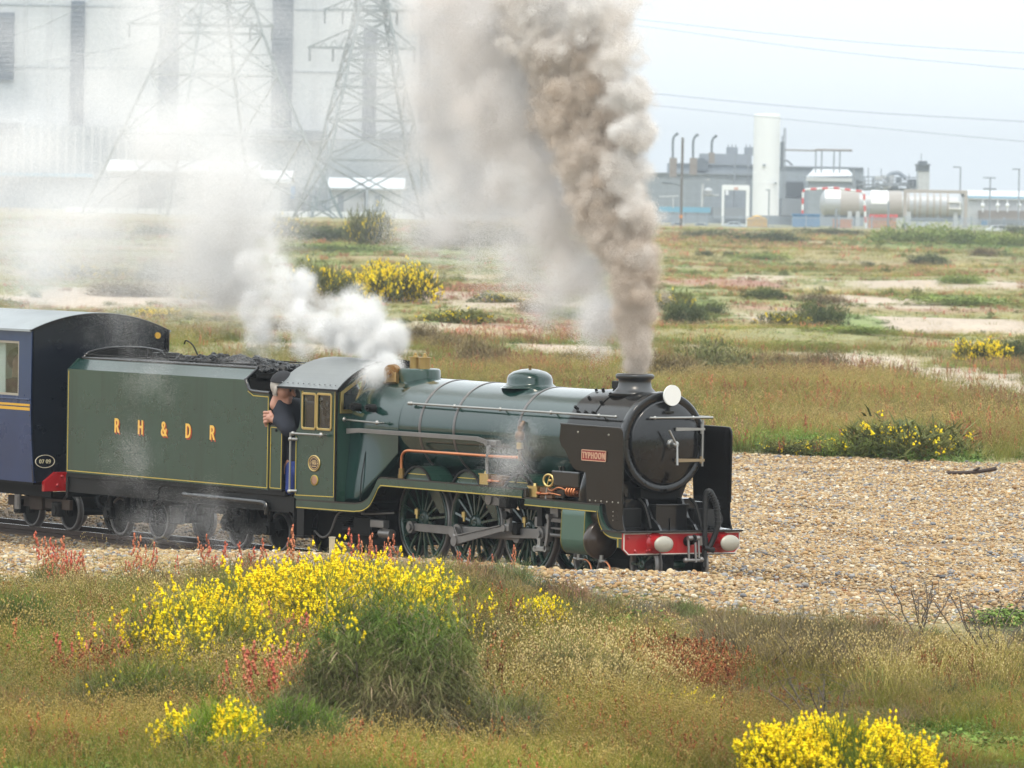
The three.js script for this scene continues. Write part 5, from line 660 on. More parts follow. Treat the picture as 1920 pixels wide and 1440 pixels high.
// wires: from the pylons to the left, and four across the sky at the right
const wire = (label, pts, d0, d1, r = 1.0) => { const q = pts.map(([x, y], i) => { const d = lerp(d0, d1, i / (pts.length - 1)), p = at(x, y, d); return [p.x, p.y, p.z]; }); const o = part('power_cable', tube(q, r * 0.6 * (d0 + d1) / 24000, 5, 40), F.mid); tag(o, label, 'cable', 'power cables of the pylons'); };
wire('overhead power cable sloping right across the pale sky, topmost of four', [[1000, 12], [1210, 38], [1600, 78], [1990, 104]], 560, 420, 0.75);
wire('overhead power cable sloping right across the pale sky, second from the top', [[1000, 24], [1210, 50], [1560, 96], [1990, 136]], 560, 420, 0.7);
wire('overhead power cable passing just below the white tank top, third from the top', [[1000, 152], [1210, 174], [1560, 206], [1990, 232]], 560, 420, 0.95);
wire('lowest overhead power cable, passing across the top of the white tank', [[1000, 176], [1210, 196], [1560, 232], [1990, 272]], 560, 420, 0.8);
wire('upper power cable between the left window band and the left pylon', [[25, 66], [80, 48], [160, 8], [230, -40]], 620, 565, 0.8);
wire('middle power cable between the left window band and the left pylon', [[25, 130], [120, 108], [210, 92], [322, 62]], 620, 565, 0.9);
wire('lower power cable between the left window band and the left pylon', [[-20, 138], [60, 126], [180, 100], [330, 72]], 620, 565, 0.8);
wire('power cable hanging between the two pylons', [[506, 118], [560, 158], [600, 170], [640, 160]], 570, 580, 0.7);

// ---- the works at the right
{
  const s = far('works_building', 'long grey works building with louvres behind the white tank', 'factory building', 1430, 424, 640);
  part('wall', [s.box(1190, 1415, 326, 424, -14, 0), s.box(1415, 1618, 314, 424, -14, 0.4)], F.grey, s.o);
  part('upper_block', [s.box(1256, 1415, 308, 326, -12, -2)], F.grey, s.o);
  part('roof_edge', [s.box(1190, 1415, 324.5, 327, -14.2, 0.3), s.box(1415, 1618, 312, 315, -14.2, 0.7), s.box(1256, 1415, 306.5, 309, -12.2, -1.7)], F.mid, s.o);
  part('roof_plant', [s.box(1316, 1412, 288, 308, -10, -4), s.box(1320, 1345, 300, 310, -4, -2.5)], F.mid, s.o);
  part('roof_hood', [s.box(1306, 1328, 300, 320, -6, -1), s.box(1310, 1322, 296, 301, -5, -2)], F.deep, s.o);
  for (const x of [1376, 1410]) { const [a, b] = s.L(x, 290), u = s.u; part('roof_fan', [rod([a, b, -6], [a, b + 15 * u, -6], 11 * u, 11 * u, 14), rod([a, b - 1 * u, -6], [a, b + 2 * u, -6], 13 * u, 13 * u, 14), ...[-7, 0, 7].map((d) => rod([a + d * u, b + 15 * u, -6], [a + d * u, b + 20 * u, -6], 1 * u))], F.mid, s.o); }
  for (let i = 0; i < 7; i++) part('louvre', s.box(1473, 1512, 341 + i * 4, 343 + i * 4, 0.3, 0.9), F.deep, s.o);
  part('louvre_recess', s.box(1473, 1512, 339, 369, 0.3, 0.5), F.mid, s.o);
  for (const x of [1378, 1403]) part('drain_pipe', s.stick(x, 288, x - 1, 400, 1.6, 0.3), F.mid, s.o);
  part('dark_store', [s.box(1462, 1552, 373, 405, 0.4, 4)], F.mid, s.o);
  part('low_annexe', [s.box(1335, 1438, 390, 410, 0.4, 3)], F.mid, s.o); part('door', s.box(1360, 1366, 356, 366, -0.1, 0.15), F.white, s.o);
  for (let x = 1206; x < 1412; x += 14) part('cladding_rib', s.box(x, x + 1.6, 328, 400, -0.1, 0.12), F.grey, s.o);
}
{ const s = far('pitched_shed', 'grey shed with a pale pitched roof behind the silver tank', 'shed', 1560, 424, 628), [x0, y0] = s.L(1515, 330), [x1, y1] = s.L(1598, 317); part('wall', s.box(1515, 1620, 331, 424, -10, 0), F.grey, s.o); const g = new THREE.BufferGeometry(); const q = [[x0 - 0.2, y0 - 0.1, 0.3], s.L(1602, 330).concat(0.3), [s.L(1596, 318)[0], y1, -6], [s.L(1531, 318)[0], y1, -6]]; g.setAttribute('position', new THREE.Float32BufferAttribute([0, 1, 2, 0, 2, 3].flatMap((i) => q[i]), 3)); g.computeVertexNormals(); part('roof', [g, bx(x0 - 0.2, q[1][0], y0 - 0.5, y0 - 0.12, 0, 0.32)], F.roof, s.o); }
for (const [i, x] of [1262, 1300, 1335].entries()) { const s = far('exhaust_stack', ['bent exhaust stack on the works roof, leftmost of three', 'bent exhaust stack on the works roof, middle of three', 'bent exhaust stack on the works roof, nearest the white tank'][i], 'exhaust stack', x, 324 - i * 10, 634, 'exhaust stacks on the works roof'), t = 252 + i * 2; part('base', i < 2 ? s.box(x - 6, x + 7, 296, 324 - i * 4 + 8, -2, 0) : s.box(x - 5, x + 5, 286, 306, -2, 0), F.brown, s.o); part('pipe', s.pipe([[x, 300, -1], [x, 275, -1], [x + 0.5, t + 10, -1], [x + 3, t + 3, -1], [x + 8, t - 1, -1]], 2.1), F.deep, s.o); part('tip', s.pipe([[x + 5.5, t + 1, -1], [x + 9.5, t - 2.5, -1]], 2.6), F.deep, s.o); }
{ const s = far('storage_tank', 'tall white cylindrical storage tank with a flat domed top', 'tank', 1436, 404, 580), u = s.u, [a, b] = s.L(1440, 214), r = 25 * u; part('shell', mv(lathe([[r, 0], [r, b - 3 * u], [r * 0.93, b - 0.6 * u], [r * 0.6, b + 0.7 * u], [0.01, b + 1.2 * u]], 40), 0, 0, -r), F.white, s.o); part('access_ladder', [s.stick(1467, 400, 1470, 240, 0.9), s.stick(1470, 400, 1473, 240, 0.9)], F.mid, s.o); part('weld_ring', [60, 110, 150].map((y) => rod([0, y * u, -r], [0, (y + 1) * u, -r], r * 1.012, r * 1.012, 40)), F.white, s.o); part('vent', [s.box(1430, 1435, 308, 312, -0.2, 0.2), s.box(1452, 1456, 342, 345, -0.2, 0.3)], F.mid, s.o); }
{ const s = far('pipe_rack', 'brown elevated pipe rack on thin legs right of the white tank', 'pipe rack', 1530, 324, 626); part('pipe', [s.stick(1468, 281, 1530, 282.5, 1.4), s.stick(1528, 281, 1598, 282, 2.0)], F.brown, s.o); for (const x of [1530, 1541, 1564, 1575]) part('leg', s.stick(x, 281, x - 1, 324, 1.3), F.mid, s.o); part('tower', [s.box(1463, 1470, 266, 316, -0.5, 0.5), s.stick(1467, 255, 1467, 270, 1)], F.deep, s.o); part('stair', [s.stick(1466, 302, 1477, 301, 1.4), s.stick(1476, 301, 1486, 310, 1.6)], F.deep, s.o); }
{ // process plant with its chimney
  const s = far('process_plant', 'cluttered process plant of pipes and vessels behind the silver tank', 'process plant', 1680, 424, 618), r = rng(81), l1 = [], l2 = [], l3 = [];
  for (let i = 0; i < 34; i++) { const x = 1598 + r() * 138, y = 328 + r() * 28, w = 3 + r() * 9, h = 4 + r() * 12; (i % 3 ? l1 : l2).push(s.box(x, x + w, y, min(y + h, 364), -3 + r() * 3, -1 + r() * 2)); }
  for (let i = 0; i < 14; i++) { const x = 1600 + r() * 130; l3.push(s.stick(x, 326 + r() * 10, x + (r() - 0.5) * 3, 366, 0.9, r() * 2)); } for (let i = 0; i < 6; i++) l3.push(s.stick(1598 + r() * 30, 332 + r() * 24, 1700 + r() * 40, 332 + r() * 24, 0.9, r() * 2));
  part('vessel', l1, F.wall, s.o).userData.kind = 'stuff'; part('cabinet', l2, F.deep, s.o).userData.kind = 'stuff'; part('pipework', l3, F.mid, s.o).userData.kind = 'stuff';
  part('platform', [s.box(1596, 1740, 331, 333, -6, -2), s.box(1600, 1722, 352, 368, -7, -3)], F.grey, s.o); part('gabled_hood', s.pipe([[1664, 336, -4], [1676, 325, -4], [1690, 324, -4], [1704, 334, -4]], 4), F.mid, s.o);
  part('mast', [s.stick(1600, 318, 1600, 362, 3.4, 1), s.stick(1613, 322, 1613, 345, 1), s.stick(1628, 314, 1628, 340, 0.9), s.stick(1652, 316, 1652, 340, 0.9)], F.mid, s.o);
}
{ const s = far('chimney', 'short square chimney with a black top and pale shaft', 'chimney', 1731, 424, 614); part('shaft', s.box(1721, 1742, 320, 424, -3, 0), F.wall, s.o); part('top', [s.box(1720.5, 1742.5, 309, 321, -3.1, 0.1), s.box(1719, 1744, 307.5, 310.5, -3.3, 0.3), s.box(1724, 1739, 302, 309, -2.7, -0.3)], F.deep, s.o); part('rod', s.stick(1727, 288, 1727, 304, 0.8), F.mid, s.o); }
{ // horizontal silver tank
  const s = far('horizontal_tank', 'long silver horizontal tank lying on supports behind the fence', 'tank', 1670, 424, 560), u = s.u, [x0, yc] = s.L(1548, 381), [x1] = s.L(1800, 384), r = 25 * u;
  part('shell', latheX([[0.01, x0 - 11 * u], [r * 0.5, x0 - 9.5 * u], [r * 0.85, x0 - 5 * u], [r, x0], [r, x1 - 6 * u], [r * 0.86, x1], [r * 0.5, x1 + 4 * u], [0.01, x1 + 5 * u]], 36).translate(0, yc, 0), F.silver, s.o);
  const bandR = (a, b, m, n) => { const [p] = s.L(a, 380), [q] = s.L(b, 380); return part(n, latheX([[r * 1.0, p], [r * 1.015, p + 0.02], [r * 1.015, q - 0.02], [r * 1.0, q]], 36).translate(0, yc, 0), m, s.o); };
  bandR(1575, 1610, F.tan, 'cladding_panel'); bandR(1666, 1690, F.tan, 'cladding_panel'); for (const x of [1700, 1712, 1722, 1736, 1748, 1760, 1774]) bandR(x, x + 4, F.tan, 'cladding_seam');
  for (const [a, b, t0, t1] of [[1546, 1575, 0.15, 1.2], [1632, 1664, 0.12, 1.55]]) { const [p] = s.L(a, 380), [q] = s.L(b, 380), pos = [], idx = []; for (let i = 0; i <= 8; i++) { const t = lerp(t0, t1, i / 8); for (const x of [p, q]) pos.push(x, yc + r * 1.03 * cos(t), r * 1.03 * sin(t)); } for (let i = 0; i < 8; i++) { const k = i * 2; idx.push(k, k + 1, k + 2, k + 1, k + 3, k + 2); } const g = new THREE.BufferGeometry(); g.setAttribute('position', new THREE.Float32BufferAttribute(pos, 3)); g.setIndex(idx); g.computeVertexNormals(); part('bright_panel', g, F.bright, s.o); }
  for (const x of [1592, 1607, 1702, 1790]) part('support', s.box(x - 4, x + 4, 396, 424, -0.8, 1.0), F.wall, s.o);
  part('ladder_cage', [s.box(1776, 1800, 378, 380, 0.6, 1.4), s.box(1778, 1800, 390, 392, 0.6, 1.4), s.stick(1778, 378, 1778, 392, 0.8, 1.2), s.stick(1798, 378, 1798, 392, 0.8, 1.2)], F.bright, s.o);
  part('pipework', [s.stick(1700, 412, 1790, 413, 3, 0.5), s.stick(1545, 405, 1640, 406, 2, 0.5), s.box(1770, 1800, 392, 412, -1, 0.6)], F.deep, s.o);
}
{ const s = far('gantry_frame', 'square brown portal frame around the silver tank', 'portal frame', 1752, 426, 550), [a, b] = s.L(1696, 424), [c] = s.L(1810, 424), [, t] = s.L(1752, 356), w = 6 * s.u; const o = new THREE.Shape([[a - w / 2, b], [a + w / 2, b], [a + w / 2, t - w], [c - w / 2, t - w], [c - w / 2, b], [c + w / 2, b], [c + w / 2, t - w * 0.3], [c + w * 0.2, t], [a - w * 0.2, t], [a - w / 2, t - w * 0.3]].map((p) => new THREE.Vector2(...p))); part('portal', slab(o, -0.2, 0.2, 0.03), F.tan, s.o); part('foot_plate', [bx(a - w, a + w, b, b + 0.1, -0.4, 0.4), bx(c - w, c + w, b, b + 0.1, -0.4, 0.4)], F.mid, s.o); }
{ const s = far('white_portal', 'white portal frame standing in front of the works building', 'portal frame', 1379, 430, 520), [a, b] = s.L(1354.5, 430), [c] = s.L(1401, 428), [, t] = s.L(1379, 347), w = 6.4 * s.u; const q = new THREE.Shape([[a - w * 0.35, b], [a + w * 0.35, b], [a + w * 0.35, t - w * 1.5], [c - w * 0.5, t - w * 1.5], [c - w * 0.5, b + 0.1], [c + w * 0.5, b + 0.1], [c + w * 0.5, t - w * 0.4], [c + w * 0.2, t], [a - w * 0.1, t], [a - w * 0.35, t - w * 0.3]].map((p) => new THREE.Vector2(...p))); part('portal', slab(q, -0.18, 0.18, 0.02), F.white, s.o); part('warning_mark', s.box(1376, 1384, 351, 356, 0.16, 0.2), mat('faded_red', [0.6, 0.4, 0.36], 0.6), s.o); }
{ // striped height barrier: every stripe a sleeve of its own
  const s = far('height_barrier', 'red and white striped height barrier over the gate', 'height barrier', 1562, 428, 515), path = [[1504, 428], [1505.5, 360], [1509, 355.5], [1563, 352.5], [1615, 359], [1620, 364], [1623.5, 428]], r = 2.1 * s.u; const P3 = path.map(([x, y]) => V(...s.L(x, y), 0)); let k = 0;
  for (let i = 0; i < P3.length - 1; i++) { const A = P3[i], B = P3[i + 1], L = A.distanceTo(B), n = max(1, Math.round(L / 0.47)); for (let j = 0; j < n; j++) { const p = A.clone().lerp(B, j / n), q = A.clone().lerp(B, (j + 1) / n); part('stripe', rod(p.toArray(), q.toArray(), r, r, 8), k++ % 2 ? F.white : F.redp, s.o); } }
}
{ const s = far('telegraph_pole', 'dark slender wooden pole left of the white portal frame', 'pole', 1278, 442, 470); part('pole', s.stick(1276.5, 442, 1280, 258, 2.4), F.wood, s.o); part('lamp_arm', [s.stick(1279, 349, 1258, 343, 0.9), s.stick(1242, 342, 1260, 344, 1.7)], F.deep, s.o); part('marker', s.stick(1277, 403, 1277, 409, 3.4), F.orange, s.o); }
{ const s = far('pipe_deck', 'light blue covered pipe deck beside the dark wooden pole', 'pipe deck', 1290, 424, 600); part('deck', s.box(1236, 1332, 388, 398, -3, 0), F.cyan, s.o); part('support', [1240, 1262, 1285, 1308, 1329].map((x) => s.box(x, x + 2, 398, 424, -1, -0.5)), F.mid, s.o); part('upper_pipe', [s.stick(1236, 369, 1272, 368, 1.2), s.stick(1318, 366, 1348, 366, 1.4), s.stick(1318, 345, 1316, 388, 2.4), s.stick(1262, 369, 1262, 390, 1.2)], F.wall, s.o); const [a, b] = s.L(1328, 358); part('round_vessel', [ball(a, b, 0, 8 * s.u, 6 * s.u, 8 * s.u), rod([a, b - 7 * s.u, 0], [a, b - 5 * s.u, 0], 10 * s.u), rod([s.L(1327, 338)[0], s.L(1327, 338)[1], 0], [s.L(1327, 335)[0], s.L(1327, 335)[1], 0], 4 * s.u)], F.silver, s.o); }
{ const s = far('warehouse', 'white roofed warehouse at the right edge beyond the portal frame', 'warehouse', 1870, 424, 660); part('wall', s.box(1815, 2040, 371, 424, -14, 0), F.wall, s.o); part('roof', slabX(shape([[-0.5, s.L(1815, 371)[1]], [7, s.L(1815, 356)[1]], [14, s.L(1815, 371)[1]], [14, s.L(1815, 373)[1]], [7, s.L(1815, 358)[1]], [-0.5, s.L(1815, 373)[1]]]), s.L(1812, 371)[0], s.L(2040, 371)[0]), F.roof, s.o); part('fascia', s.box(1813, 2040, 369.5, 373, 0, 0.5), F.cyan, s.o); for (const x of [1840, 1868, 1886, 1908]) { const [a, b] = s.L(x, 385); part('roof_vent', [ball(a, b, 2, 4 * s.u), s.stick(x, 375, x, 398, 1.1, 2)], F.white, s.o); } part('dark_bay', s.box(1834, 1925, 395, 412, 0, 1.5), F.brown, s.o); }
for (const [px, top, base, arms, lab, d] of [[1799, 313, 424, [[-12, 0]], 'thin lamp post with one arm behind the brown portal frame', 600], [1855, 333, 426, [[-12, 12]], 'lamp post with a double arm and low cross bar near the warehouse', 570], [1909, 317, 424, [[-11, 4]], 'tall thin lamp post near the right edge by the warehouse', 590], [1628, 390, 424, [[-4, 4]], 'short grey post beside the striped height barrier', 540], [1665, 378, 436, [[0, 0]], 'pale grey fence lamp post before the silver tank', 500], [1441, 356, 424, [[-5, 3]], 'small lamp post standing before the white tank', 545], [1567, 392, 436, [[0, 0]], 'pale short post below the silver tank end', 500]]) {
  const s = far('lamp_post', lab, 'lamp post', px, base, d); part('post', s.stick(px, base, px + (base - top) * 0.0175, top, arms[0][0] ? 1.3 : 2.0), F.mid, s.o); for (const [a, b] of arms) if (a) part('lamp_head', [s.stick(px + a, top, px + b, top + 0.4, 1.2), ...(px === 1855 ? [s.stick(px - 12, 354, px + 13, 354.6, 1.8)] : [])], F.mid, s.o); }
{ // palisade fence: rails and pales
  const s = far('palisade_fence', 'blue grey steel palisade fence in front of the works', 'fence', 1560, 432, 500), pales = [], posts = []; for (let x = 1190; x < 2010; x += 3.4) pales.push(s.box(x, x + 1.2, 406, 434, -0.02, 0.02)); part('pale', pales, F.fence, s.o).userData.kind = 'stuff'; part('rail', [s.box(1190, 2010, 410, 411, -0.06, -0.02), s.box(1190, 2010, 428, 429, -0.06, -0.02)], F.fence, s.o); for (let x = 1200; x < 2010; x += 62) part('post', s.box(x, x + 2.2, 404, 436, -0.12, -0.02), F.fence, s.o); }
for (const [px, py, w, h, m, lab] of [[1512, 426, 50, 24, 'blue', 'bright blue container behind the palisade fence'], [1420, 427, 36, 16, 'yellow', 'low yellow covered skip between white portal and barrier'], [1580, 428, 34, 16, 'orange', 'dull orange skip under the end of the silver tank'], [1655, 428, 50, 20, 'orange', 'orange site barrier right of the striped barrier'], [1846, 428, 11, 10, 'blue', 'small blue sign board near the warehouse']]) {
  const s = far('skip', lab, m === 'blue' && w < 20 ? 'sign' : w === 50 && m === 'blue' ? 'container' : 'skip', px, py, 508), x0 = px - w / 2, x1 = px + w / 2, mm = F[m]; if (w < 20) { s.o.name = numbered('sign_board'); part('board', s.box(x0, x1, py - 15, py - 6, 0, 0.05), mm, s.o); part('post', s.stick(px, py + 3, px, py - 6, 0.8), F.mid, s.o); continue; }
  part('body', [s.box(x0, x1, py - h, py, -2, 0)], mm, s.o); part('rim', [s.box(x0 - 1, x1 + 1, py - h - 1, py - h + 1, -2.1, 0.1)], mm, s.o); for (let i = 1; i < 6; i++) part('rib', s.box(lerp(x0, x1, i / 6) - 0.6, lerp(x0, x1, i / 6) + 0.6, py - h + 1, py, 0, 0.1), mm, s.o);
  if (px === 1655) part('striped_board', [0, 1, 2, 3, 4, 5].map((i) => s.box(1630 + i * 9, 1638 + i * 9, 402, 408, 0.1, 0.2)), F.redp, s.o); if (m === 'yellow') part('cover', s.pipe([[1404, 411, -1], [1420, 406, -1], [1436, 411, -1]], 2.5), F.yellow, s.o);
}
function parkedCar(px, py, w, lab, m, d = 506) { const s = far('parked_car', lab, 'car', px, py, d, 'cars parked behind the fence'), u = s.u, L = w * u / 2, k = L / 2.1; const prof = [[-2.1, 0.35], [-2.12, 0.75], [-1.9, 0.92], [-1.2, 0.98], [-0.65, 1.42], [0.75, 1.45], [1.45, 1.0], [2.0, 0.92], [2.12, 0.6], [2.1, 0.32]].map(([a, b]) => [a * k, b * k]); part('body', slab(shape(prof), -0.85 * k, 0.85 * k, 0.08 * k), m, s.o); part('window', [slab(shape([[-1.02, 1.0], [-0.6, 1.36], [0.0, 1.38], [0.0, 1.0]].map(([a, b]) => [a * k, b * k])), 0.84 * k, 0.87 * k), slab(shape([[0.08, 1.0], [0.08, 1.38], [0.68, 1.38], [1.22, 1.02]].map(([a, b]) => [a * k, b * k])), 0.84 * k, 0.87 * k)], F.carglass, s.o); for (const x of [-1.3, 1.3]) part('wheel', rod([x * k, 0.32 * k, 0.7 * k], [x * k, 0.32 * k, 0.9 * k], 0.32 * k, 0.32 * k, 14), M.rubber, s.o); }
parkedCar(1268, 432, 44, 'pale blue car parked behind the fence at the foot of the dark pole', F.car); parkedCar(1312, 432, 40, 'silver car parked between the dark pole and the white portal', F.car); parkedCar(1375, 431, 44, 'pale car seen through the white portal frame', F.car); parkedCar(1870, 440, 52, 'white car parked at the right edge in front of the warehouse', F.white); parkedCar(1340, 432, 22, 'small dark red car just left of the white portal', mat('dark_red_car', [0.2, 0.03, 0.05], 0.3));
// ---------------------------------------------------------------- shingle stones, grasses, bushes
const leafMat = (name, rough = 0.75, tr = 0.18) => { const m = new THREE.MeshPhysicalMaterial({ vertexColors: true, roughness: rough, specularIntensity: 0.25 }); m.name = name; return m; };
const LEAF = leafMat('grass_leaf'), NEEDLE = leafMat('bush_needles', 0.7, 0.1), PETAL = leafMat('petals', 0.6, 0.3);
class Soup { constructor() { this.p = []; this.n = []; this.c = []; }
  tri(a, b, c, n, ca, cb = ca, cc = ca) { this.p.push(...a, ...b, ...c); this.n.push(...n, ...n, ...n); this.c.push(...ca, ...cb, ...cc); }
  blade(o, d, L, w, bend, side, c0, c1) { // a bent tapered strip
    const b = [o[0] + d[0] * L * 0.5, o[1] + d[1] * L * 0.5, o[2] + d[2] * L * 0.5], e = [o[0] + d[0] * L + bend[0], o[1] + d[1] * L + bend[1], o[2] + d[2] * L + bend[2]];
    const s = side, k = 0.8, n0 = [s[1] * d[2] - s[2] * d[1], s[2] * d[0] - s[0] * d[2], s[0] * d[1] - s[1] * d[0]], l = hypot(...n0) || 1, n = n0.map((v) => v / l), cm = c0.map((v, i) => (v + c1[i]) / 2);
    const P = (q, m) => [q[0] + s[0] * m, q[1] + s[1] * m, q[2] + s[2] * m];
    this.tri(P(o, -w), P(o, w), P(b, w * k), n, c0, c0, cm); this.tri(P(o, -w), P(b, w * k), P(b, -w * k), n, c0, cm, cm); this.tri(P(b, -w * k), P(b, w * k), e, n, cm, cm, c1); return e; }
  grain(c, r, h, col, rr) { // a small closed pod, four faces and four faces
    const t = rr() * 6, a = [c[0], c[1] + h, c[2]], b = [c[0], c[1] - h, c[2]], q = [0, 1, 2].map((i) => [c[0] + r * cos(t + i * 2.094), c[1], c[2] + r * sin(t + i * 2.094)]); for (let i = 0; i < 3; i++) { const u = q[i], v = q[(i + 1) % 3], m = t + i * 2.094 + 1.047, n = [cos(m) * 0.8, 0.6, sin(m) * 0.8]; this.tri(a, v, u, n, col); this.tri(b, u, v, [n[0], -0.6, n[2]], col); } }
  geo() { const g = new THREE.BufferGeometry(); g.setAttribute('position', new THREE.Float32BufferAttribute(this.p, 3)); g.setAttribute('normal', new THREE.Float32BufferAttribute(this.n, 3)); g.setAttribute('color', new THREE.Float32BufferAttribute(this.c, 3)); return g; } }
const mixc = (a, b, t) => a.map((v, i) => lerp(v, b[i], t)), mulc = (a, k) => a.map((v) => v * k);
const circ = (r) => { const t = r() * PI * 2; return [cos(t), sin(t)]; };
const GREEN0 = [0.08, 0.12, 0.018], GREEN1 = [0.27, 0.34, 0.05], STRAW0 = [0.17, 0.135, 0.045], STRAW1 = [0.46, 0.37, 0.125], RED0 = [0.2, 0.09, 0.04], RED1 = [0.4, 0.1, 0.065];
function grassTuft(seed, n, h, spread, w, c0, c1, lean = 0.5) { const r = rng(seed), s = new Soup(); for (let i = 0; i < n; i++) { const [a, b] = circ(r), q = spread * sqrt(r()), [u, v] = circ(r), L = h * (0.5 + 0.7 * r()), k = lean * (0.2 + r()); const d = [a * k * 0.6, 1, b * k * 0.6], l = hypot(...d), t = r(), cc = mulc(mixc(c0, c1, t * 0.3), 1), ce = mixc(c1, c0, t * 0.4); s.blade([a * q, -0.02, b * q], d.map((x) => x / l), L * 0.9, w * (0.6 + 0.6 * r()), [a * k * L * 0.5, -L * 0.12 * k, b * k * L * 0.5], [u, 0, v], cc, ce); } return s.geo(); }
function seedTuft(seed, n, h, spread, w) { const r = rng(seed), s = new Soup(); for (let i = 0; i < n; i++) { const [a, b] = circ(r), q = spread * sqrt(r()), [u, v] = circ(r), L = h * (0.6 + 0.6 * r()), k = 0.1 + 0.35 * r(), d = [a * k, 1, b * k], l = hypot(...d), t = r(); const e = s.blade([a * q, -0.02, b * q], d.map((x) => x / l), L * 0.92, w * 0.6, [a * L * 0.16, -L * 0.04, b * L * 0.16], [u, 0, v], mixc(GREEN0, STRAW0, 0.6), STRAW1); if (i % 2) { const m = 4; for (let j = 0; j < m; j++) { const f = j / m; s.grain([e[0] + a * 0.02 * j, e[1] - 0.004 * j * j, e[2] + b * 0.02 * j], w * 1.25, w * 2.8, mixc([0.46, 0.37, 0.18], [0.33, 0.23, 0.11], t), r); } } } return s.geo(); }
function sorrelTuft(seed, n, h, spread, w) { const r = rng(seed), s = new Soup(); for (let i = 0; i < n; i++) { const [a, b] = circ(r), q = spread * sqrt(r()), [u, v] = circ(r), L = h * (0.55 + 0.6 * r()), k = 0.22 * r(), d = [a * k, 1, b * k], l = hypot(...d), o = [a * q, -0.02, b * q], D = d.map((x) => x / l), t = r(), col = mixc(RED1, [0.42, 0.2, 0.1], t * t); s.blade(o, D, L, w * 0.5, [0, 0, 0], [u, 0, v], RED0, RED0); const m = 13; for (let j = 0; j < m; j++) { const f = 0.42 + 0.56 * j / m, p = w * 3.4 * (1.15 - f) * 2, [x, y] = circ(r); s.grain([o[0] + D[0] * L * f + x * p, o[1] + D[1] * L * f, o[2] + D[2] * L * f + y * p], w * (1.5 + 1.3 * r()), w * (2 + 2.6 * r()), mulc(col, 0.75 + 0.5 * r()), r); } } return s.geo(); }
function herbTuft(seed, n, h, spread, size, col) { const r = rng(seed), s = new Soup(); for (let i = 0; i < n; i++) { const [a, b] = circ(r), q = spread * sqrt(r()), y = h * r() * (1 - 0.5 * q / spread), [u, v] = circ(r), e = 0.3 + 0.7 * r(), z = size * (0.6 + 0.7 * r()), c = mulc(col, 0.6 + 0.7 * r()); s.blade([a * q, y, b * q], [u * 0.8, e * 0.7, v * 0.8], z * 2, z * 0.5, [0, -z * 0.4, 0], [-v, 0.2, u], mulc(c, 0.8), c); } return s.geo(); }
function scatter(name, label, geos, m, places) { // places: [x, y, z, size, turn, tint, kind, tall]
  const d = new THREE.Object3D(), col = new THREE.Color(), by = geos.map(() => []); for (const p of places) by[p[6] % geos.length].push(p);
  by.forEach((list, k) => { if (!list.length) return; const o = new THREE.InstancedMesh(geos[k], m, list.length); o.name = numbered(name); list.forEach((p, i) => { d.position.set(p[0], p[1], p[2]); d.rotation.set(0, p[4], 0); d.scale.set(p[3], p[3] * (p[7] ?? 1), p[3]); d.updateMatrix(); o.setMatrixAt(i, d.matrix); o.setColorAt(i, col.setRGB(...p[5])); }); o.castShadow = o.receiveShadow = true; tag(o, label + (by.length > 1 ? [', finer tufts', ', coarser tufts', ', mixed tufts', ', loose tufts'][k] : ''), name.replace(/_/g, ' ').split(' ').slice(-2).join(' '), null, 'stuff'); scene.add(o); });
}
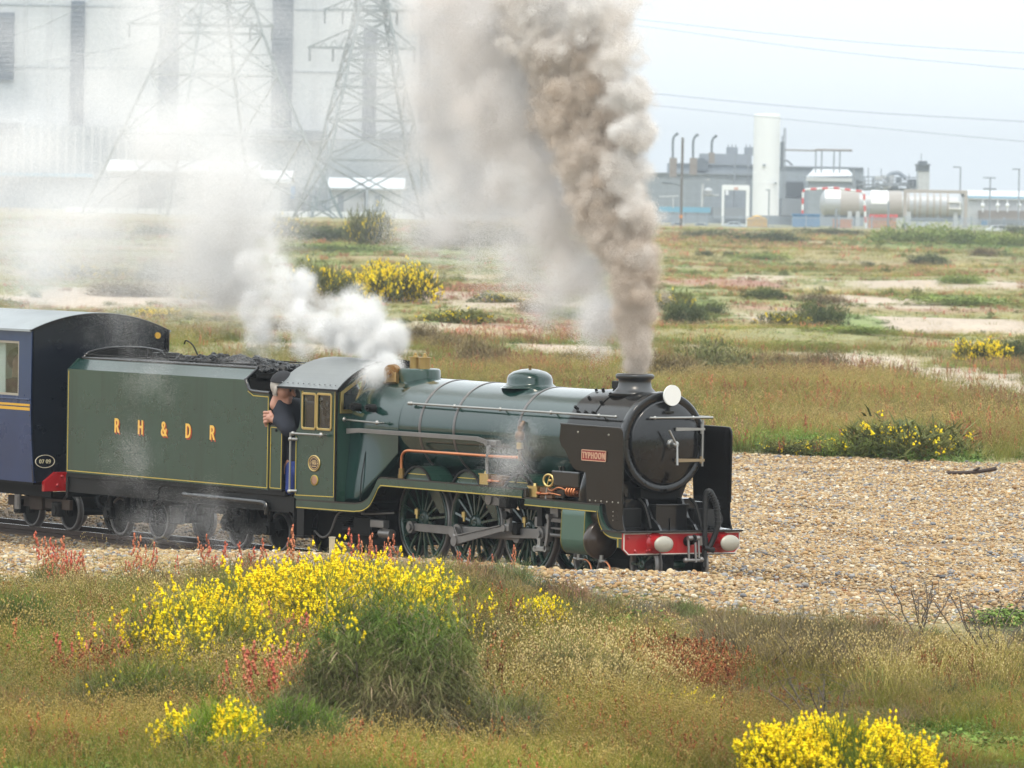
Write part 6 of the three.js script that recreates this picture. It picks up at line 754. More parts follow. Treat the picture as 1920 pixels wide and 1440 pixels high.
{ // stones of the shingle, the largest showing one by one
  const r = rng(11), kinds = [0, 1, 2].map((k) => { const g = new THREE.IcosahedronGeometry(1, 1), p = g.attributes.position; for (let i = 0; i < p.count; i++) { const x = p.getX(i), y = p.getY(i), z = p.getZ(i), q = 0.8 + 0.45 * noise3(x * 1.3 + k * 7 + 9, y * 1.3 + 4, z * 1.3 + 2); p.setXYZ(i, x * q, y * q * 0.62, z * q * 0.82); } const m = mergeVertices(g.deleteAttribute('normal').deleteAttribute('uv')); m.computeVertexNormals(); return m; });
  const pal = [[0.46, 0.317, 0.151], [0.4, 0.24, 0.097], [0.45, 0.326, 0.168], [0.3, 0.163, 0.059], [0.5, 0.394, 0.244], [0.36, 0.25, 0.134], [0.41, 0.269, 0.118], [0.17, 0.17, 0.18], [0.62, 0.547, 0.412], [0.28, 0.27, 0.26]];
  const lists = [[], [], []], w = new Float32Array(6); let tries = 0;
  while (lists[0].length + lists[1].length + lists[2].length < 300000 && tries++ < 1000000) {
    const s = 38 + 32 * r(), t = s * (r() - 0.5) * 0.178, [x, z] = xz(s, t); if (abs(z) < 0.42 && x < 2.6) continue; const n = fbm(x * 0.55, z * 0.55, 7, 3); if (!isShingle(s, t, n)) { if (s > 60 || r() > (frontEdge(t) - s < 1.8 ? 0.5 : 0.1)) continue; }
    const near = s < 50; if (!near && r() > 0.75) continue;
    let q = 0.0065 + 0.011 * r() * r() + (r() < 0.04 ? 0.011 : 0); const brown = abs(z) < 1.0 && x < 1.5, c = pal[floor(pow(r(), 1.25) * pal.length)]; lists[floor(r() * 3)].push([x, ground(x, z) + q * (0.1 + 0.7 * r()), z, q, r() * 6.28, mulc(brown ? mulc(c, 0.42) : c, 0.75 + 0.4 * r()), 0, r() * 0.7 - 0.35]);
  }
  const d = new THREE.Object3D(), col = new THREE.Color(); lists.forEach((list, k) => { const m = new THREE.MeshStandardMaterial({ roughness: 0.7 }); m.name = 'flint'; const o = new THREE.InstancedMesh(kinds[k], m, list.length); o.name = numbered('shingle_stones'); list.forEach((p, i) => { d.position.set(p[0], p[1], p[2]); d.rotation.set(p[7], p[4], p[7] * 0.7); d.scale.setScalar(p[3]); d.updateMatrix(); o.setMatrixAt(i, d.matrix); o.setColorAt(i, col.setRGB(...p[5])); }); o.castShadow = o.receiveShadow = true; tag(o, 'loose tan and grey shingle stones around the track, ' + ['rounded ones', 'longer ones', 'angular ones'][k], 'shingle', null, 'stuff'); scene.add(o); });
}
const bushSpots = []; // [s, t, rs, rt] where nothing else should grow
{ // grasses
  const w = new Float32Array(6), r = rng(23);
  const fine = [grassTuft(1, 16, 0.2, 0.09, 0.0022, GREEN0, GREEN1), grassTuft(2, 18, 0.26, 0.11, 0.0024, mixc(GREEN0, STRAW0, 0.4), mixc(GREEN1, STRAW1, 0.45), 0.8)];
  const dry = [seedTuft(3, 14, 0.27, 0.1, 0.0026), seedTuft(4, 12, 0.34, 0.12, 0.0028)], red = [sorrelTuft(5, 3, 0.27, 0.12, 0.0034), sorrelTuft(6, 4, 0.21, 0.14, 0.0032)], herb = [herbTuft(7, 46, 0.09, 0.11, 0.018, [0.16, 0.24, 0.06])];
  const P = { fine: [], dry: [], red: [], herb: [] };
  const put = (k, x, z, q, tint, tall) => P[k].push([x, ground(x, z), z, q, r() * 6.28, tint, floor(r() * 2), tall]);
  const pick = (x, z, s, q, sparse = 1) => { let tot = 0; for (let i = 1; i < 6; i++) tot += w[i]; if (r() > tot / (tot + w[0] * 1.6)) { if (r() > 0.08 * sparse) return; } let v = r() * tot, k = 1; for (; k < 5; k++) { v -= w[k]; if (v < 0) break; } const j = 0.75 + 0.5 * r(), mott = 0.15 + 1.7 * fbm(x * 0.9, z * 0.9, 40, 3), T = (s < 48 ? [0.74, 0.77, 0.56] : s < 120 ? [0.73, 0.79, 0.72] : [1.08, 1.06, 1.12]).map((v) => v * j * mott);  // far plants tinted paler and bluer, haze painted into their colour
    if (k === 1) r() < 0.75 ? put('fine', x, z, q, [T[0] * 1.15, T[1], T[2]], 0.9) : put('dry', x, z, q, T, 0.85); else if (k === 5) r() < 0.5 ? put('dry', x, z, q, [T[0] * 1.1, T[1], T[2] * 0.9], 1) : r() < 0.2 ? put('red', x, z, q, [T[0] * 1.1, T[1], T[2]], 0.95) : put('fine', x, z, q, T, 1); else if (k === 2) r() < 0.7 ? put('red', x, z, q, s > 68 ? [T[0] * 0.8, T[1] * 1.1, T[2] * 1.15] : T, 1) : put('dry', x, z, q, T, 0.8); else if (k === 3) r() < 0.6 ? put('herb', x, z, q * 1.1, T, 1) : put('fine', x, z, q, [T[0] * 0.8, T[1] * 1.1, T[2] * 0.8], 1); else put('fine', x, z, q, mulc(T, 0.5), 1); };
  for (let i = 0; i < 42000; i++) { const s = 28.6 + 16.4 * r(), t = s * (r() - 0.5) * 0.19, [x, z] = xz(s, t); cover(x, z, w); if (w[0] === 1 && w[1] === 0) { if (s > frontEdge(t) + 2.5 || r() > 0.1) continue; w.fill(0); w[2] = 1; w[1] = 1; w[3] = 0.5; } const lush = sstep(0.42, 0.62, fbm(x * 0.5, z * 0.5, 77, 3)), edge = sstep(0, 4.5, frontEdge(t) - s); const tall = sstep(30.8, 33.5, s) * (1 - 0.45 * sstep(0.4, 1.2, t)); pick(x, z, s, (0.36 + 0.34 * lush + 0.36 * tall) * (0.22 + 0.78 * edge) * (0.75 + 0.5 * r())); }
  for (let i = 0; i < 36000; i++) { const s = 67 + 55 * r(), t = s * (r() - 0.5) * 0.19, [x, z] = xz(s, t); cover(x, z, w); if (w[0] === 1 && w[1] === 0) continue; pick(x, z, s, (0.85 + 0.7 * r()) * lerp(1, 0.75, sstep(80, 100, s)) * (0.45 + 1.15 * fbm(x * 0.28, z * 0.28, 52, 3))); }
  for (let i = 0; i < 46000; i++) { const s = 115 * pow(3.9, r()), t = s * (r() - 0.5) * 0.19, [x, z] = xz(s, t); cover(x, z, w); const q = lerp(1.3, 3.0, sstep(115, 400, s)) * (0.7 + 0.6 * r()); let n0 = P.fine.length; pick(x, z, s, q, 0.3); for (const k in P) { const L = P[k][P[k].length - 1]; if (L && L[0] === x && L[2] === z) L[7] = (L[7] ?? 1) * 0.42; } }
  // a few tall sorrel spires before the tender and the driving wheels
  for (const [px, py, n, sp] of [[480, 1088, 5, 70], [240, 1084, 5, 170], [720, 1080, 5, 90], [890, 1082, 2, 50], [60, 1100, 3, 80], [500, 1345, 7, 50], [590, 1330, 3, 20], [540, 1240, 5, 20], [270, 1105, 4, 80], [180, 1300, 5, 50]]) for (let i = 0; i < n; i++) { const [x, z] = hit(px + (r() - 0.5) * 2 * sp, py + (r() - 0.5) * 22); put('red', x, z, (py > 1320 ? 0.9 : 0.55) + 0.8 * r(), [1.2, 1.15, 1.1], 1.25); }
  for (const [px, py, n, sx, sy, q] of [[1090, 1300, 90, 110, 50, 1.0], [1180, 1330, 50, 70, 30, 0.9], [1560, 1265, 45, 110, 30, 0.8], [1700, 1290, 50, 130, 40, 0.8], [1860, 1280, 40, 70, 40, 0.8], [1400, 1250, 25, 110, 24, 0.65], [330, 1180, 60, 140, 40, 0.85], [120, 1160, 50, 130, 40, 0.8], [500, 1330, 40, 90, 40, 0.8], [930, 1330, 40, 60, 50, 0.9], [250, 1075, 26, 260, 14, 0.55], [760, 1100, 14, 60, 14, 0.6]]) for (let i = 0; i < n; i++) { const [x, z] = hit(px + (r() + r() - 1) * sx, py + (r() + r() - 1) * sy), k = 1.05 + 0.5 * r(); put('dry', x, z, q * (0.75 + 0.6 * r()), [k, k, k * 0.9], 1.1); }
  for (const [px, py, n, sx, sy] of [[1300, 1205, 26, 90, 14], [1190, 1172, 20, 60, 10], [1430, 1220, 16, 60, 12], [1880, 1165, 30, 60, 12], [1700, 1240, 20, 90, 20], [640, 1410, 20, 80, 20], [230, 1310, 16, 60, 20], [1250, 1405, 30, 120, 20], [1800, 1410, 60, 150, 26]]) for (let i = 0; i < n; i++) { const [x, z] = hit(px + (r() + r() - 1) * sx, py + (r() + r() - 1) * sy), k = 0.8 + 0.5 * r(); put('herb', x, z, 0.55 + 0.6 * r(), [k, k, k * 0.8], 1); }
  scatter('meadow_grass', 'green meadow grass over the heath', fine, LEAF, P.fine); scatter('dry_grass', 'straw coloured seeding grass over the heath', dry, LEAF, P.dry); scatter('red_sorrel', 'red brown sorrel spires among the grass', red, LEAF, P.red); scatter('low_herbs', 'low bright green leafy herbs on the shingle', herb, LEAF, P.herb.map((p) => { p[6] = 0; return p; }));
}
// bushes: foliage of fine shoots over a dome, flowers near its skin, twigs inside
function makeBush(seed, rx, h, rz, o) {
  const r = rng(seed), s = new Soup(), f = new Soup(), tw = [], ln = o.len ?? 0.14, w = o.w ?? 0.004, lump = o.lump ?? 0.45, nl = o.lobes ?? 9, lobes = [];
  for (let i = 0; i < nl; i++) { const a = i * 2.4 + r(), q = i === 0 ? 0 : 0.72 * sqrt((i + r() * 0.6) / nl), k = lerp(0.34, 0.56, r()) * (nl < 4 ? 1.6 : 1); lobes.push([cos(a) * q, sin(a) * q, k * (1 - q * 0.25), lerp(0.55, 1.0, r()) * (1 - 0.42 * q * q), r() * 50, 0.75 + 0.5 * r(), r()]); }
  let tot = 0; const cum = lobes.map((l) => (tot += l[2] * l[2]));
  const spot = (rad) => { const v = r() * tot; let k = 0; while (cum[k] < v && k < nl - 1) k++; const L = lobes[k], a = r() * PI * 2, e = Math.asin(pow(r(), 0.85)), R = 1 - lump + lump * 1.7 * fbm(cos(a) * 2 + L[4], sin(a) * 2, e * 2 + L[4], 3), q = R * rad, ce = pow(cos(e), 0.8); return { a, e, L, q, R, p: [rx * (L[0] + L[2] * q * ce * cos(a)), h * L[3] * q * pow(sin(e), 0.85), rz * (L[1] + L[2] * q * ce * sin(a))] }; };
  for (let i = 0; i < o.n; i++) {
    const rad = lerp(0.45, 1, pow(r(), 0.5)), { a, e, L, p } = spot(rad), out = [cos(e) * cos(a), (o.upk ?? 0.35) + sin(e), cos(e) * sin(a)], j = o.wild ?? 0.6, stray = r() < 0.05 ? 1.8 : 1, d0 = out.map((v) => v + (r() - 0.5) * 2 * j), l = hypot(...d0), d = d0.map((v) => v / l), [u, v] = circ(r), len = ln * (0.45 + 1.1 * r() * r() + 0.2) * stray;
    const clump = fbm(p[0] * 6 / max(0.35, rx) + seed, p[1] * 6 / max(0.35, h), p[2] * 6 / max(0.35, rz), 2), low = 1 - clamp(p[1] / (h * 0.6)); if (clump < (o.gap ?? 0.3)) continue; const dead = r() < (o.dry ?? 0) * 0.25 ? 0.8 : 0, dryK = clamp(dead + (o.dry ?? 0) * (0.15 + low * 1.4) * (0.3 + 1.4 * clump));
    const g1 = mixc(mixc(o.c1, o.c2 ?? o.c1.map((c, m) => c * [1.35, 1.15, 0.9][m]), L[6]), o.dryc ?? [0.26, 0.205, 0.13], dryK), k = L[5] * (0.3 + 1.4 * clump), drop = o.droop ?? 0.1;
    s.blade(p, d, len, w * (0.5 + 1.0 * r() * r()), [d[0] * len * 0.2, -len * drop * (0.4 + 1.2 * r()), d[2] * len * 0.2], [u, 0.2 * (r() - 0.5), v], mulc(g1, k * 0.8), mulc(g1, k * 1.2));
  }
  const nf = o.flowers ?? 0; let done = 0, guard = 0; while (done < nf && guard++ < nf * 12) { // flowering shoots
    const { a, e, L, p } = spot(0.92 + 0.14 * r()), cl = fbm(p[0] * 2.6 / max(rx * 0.6, 0.3) + seed, p[1] * 2.2, p[2] * 2.6 / max(rz * 0.6, 0.3), 3); if (cl + 0.12 * (L[6] - 0.5) < (o.fmin ?? 0.47) + (o.ftop ?? 0.12) * (1 - sin(e))) continue;
    const m = 3 + floor(5 * r()), sl = ln * (0.4 + 0.7 * r()), dd = [cos(a) * 0.5 * cos(e) + (r() - 0.5) * 0.5, 1, sin(a) * 0.5 * cos(e) + (r() - 0.5) * 0.5], tone = r();
    for (let t = 0; t < m; t++, done++) { const q = t / m, z = (o.fs ?? 0.012) * (1.3 - 0.55 * q) * (0.65 + 0.75 * r()), [x, y] = circ(r), c = [p[0] + dd[0] * sl * q + x * z * 1.5, p[1] + dd[1] * sl * q + (r() - 0.5) * z * 2, p[2] + dd[2] * sl * q + y * z * 1.5], col = mulc(mixc([0.97, 0.76, 0.008], [0.88, 0.55, 0.006], tone * r()), 0.75 + 0.35 * r()); f.grain(c, z * 0.8, z * 1.05, col, r); f.grain([c[0] + z * 0.6 * (r() - 0.5), c[1] + z * 0.8, c[2] + z * 0.6 * (r() - 0.5)], z * 0.55, z * 0.6, mulc(col, 0.9), r); }
  }
  for (let i = 0; i < (o.twigs ?? 8); i++) { const L = lobes[i % nl], [a, b] = circ(r), k = L[2] * (0.5 + 0.6 * r()); tw.push(tube([[0.03 * a * rx + L[0] * rx * 0.4, -0.03, 0.03 * b * rz + L[1] * rz * 0.4], [(L[0] + a * k * 0.4) * rx, h * L[3] * (0.35 + 0.2 * r()), (L[1] + b * k * 0.4) * rz], [(L[0] + a * k) * rx, h * L[3] * (0.55 + 0.4 * r()), (L[1] + b * k) * rz]], (o.tr ?? 0.003) + 0.002 * r(), 5, 8)); }
  return { leaf: s.geo(), flower: nf ? f.geo() : null, twig: join(tw) };
}
const TWIG = mat('twig_bark', [0.11, 0.085, 0.065], 0.9);
function addBush(name, label, category, B, px, py, sc = [1, 1, 1], turn = 0, group) { const [x, z] = hit(px, py), o = thing(name, label, category, [x, ground(x, z) - 0.02, z], turn, group); o.scale.set(...sc); for (const [n, g, m] of [['stems', B.twig, TWIG], ['foliage', B.leaf, NEEDLE], ['flowers', B.flower, PETAL]]) if (g) { const q = new THREE.Mesh(g, m); q.name = n; q.castShadow = q.receiveShadow = true; o.add(q); } return o; }
const OLIVE = [0.15, 0.2, 0.03], DEEP = [0.075, 0.1, 0.04], GREYG = [0.15, 0.15, 0.085];
// near the camera: sizes from their width and height in the picture
const near = (seed, name, label, cat, px, py, wpx, hpx, o) => { const d = hit(px, py)[2], u = d / 12000; return addBush(name, label, cat, makeBush(seed, wpx * u / 2, hpx * u, wpx * u / 2.4, o), px, py); };
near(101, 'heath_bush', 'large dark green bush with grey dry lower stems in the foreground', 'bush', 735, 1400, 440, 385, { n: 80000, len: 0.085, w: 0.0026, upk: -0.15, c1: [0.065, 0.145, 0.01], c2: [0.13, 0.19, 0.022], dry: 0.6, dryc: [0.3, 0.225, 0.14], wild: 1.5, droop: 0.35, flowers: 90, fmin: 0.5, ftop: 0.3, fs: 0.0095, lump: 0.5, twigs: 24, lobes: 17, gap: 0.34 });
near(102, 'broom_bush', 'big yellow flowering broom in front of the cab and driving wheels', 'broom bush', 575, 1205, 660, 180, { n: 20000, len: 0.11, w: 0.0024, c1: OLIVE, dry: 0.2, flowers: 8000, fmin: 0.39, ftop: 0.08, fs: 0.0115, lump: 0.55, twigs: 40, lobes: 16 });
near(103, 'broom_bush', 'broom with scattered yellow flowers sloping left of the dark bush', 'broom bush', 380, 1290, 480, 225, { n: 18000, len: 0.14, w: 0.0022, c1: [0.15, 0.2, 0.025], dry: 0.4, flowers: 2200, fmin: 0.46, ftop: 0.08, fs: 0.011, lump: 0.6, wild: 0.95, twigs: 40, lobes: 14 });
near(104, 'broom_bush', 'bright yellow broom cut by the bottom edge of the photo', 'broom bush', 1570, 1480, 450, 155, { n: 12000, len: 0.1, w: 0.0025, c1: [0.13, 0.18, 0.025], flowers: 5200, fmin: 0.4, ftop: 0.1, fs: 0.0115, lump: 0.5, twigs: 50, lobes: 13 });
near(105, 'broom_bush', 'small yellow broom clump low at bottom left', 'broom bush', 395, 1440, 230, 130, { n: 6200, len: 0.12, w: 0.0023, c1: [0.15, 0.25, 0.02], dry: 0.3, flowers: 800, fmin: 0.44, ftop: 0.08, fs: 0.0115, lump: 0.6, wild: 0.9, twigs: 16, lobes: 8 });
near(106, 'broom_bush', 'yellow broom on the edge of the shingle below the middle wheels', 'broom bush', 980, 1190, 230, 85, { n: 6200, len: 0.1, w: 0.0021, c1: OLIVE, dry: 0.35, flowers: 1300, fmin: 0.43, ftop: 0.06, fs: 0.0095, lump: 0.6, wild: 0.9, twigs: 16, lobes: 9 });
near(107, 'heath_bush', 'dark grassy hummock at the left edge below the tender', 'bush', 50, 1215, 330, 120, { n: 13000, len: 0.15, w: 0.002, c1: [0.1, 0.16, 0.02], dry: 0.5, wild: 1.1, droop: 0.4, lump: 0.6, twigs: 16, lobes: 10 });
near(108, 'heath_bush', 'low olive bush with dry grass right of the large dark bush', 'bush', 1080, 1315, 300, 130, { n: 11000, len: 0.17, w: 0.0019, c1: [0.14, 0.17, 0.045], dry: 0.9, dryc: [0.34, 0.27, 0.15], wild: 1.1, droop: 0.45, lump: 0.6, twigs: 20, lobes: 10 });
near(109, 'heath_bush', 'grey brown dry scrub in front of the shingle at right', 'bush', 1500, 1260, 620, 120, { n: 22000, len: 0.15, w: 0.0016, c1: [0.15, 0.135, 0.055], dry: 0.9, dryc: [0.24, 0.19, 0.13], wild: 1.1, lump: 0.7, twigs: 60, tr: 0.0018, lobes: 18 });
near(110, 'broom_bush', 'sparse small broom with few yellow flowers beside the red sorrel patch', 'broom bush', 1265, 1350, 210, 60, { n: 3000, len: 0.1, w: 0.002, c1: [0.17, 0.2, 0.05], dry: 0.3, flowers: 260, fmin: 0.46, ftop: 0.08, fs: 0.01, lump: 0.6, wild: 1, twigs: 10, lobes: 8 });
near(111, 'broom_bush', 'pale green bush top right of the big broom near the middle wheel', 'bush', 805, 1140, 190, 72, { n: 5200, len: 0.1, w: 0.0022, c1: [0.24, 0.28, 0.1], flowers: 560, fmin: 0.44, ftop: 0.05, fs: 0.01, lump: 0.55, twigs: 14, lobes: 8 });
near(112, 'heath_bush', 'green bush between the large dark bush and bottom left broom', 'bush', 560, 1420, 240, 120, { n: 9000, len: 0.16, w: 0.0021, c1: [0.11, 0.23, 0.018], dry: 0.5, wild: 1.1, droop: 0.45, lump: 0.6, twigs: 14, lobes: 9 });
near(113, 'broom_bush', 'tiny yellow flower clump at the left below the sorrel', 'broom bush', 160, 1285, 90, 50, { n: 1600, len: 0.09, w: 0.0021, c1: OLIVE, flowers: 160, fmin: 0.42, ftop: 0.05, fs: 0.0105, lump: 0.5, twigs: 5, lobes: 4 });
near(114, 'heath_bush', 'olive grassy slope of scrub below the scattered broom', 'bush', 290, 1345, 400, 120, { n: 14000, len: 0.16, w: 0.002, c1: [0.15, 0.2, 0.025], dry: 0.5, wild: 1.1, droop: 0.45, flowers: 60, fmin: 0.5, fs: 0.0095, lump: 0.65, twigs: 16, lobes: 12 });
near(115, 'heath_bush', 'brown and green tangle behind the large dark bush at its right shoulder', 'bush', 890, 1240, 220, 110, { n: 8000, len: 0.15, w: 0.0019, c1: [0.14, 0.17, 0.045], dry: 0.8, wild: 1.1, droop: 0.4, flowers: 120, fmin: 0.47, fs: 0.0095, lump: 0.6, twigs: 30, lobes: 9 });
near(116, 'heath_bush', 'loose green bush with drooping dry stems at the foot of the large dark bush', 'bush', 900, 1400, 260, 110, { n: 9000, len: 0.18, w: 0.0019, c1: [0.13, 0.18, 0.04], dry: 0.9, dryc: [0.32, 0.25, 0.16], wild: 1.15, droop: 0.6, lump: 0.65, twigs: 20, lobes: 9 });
// leafless shrubs
function bareShrub(label, px, py, hpx, seed, n) { const [x, z, d] = hit(px, py), u = d / 12000, r = rng(seed), o = thing('bare_shrub', label, 'dead shrub', [x, ground(x, z), z]), H = hpx * u; for (let i = 0; i < n; i++) { const a = r() * 6.28, k = 0.25 + 0.8 * r(), pts = [[0, -0.02, 0]], L = []; let p = [0, 0, 0], dir = [cos(a) * k, 1, sin(a) * k]; for (let j = 0; j < 4; j++) { p = p.map((v, m) => v + dir[m] * H / 4 * (0.7 + 0.5 * r()) + (r() - 0.5) * 0.05); pts.push(p.slice()); if (j > 0) L.push(tube([p, [p[0] + (r() - 0.5) * H * 0.4, p[1] + H * 0.2 * r(), p[2] + (r() - 0.5) * H * 0.4], [p[0] + (r() - 0.5) * H * 0.7, p[1] + H * 0.35 * r(), p[2] + (r() - 0.5) * H * 0.6]], 0.0016, 4, 6), tube([p, [p[0] + (r() - 0.5) * H * 0.3, p[1] + H * 0.12 * r(), p[2] + (r() - 0.5) * H * 0.3], [p[0] + (r() - 0.5) * H * 0.6, p[1] + H * 0.2 * r(), p[2] + (r() - 0.5) * H * 0.5]], 0.0013, 4, 6)); } const br = part('branch', tube(pts, 0.0035, 5, 14), TWIG, o); part('twig', L, TWIG, br).userData.kind = 'stuff'; } }
bareShrub('bare dark twiggy shrub at the right edge over the shingle', 1865, 1250, 125, 5, 13);
bareShrub('bare leaning dead shrub on the shingle left of the right edge shrub', 1725, 1215, 115, 9, 9);
bareShrub('bare thin stems rising behind the bottom yellow broom', 1560, 1400, 120, 14, 9);
// the heath beyond the train: a few shapes, many bushes
const farKinds = {
  gorse: makeBush(201, 1, 1, 1, { n: 4000, len: 0.14, w: 0.014, c1: DEEP, lump: 0.6, twigs: 4, tr: 0.006, lobes: 14, wild: 1.1 }), broom: makeBush(202, 1, 1, 1, { n: 2400, len: 0.22, w: 0.02, c1: [0.1, 0.12, 0.035], flowers: 1700, fmin: 0.42, ftop: 0.12, fs: 0.026, lump: 0.55, twigs: 4, tr: 0.006, lobes: 11 }),
  olive: makeBush(206, 1, 1, 1, { n: 4200, len: 0.15, w: 0.012, c1: [0.1, 0.14, 0.035], c2: [0.17, 0.17, 0.06], dry: 0.3, lump: 0.6, twigs: 4, tr: 0.006, lobes: 16, wild: 1.2 }),
  some: makeBush(203, 1, 1, 1, { n: 2600, len: 0.22, w: 0.02, c1: [0.11, 0.13, 0.045], flowers: 300, fmin: 0.47, ftop: 0.1, fs: 0.022, lump: 0.6, twigs: 4, tr: 0.006, lobes: 14, wild: 1.1 }), green: makeBush(204, 1, 1, 1, { n: 4000, len: 0.13, w: 0.014, c1: [0.17, 0.23, 0.06], lump: 0.65, twigs: 4, tr: 0.006, lobes: 15, wild: 1.1 }), scrub: makeBush(205, 1, 1, 1, { n: 2800, len: 0.24, w: 0.013, c1: [0.16, 0.13, 0.06], dry: 0.5, lump: 0.65, twigs: 6, tr: 0.006, lobes: 12, wild: 0.9 }),
};
[
  ['broom', 745, 566, 85, 60, 'yellow broom bush in full flower right of the white steam'], ['broom', 670, 548, 70, 34, 'lower yellow broom bush joined to the left of the full one'], ['some', 600, 562, 75, 56, 'straggling yellow flecked bush behind the cab in steam'], ['scrub', 580, 585, 60, 36, 'brown scrub under the yellow flecked bush'],
  ['gorse', 1540, 613, 66, 44, 'dark rounded gorse bush on the shingle right of the smoke'], ['some', 1470, 612, 60, 24, 'yellow green bush touching the left of the dark rounded gorse'], ['green', 1600, 624, 70, 14, 'low bright green mat at the foot of the dark rounded gorse'], ['gorse', 1285, 608, 62, 40, 'dark bush close to the right of the chimney smoke'], ['some', 1255, 582, 50, 30, 'yellow tinged bush above the dark bush by the smoke'], ['gorse', 1330, 592, 40, 24, 'small dark hump right of the bush by the smoke'],
  ['gorse', 1438, 562, 52, 20, 'flat dark gorse patch in the middle distance, left of two'], ['scrub', 1540, 568, 60, 16, 'flat grey scrub patch in the middle distance, right of two'], ['green', 1806, 532, 48, 18, 'low green mound beyond the pale shingle strips at right'], ['green', 1800, 572, 130, 16, 'wide flat green patch beneath the low green mound'],
  ['gorse', 1742, 500, 46, 24, 'dark gorse with ochre tips far off at right'], ['gorse', 1628, 501, 14, 11, 'tiny dark tuft far off left of the ochre tipped gorse'], ['scrub', 1845, 480, 44, 14, 'far low brown scrub near the right edge'], ['gorse', 1320, 480, 22, 10, 'far small dark hump right of the smoke, left of two'], ['gorse', 1372, 481, 16, 10, 'far small dark hump right of the smoke, right of two'], ['green', 1430, 486, 60, 12, 'far pale green patch between small dark humps'],
  ['gorse', 1320, 446, 70, 14, 'dark low hedge of scrub at the foot of the works fence, left part'], ['gorse', 1440, 455, 80, 20, 'dark low hedge of scrub at the foot of the works fence, right part'], ['gorse', 1560, 442, 90, 14, 'dark scrub under the striped height barrier'], ['green', 1720, 458, 90, 34, 'green hedge bush before the silver tank, left of three'], ['green', 1810, 460, 90, 32, 'green hedge bush before the silver tank, middle of three'], ['green', 1900, 462, 80, 26, 'green hedge bush before the silver tank, right of three'], ['gorse', 1910, 440, 40, 16, 'dark scrub by the white car at the right edge'],
  ['broom', 1840, 678, 62, 34, 'yellow broom bush on the shingle at far right'], ['gorse', 1900, 676, 40, 40, 'dark gorse beside the yellow broom at far right'], ['olive', 1330, 708, 110, 62, 'dark green bush on the slope right of the chimney'], ['scrub', 1250, 712, 70, 44, 'brown scrub between chimney and dark green bush'], ['some', 1700, 856, 160, 58, 'broad green bush with yellow specks above the shingle at right'], ['green', 1610, 856, 80, 36, 'low green clump left of the broad speckled bush'], ['some', 1500, 850, 90, 24, 'low yellow flecked greenery at the edge of the shingle behind the loco'], ['scrub', 1450, 690, 60, 26, 'brown weedy tuft right of the dark green slope bush'], ['scrub', 1540, 692, 60, 30, 'reddish scrub tuft before the pale shingle bank'], ['green', 1500, 655, 90, 18, 'olive flat bush in front of the pale shingle bank'],
  ['scrub', 905, 690, 50, 46, 'dark brown shrub behind the boiler left of the dome'], ['scrub', 850, 660, 60, 30, 'reddish shrub behind the safety valves'], ['some', 930, 568, 50, 16, 'low yellow bush right of the full broom'], ['scrub', 1000, 586, 26, 20, 'small reddish hump left of the smoke'], ['some', 860, 606, 70, 22, 'olive bush with yellow specks above the boiler'], ['scrub', 790, 642, 40, 30, 'brown shrub behind the cab roof steam'], ['green', 1080, 600, 60, 26, 'pale green bush in the thin smoke'], ['scrub', 1080, 690, 60, 26, 'dry scrub behind the boiler right of the dome'],
  ['gorse', 300, 535, 60, 42, 'dark gorse veiled by steam above the tender'], ['gorse', 365, 530, 40, 40, 'second dark gorse veiled by steam above the tender'], ['some', 130, 525, 70, 26, 'yellow tipped bush veiled by steam above the coach'], ['some', 215, 525, 40, 20, 'small yellow tipped bush veiled by steam beside the larger one'], ['broom', 375, 560, 30, 16, 'small yellow broom patch in the steam'], ['broom', 300, 598, 46, 18, 'yellow broom patch right of the coach roof'], ['gorse', 440, 570, 50, 44, 'grey green bush in dense steam behind the tender coal'], ['scrub', 250, 555, 90, 24, 'brown scrub in the steam behind the coach roof'], ['scrub', 520, 620, 60, 20, 'brown scrub behind the tender coal'],
  ['some', 540, 444, 48, 32, 'far ochre gorse at the foot of the right pylon'], ['some', 690, 460, 56, 56, 'far tall gorse with ochre tips right of the pylon foot'], ['gorse', 620, 452, 70, 28, 'far dark gorse between the two ochre ones'], ['gorse', 850, 462, 120, 42, 'far dark scrub half lost in drifting smoke'], ['gorse', 950, 462, 60, 34, 'far dark scrub at the left of the brown smoke'], ['gorse', 160, 450, 110, 22, 'far scrub in steam below the white wall, left'], ['gorse', 300, 446, 60, 22, 'far scrub in steam below the white wall, right'], ['green', 620, 470, 160, 14, 'far flat green strip below the ochre gorse'],
].forEach(([k, px, py, hw, h, label], i) => { const d = hit(px, py)[2], u = d / 12000; addBush({ gorse: 'gorse_bush', broom: 'broom_bush', some: 'broom_bush', green: 'green_bush', olive: 'green_bush', scrub: 'scrub_bush' }[k], label, 'bush', farKinds[k], px, py, [hw * u * 1.2, h * u * 1.45, max(0.5, hw * u * 0.85)], i * 1.7); });
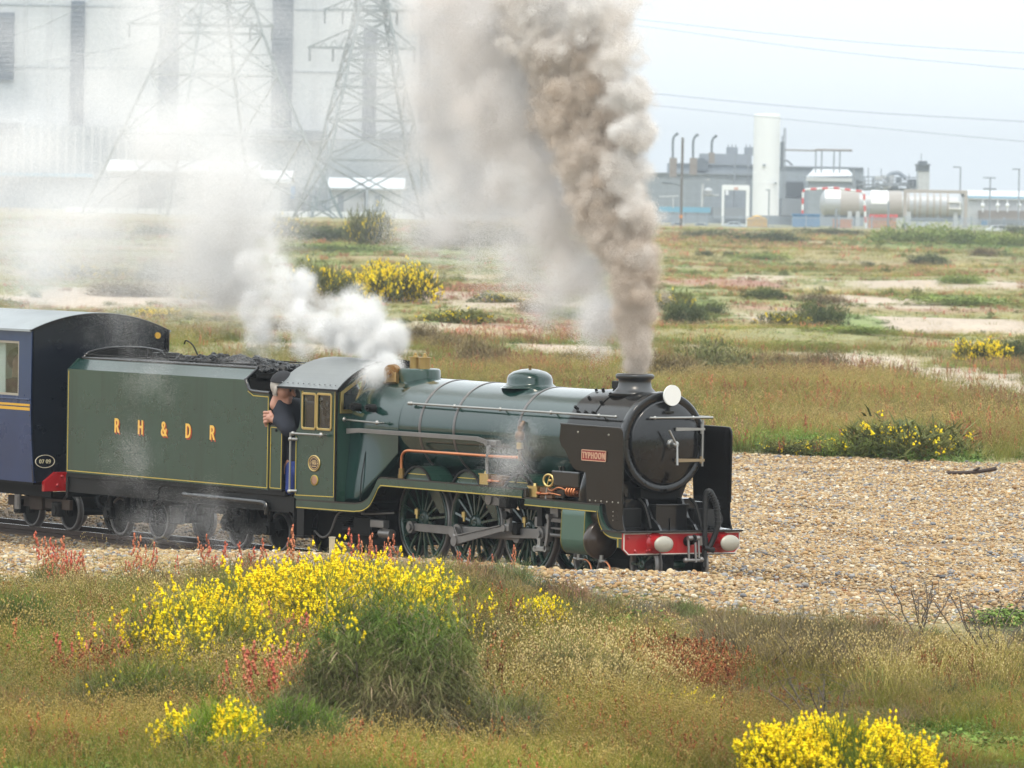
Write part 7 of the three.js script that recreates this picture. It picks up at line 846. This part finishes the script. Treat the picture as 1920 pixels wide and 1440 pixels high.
{ // countless small scrub clumps over the plain and between the near bushes
  const r = rng(61), kinds = [makeBush(301, 1, 1, 1, { n: 260, len: 0.45, w: 0.035, c1: [0.12, 0.15, 0.05], lump: 0.6, twigs: 2, lobes: 4, wild: 0.9 }), makeBush(302, 1, 1, 1, { n: 260, len: 0.5, w: 0.03, c1: [0.2, 0.15, 0.08], dry: 0.6, lump: 0.6, twigs: 2, lobes: 5, wild: 1 })].map((b) => b.leaf), P = [], w = new Float32Array(6);
  for (let i = 0; i < 5200; i++) { const s = 69 * pow(6, r()), t = s * (r() - 0.5) * 0.185, [x, z] = xz(s, t); cover(x, z, w); if (w[0] > 1.0 && r() > 0.12) continue; const n = fbm(x * 0.13 + 40, z * 0.13, 9, 3); if (n < 0.5 && r() > 0.1) continue; const q = (0.14 + 0.3 * r() * r()) * lerp(0.75, 1.5, sstep(90, 400, s)), k = r(), tint = k < 0.3 ? [0.8, 0.85, 0.8] : k < 0.6 ? [1.2, 1.2, 0.9] : k < 0.8 ? [1.5, 1.0, 0.75] : [1.0, 1.3, 0.8]; P.push([x, ground(x, z) - 0.02, z, q, r() * 6, tint, k > 0.55 ? 1 : 0, 0.5 + 0.3 * r()]); }
  scatter('low_scrub', 'low mixed scrub clumps dotted over the heath', kinds, LEAF, P);
  const near3 = [makeBush(311, 0.16, 0.16, 0.16, { n: 420, len: 0.13, w: 0.0021, c1: [0.13, 0.19, 0.04], dry: 0.5, lump: 0.5, twigs: 2, lobes: 4, wild: 1.1, droop: 0.4 }), makeBush(312, 0.16, 0.14, 0.16, { n: 420, len: 0.14, w: 0.0018, c1: [0.18, 0.18, 0.06], dry: 1, dryc: [0.33, 0.26, 0.15], lump: 0.5, twigs: 2, lobes: 5, wild: 1.1, droop: 0.5 })].map((b) => b.leaf), Q = [];
  for (let i = 0; i < 3000; i++) { const s = 29 + 14 * r(), t = s * (r() - 0.5) * 0.18, [x, z] = xz(s, t); if (s > frontEdge(t) - 0.6) continue; const n = fbm(x * 0.5 + 4, z * 0.5, 19, 3), tall = sstep(30.6, 32.5, s) * (1 - 0.55 * sstep(0.4, 1.2, t)); if (n < 0.58 - 0.2 * tall) continue; Q.push([x, ground(x, z) - 0.02, z, (0.45 + 0.6 * r()) * (0.55 + 0.5 * tall), r() * 6, [0.6 + 0.8 * r(), 0.65 + 0.55 * r(), 0.7 + 0.4 * r()], r() < 0.5 ? 0 : 1, 0.8 + 0.4 * r()]); }
  scatter('heath_scrub', 'small scrub clumps between the foreground bushes', near3, LEAF, Q);
}
{ // driftwood on the shingle
  const [x, z] = hit(1825, 892), o = part('driftwood', [tube([[x - 0.16, ground(x, z) + 0.02, z + 0.22], [x, ground(x, z) + 0.035, z], [x + 0.12, ground(x, z) + 0.075, z - 0.2]], 0.02, 8, 20), tube([[x, ground(x, z) + 0.05, z], [x + 0.07, ground(x, z) + 0.08, z - 0.02]], 0.012, 6)], M.rust); tag(o, 'dark weathered stick lying on the shingle at right', 'driftwood');
  const [a, b] = hit(968, 1086), st = part('stone', new THREE.DodecahedronGeometry(0.055, 1).scale(1.2, 0.8, 0.9).translate(a, ground(a, b) + 0.03, b), mat('dark_stone', [0.12, 0.07, 0.05], 0.8)); tag(st, 'dark reddish stone on the shingle below the rear driving wheel', 'stone');
  const p = thing('lineside_post', 'short pale square post among the broom beside the track', 'post', (() => { const [q, w] = hit(622, 1052); return [q, ground(q, w), w]; })()); part('post', bx(-0.016, 0.016, 0, 0.16, -0.016, 0.016, 0.003), mat('pale_wood', [0.5, 0.42, 0.28], 0.8), p); part('post_cap', bx(-0.018, 0.018, 0.16, 0.168, -0.018, 0.018), mat('pale_wood_cap', [0.45, 0.4, 0.3], 0.8), p);
}
// ---------------------------------------------------------------- smoke and steam: clouds of countless tiny drops, gathered in small clusters
function cloudOf(name, label, seed, m, puffs, count, o = {}) {
  // puffs: [px, py, radius in px, share, colour mix, z] - a lump of the cloud over the train, split into smaller and smaller billows
  const r = rng(seed), gauss = () => (r() + r() + r() + r() - 2) / 1.15, dirn = () => { const y = r() * 2 - 1, a = r() * PI * 2, k = sqrt(1 - y * y); return [k * cos(a), y, k * sin(a)]; };
  const balls = [], split = (x, y, z, R, w, mix, lev) => { if (lev === 0) { balls.push([x, y, z, R, w, mix]); return; } const n = lev === 2 ? 16 : 9; balls.push([x, y, z, R * 0.8, w * 0.5, mix]); for (let i = 0; i < n; i++) { const d = dirn(), q = R * (0.45 + 0.4 * r()), rr = R * (0.3 + 0.26 * r()); split(x + d[0] * q, y + d[1] * q, z + d[2] * q, rr, w * 0.5 / n * (0.4 + 1.2 * r()), clamp(mix + (r() - 0.5) * 0.3), lev - 1); } };
  for (const [px, py, R, w, mix, z = 0] of puffs) { const p = onZ(px, py, z), d = p.distanceTo(EYE); split(p.x, p.y, p.z, R / 12000 * d, w, mix, o.levels ?? 2); }
  let tot = 0; const cum = balls.map((b) => (tot += b[4]));
  const kinds = [0, 1, 2, 3].map((k) => { const q = rng(seed + 50 + k), s = o.drop ?? 0.006, R = o.cluster ?? 0.045, pos = [], nor = []; for (let i = 0; i < (o.per ?? 56); i++) { const c = [0, 1, 2].map(() => (q() + q() + q() - 1.5) * R), a = V(q() - 0.5, q() - 0.5, q() - 0.5).normalize(), b = V(q() - 0.5, q() - 0.5, q() - 0.5).cross(a).normalize(), n = a.clone().cross(b); for (let j = 0; j < 3; j++) { const t = j * 2.094; pos.push(c[0] + (a.x * cos(t) + b.x * sin(t)) * s, c[1] + (a.y * cos(t) + b.y * sin(t)) * s, c[2] + (a.z * cos(t) + b.z * sin(t)) * s); nor.push(n.x, n.y, n.z); } } const g = new THREE.BufferGeometry(); g.setAttribute('position', new THREE.Float32BufferAttribute(pos, 3)); g.setAttribute('normal', new THREE.Float32BufferAttribute(nor, 3)); return g; });
  const lists = [[], [], [], []], f = o.freq ?? 3.2, thin = o.thin ?? 0.5; let n = 0, guard = 0;
  while (n < count && guard++ < count * 12) {
    const v = r() * tot; let lo = 0, hi = cum.length - 1; while (lo < hi) { const mid = (lo + hi) >> 1; cum[mid] < v ? lo = mid + 1 : hi = mid; }
    const b = balls[lo], d = dirn(), q = b[3] * pow(r(), o.fill ?? 0.42), x = b[0] + d[0] * q, y = b[1] + d[1] * q, z = b[2] + d[2] * q;
    if (y < (o.floor ?? -9)) continue;
    const w = fbm(x * f, y * f, z * f, 4); if (r() > sstep(thin - 0.14, thin + 0.1, w) * (1 - (o.even ?? 0)) + (o.even ?? 0)) continue;
    if (o.keep && !o.keep(x, y, z)) continue;
    lists[n % 4].push([x, y, z, clamp(b[5] + (w - 0.5) * -0.7), 0.75 + 0.5 * r()]); n++;
  }
  const e = new THREE.Euler(), M4 = new THREE.Matrix4(), Q = new THREE.Quaternion(), col = new THREE.Color(), c0 = o.c0 ?? [0.93, 0.93, 0.93], c1 = o.c1 ?? c0;
  lists.forEach((L, k) => { const im = new THREE.InstancedMesh(kinds[k], m, L.length); im.name = numbered(name); L.forEach((p, i) => { e.set(r() * 6, r() * 6, r() * 6); M4.compose(V(p[0], p[1], p[2]), Q.setFromEuler(e), V(p[4], p[4], p[4])); im.setMatrixAt(i, M4); const c = mixc(c0, c1, p[3]); im.setColorAt(i, col.setRGB(...c)); }); im.castShadow = im.receiveShadow = true; tag(im, label + [', main billows', ', inner billows', ', outer billows', ', loose shreds'][k], 'smoke', null, 'stuff'); scene.add(im); });
}
const vapour = (name) => { const m = new THREE.MeshPhysicalMaterial({ color: 0xffffff, roughness: 1, specularIntensity: 0 }); m.name = name; return m; };
const SMOKE = vapour('coal_smoke'), STEAM = vapour('steam');
// the exhaust: brown and dense above the chimney, leaning back over the train and thinning to grey
cloudOf('chimney_smoke', 'brown grey smoke column rising from the chimney', 301, SMOKE, [
  [1190, 690, 20, 0.5, 0.6], [1192, 660, 27, 1.0, 0.6], [1190, 625, 34, 1.4, 0.65], [1190, 585, 42, 1.9, 0.7], [1192, 540, 52, 2.6, 0.75], [1190, 495, 58, 3.2, 0.85], [1165, 450, 66, 3.6, 0.85], [1150, 410, 74, 3.8, 0.8], [1140, 365, 80, 4.0, 0.75], [1120, 320, 88, 4.2, 0.75], [1110, 270, 96, 4.4, 0.75], [1090, 215, 104, 4.6, 0.85], [1075, 160, 108, 4.4, 0.8], [1060, 105, 112, 4.0, 0.55], [1040, 50, 116, 4.0, 0.4], [1020, -10, 125, 4.0, 0.35],
  [1180, 330, 52, 1.2, 0.3], [1190, 250, 46, 1.0, 0.2], [1180, 180, 48, 1.0, 0.2], [1170, 90, 70, 1.2, 0.2], [1140, 20, 90, 1.6, 0.15], [1195, 410, 44, 0.9, 0.35], [1205, 480, 36, 0.6, 0.4],  // pale edge puffs: lit rim put into the colour, over real sooty brown
], 9000, { c0: [0.93, 0.915, 0.9], c1: [0.69, 0.59, 0.5], drop: 0.0018, cluster: 0.05, per: 950, thin: 0.47, freq: 2.8, even: 0.34, fill: 0.47 });
cloudOf('drifting_smoke', 'thin grey smoke trailing back from the chimney column', 302, SMOKE, [
  [1010, 330, 110, 1.6, 0.2], [980, 240, 130, 2.0, 0.25], [950, 150, 140, 2.2, 0.3], [930, 60, 150, 2.2, 0.3], [880, -10, 150, 1.8, 0.3], [1060, 430, 90, 1.4, 0.15], [1090, 520, 70, 1.0, 0.1], [1125, 590, 45, 0.4, 0.1], [1000, 480, 90, 0.8, 0.05], [1040, 560, 70, 0.4, 0], [1120, 640, 30, 0.06, 0], [860, 300, 110, 1.0, 0.05], [850, 180, 120, 1.2, 0.15], [830, 80, 110, 1.0, 0.15], [880, 390, 110, 0.7, 0], [800, 430, 80, 0.35, 0], [930, 450, 100, 0.5, 0], [1090, 30, 110, 1.4, 0.2],
], 4500, { c0: [0.93, 0.92, 0.92], c1: [0.72, 0.63, 0.56], drop: 0.0013, cluster: 0.1, per: 2000, thin: 0.48, freq: 2.2, even: 0.4, fill: 0.5 });
cloudOf('steam_haze', 'pale steam veil hanging over coach and tender before the power station', 303, STEAM, [
  [60, 60, 190, 0.35, 0], [120, 260, 200, 0.8, 0], [40, 380, 170, 1.2, 0], [280, 130, 200, 1.3, 0], [480, 120, 150, 0.35, 0], [330, 300, 170, 1.5, 0], [470, 380, 150, 1.4, 0], [440, 220, 150, 0.6, 0], [400, 20, 170, 0.8, 0], [620, 60, 150, 0.22, 0], [600, 260, 130, 0.2, 0], [750, 340, 100, 0.4, 0], [770, 180, 100, 0.4, 0], [200, 460, 160, 0.9, 0], [60, 510, 130, 0.7, 0], [380, 480, 120, 1.0, 0], [430, 540, 80, 0.9, 0], [300, 560, 110, 0.4, 0],
], 1400, { c0: [0.95, 0.95, 0.95], drop: 0.00095, cluster: 0.22, per: 9500, floor: 1.8, thin: 0.47, freq: 1.4, even: 0.6, fill: 0.55, levels: 1 });
cloudOf('safety_valve_steam', 'bright white steam blowing back from the valves over the cab roof', 304, STEAM, [
  [738, 692, 16, 0.9, 0, 0.1], [725, 680, 22, 1.0, 0, 0.1], [700, 660, 30, 1.0, 0, 0.05], [735, 635, 36, 1.0, 0], [690, 610, 46, 1.4, 0], [650, 590, 48, 1.4, 0], [620, 620, 44, 1.0, 0], [570, 600, 48, 1.2, 0], [540, 550, 56, 1.3, 0], [490, 580, 50, 0.9, 0], [500, 500, 60, 1.0, 0], [440, 520, 66, 1.0, 0], [470, 440, 70, 1.0, 0], [420, 440, 80, 1.0, 0], [570, 650, 30, 0.2, 0], [490, 640, 40, 0.3, 0], [700, 700, 22, 0.25, 0, 0.3], [660, 640, 30, 0.7, 0], [440, 380, 90, 1.1, 0], [400, 340, 90, 0.9, 0],
], 3000, { c0: [0.96, 0.96, 0.96], drop: 0.0013, cluster: 0.052, per: 750, thin: 0.48, freq: 2.8, even: 0.35 });
cloudOf('leaking_steam', 'faint wisps of steam around the wheels and tender side', 305, STEAM, [
  [960, 860, 40, 0.45, 0, 0.55], [950, 890, 34, 0.3, 0, 0.55], [985, 820, 40, 0.25, 0, 0.5], [385, 965, 75, 0.6, 0, 0.55], [280, 975, 80, 0.6, 0, 0.55], [420, 1000, 70, 0.4, 0, 0.6], [330, 1000, 70, 0.4, 0, 0.6], [260, 860, 70, 0.35, 0, 0.6], [220, 640, 80, 0.55, 0, -0.1], [120, 640, 60, 0.4, 0, 0.1], [450, 690, 40, 0.3, 0, 0.3], [300, 700, 80, 0.35, 0, 0.55], [690, 710, 30, 0.3, 0, 0.4],
], 500, { c0: [0.93, 0.93, 0.94], drop: 0.0008, cluster: 0.1, per: 800, thin: 0.48, freq: 4, even: 0.3, fill: 0.6, levels: 1, floor: 0.0 });
renderer.render(scene, camera);
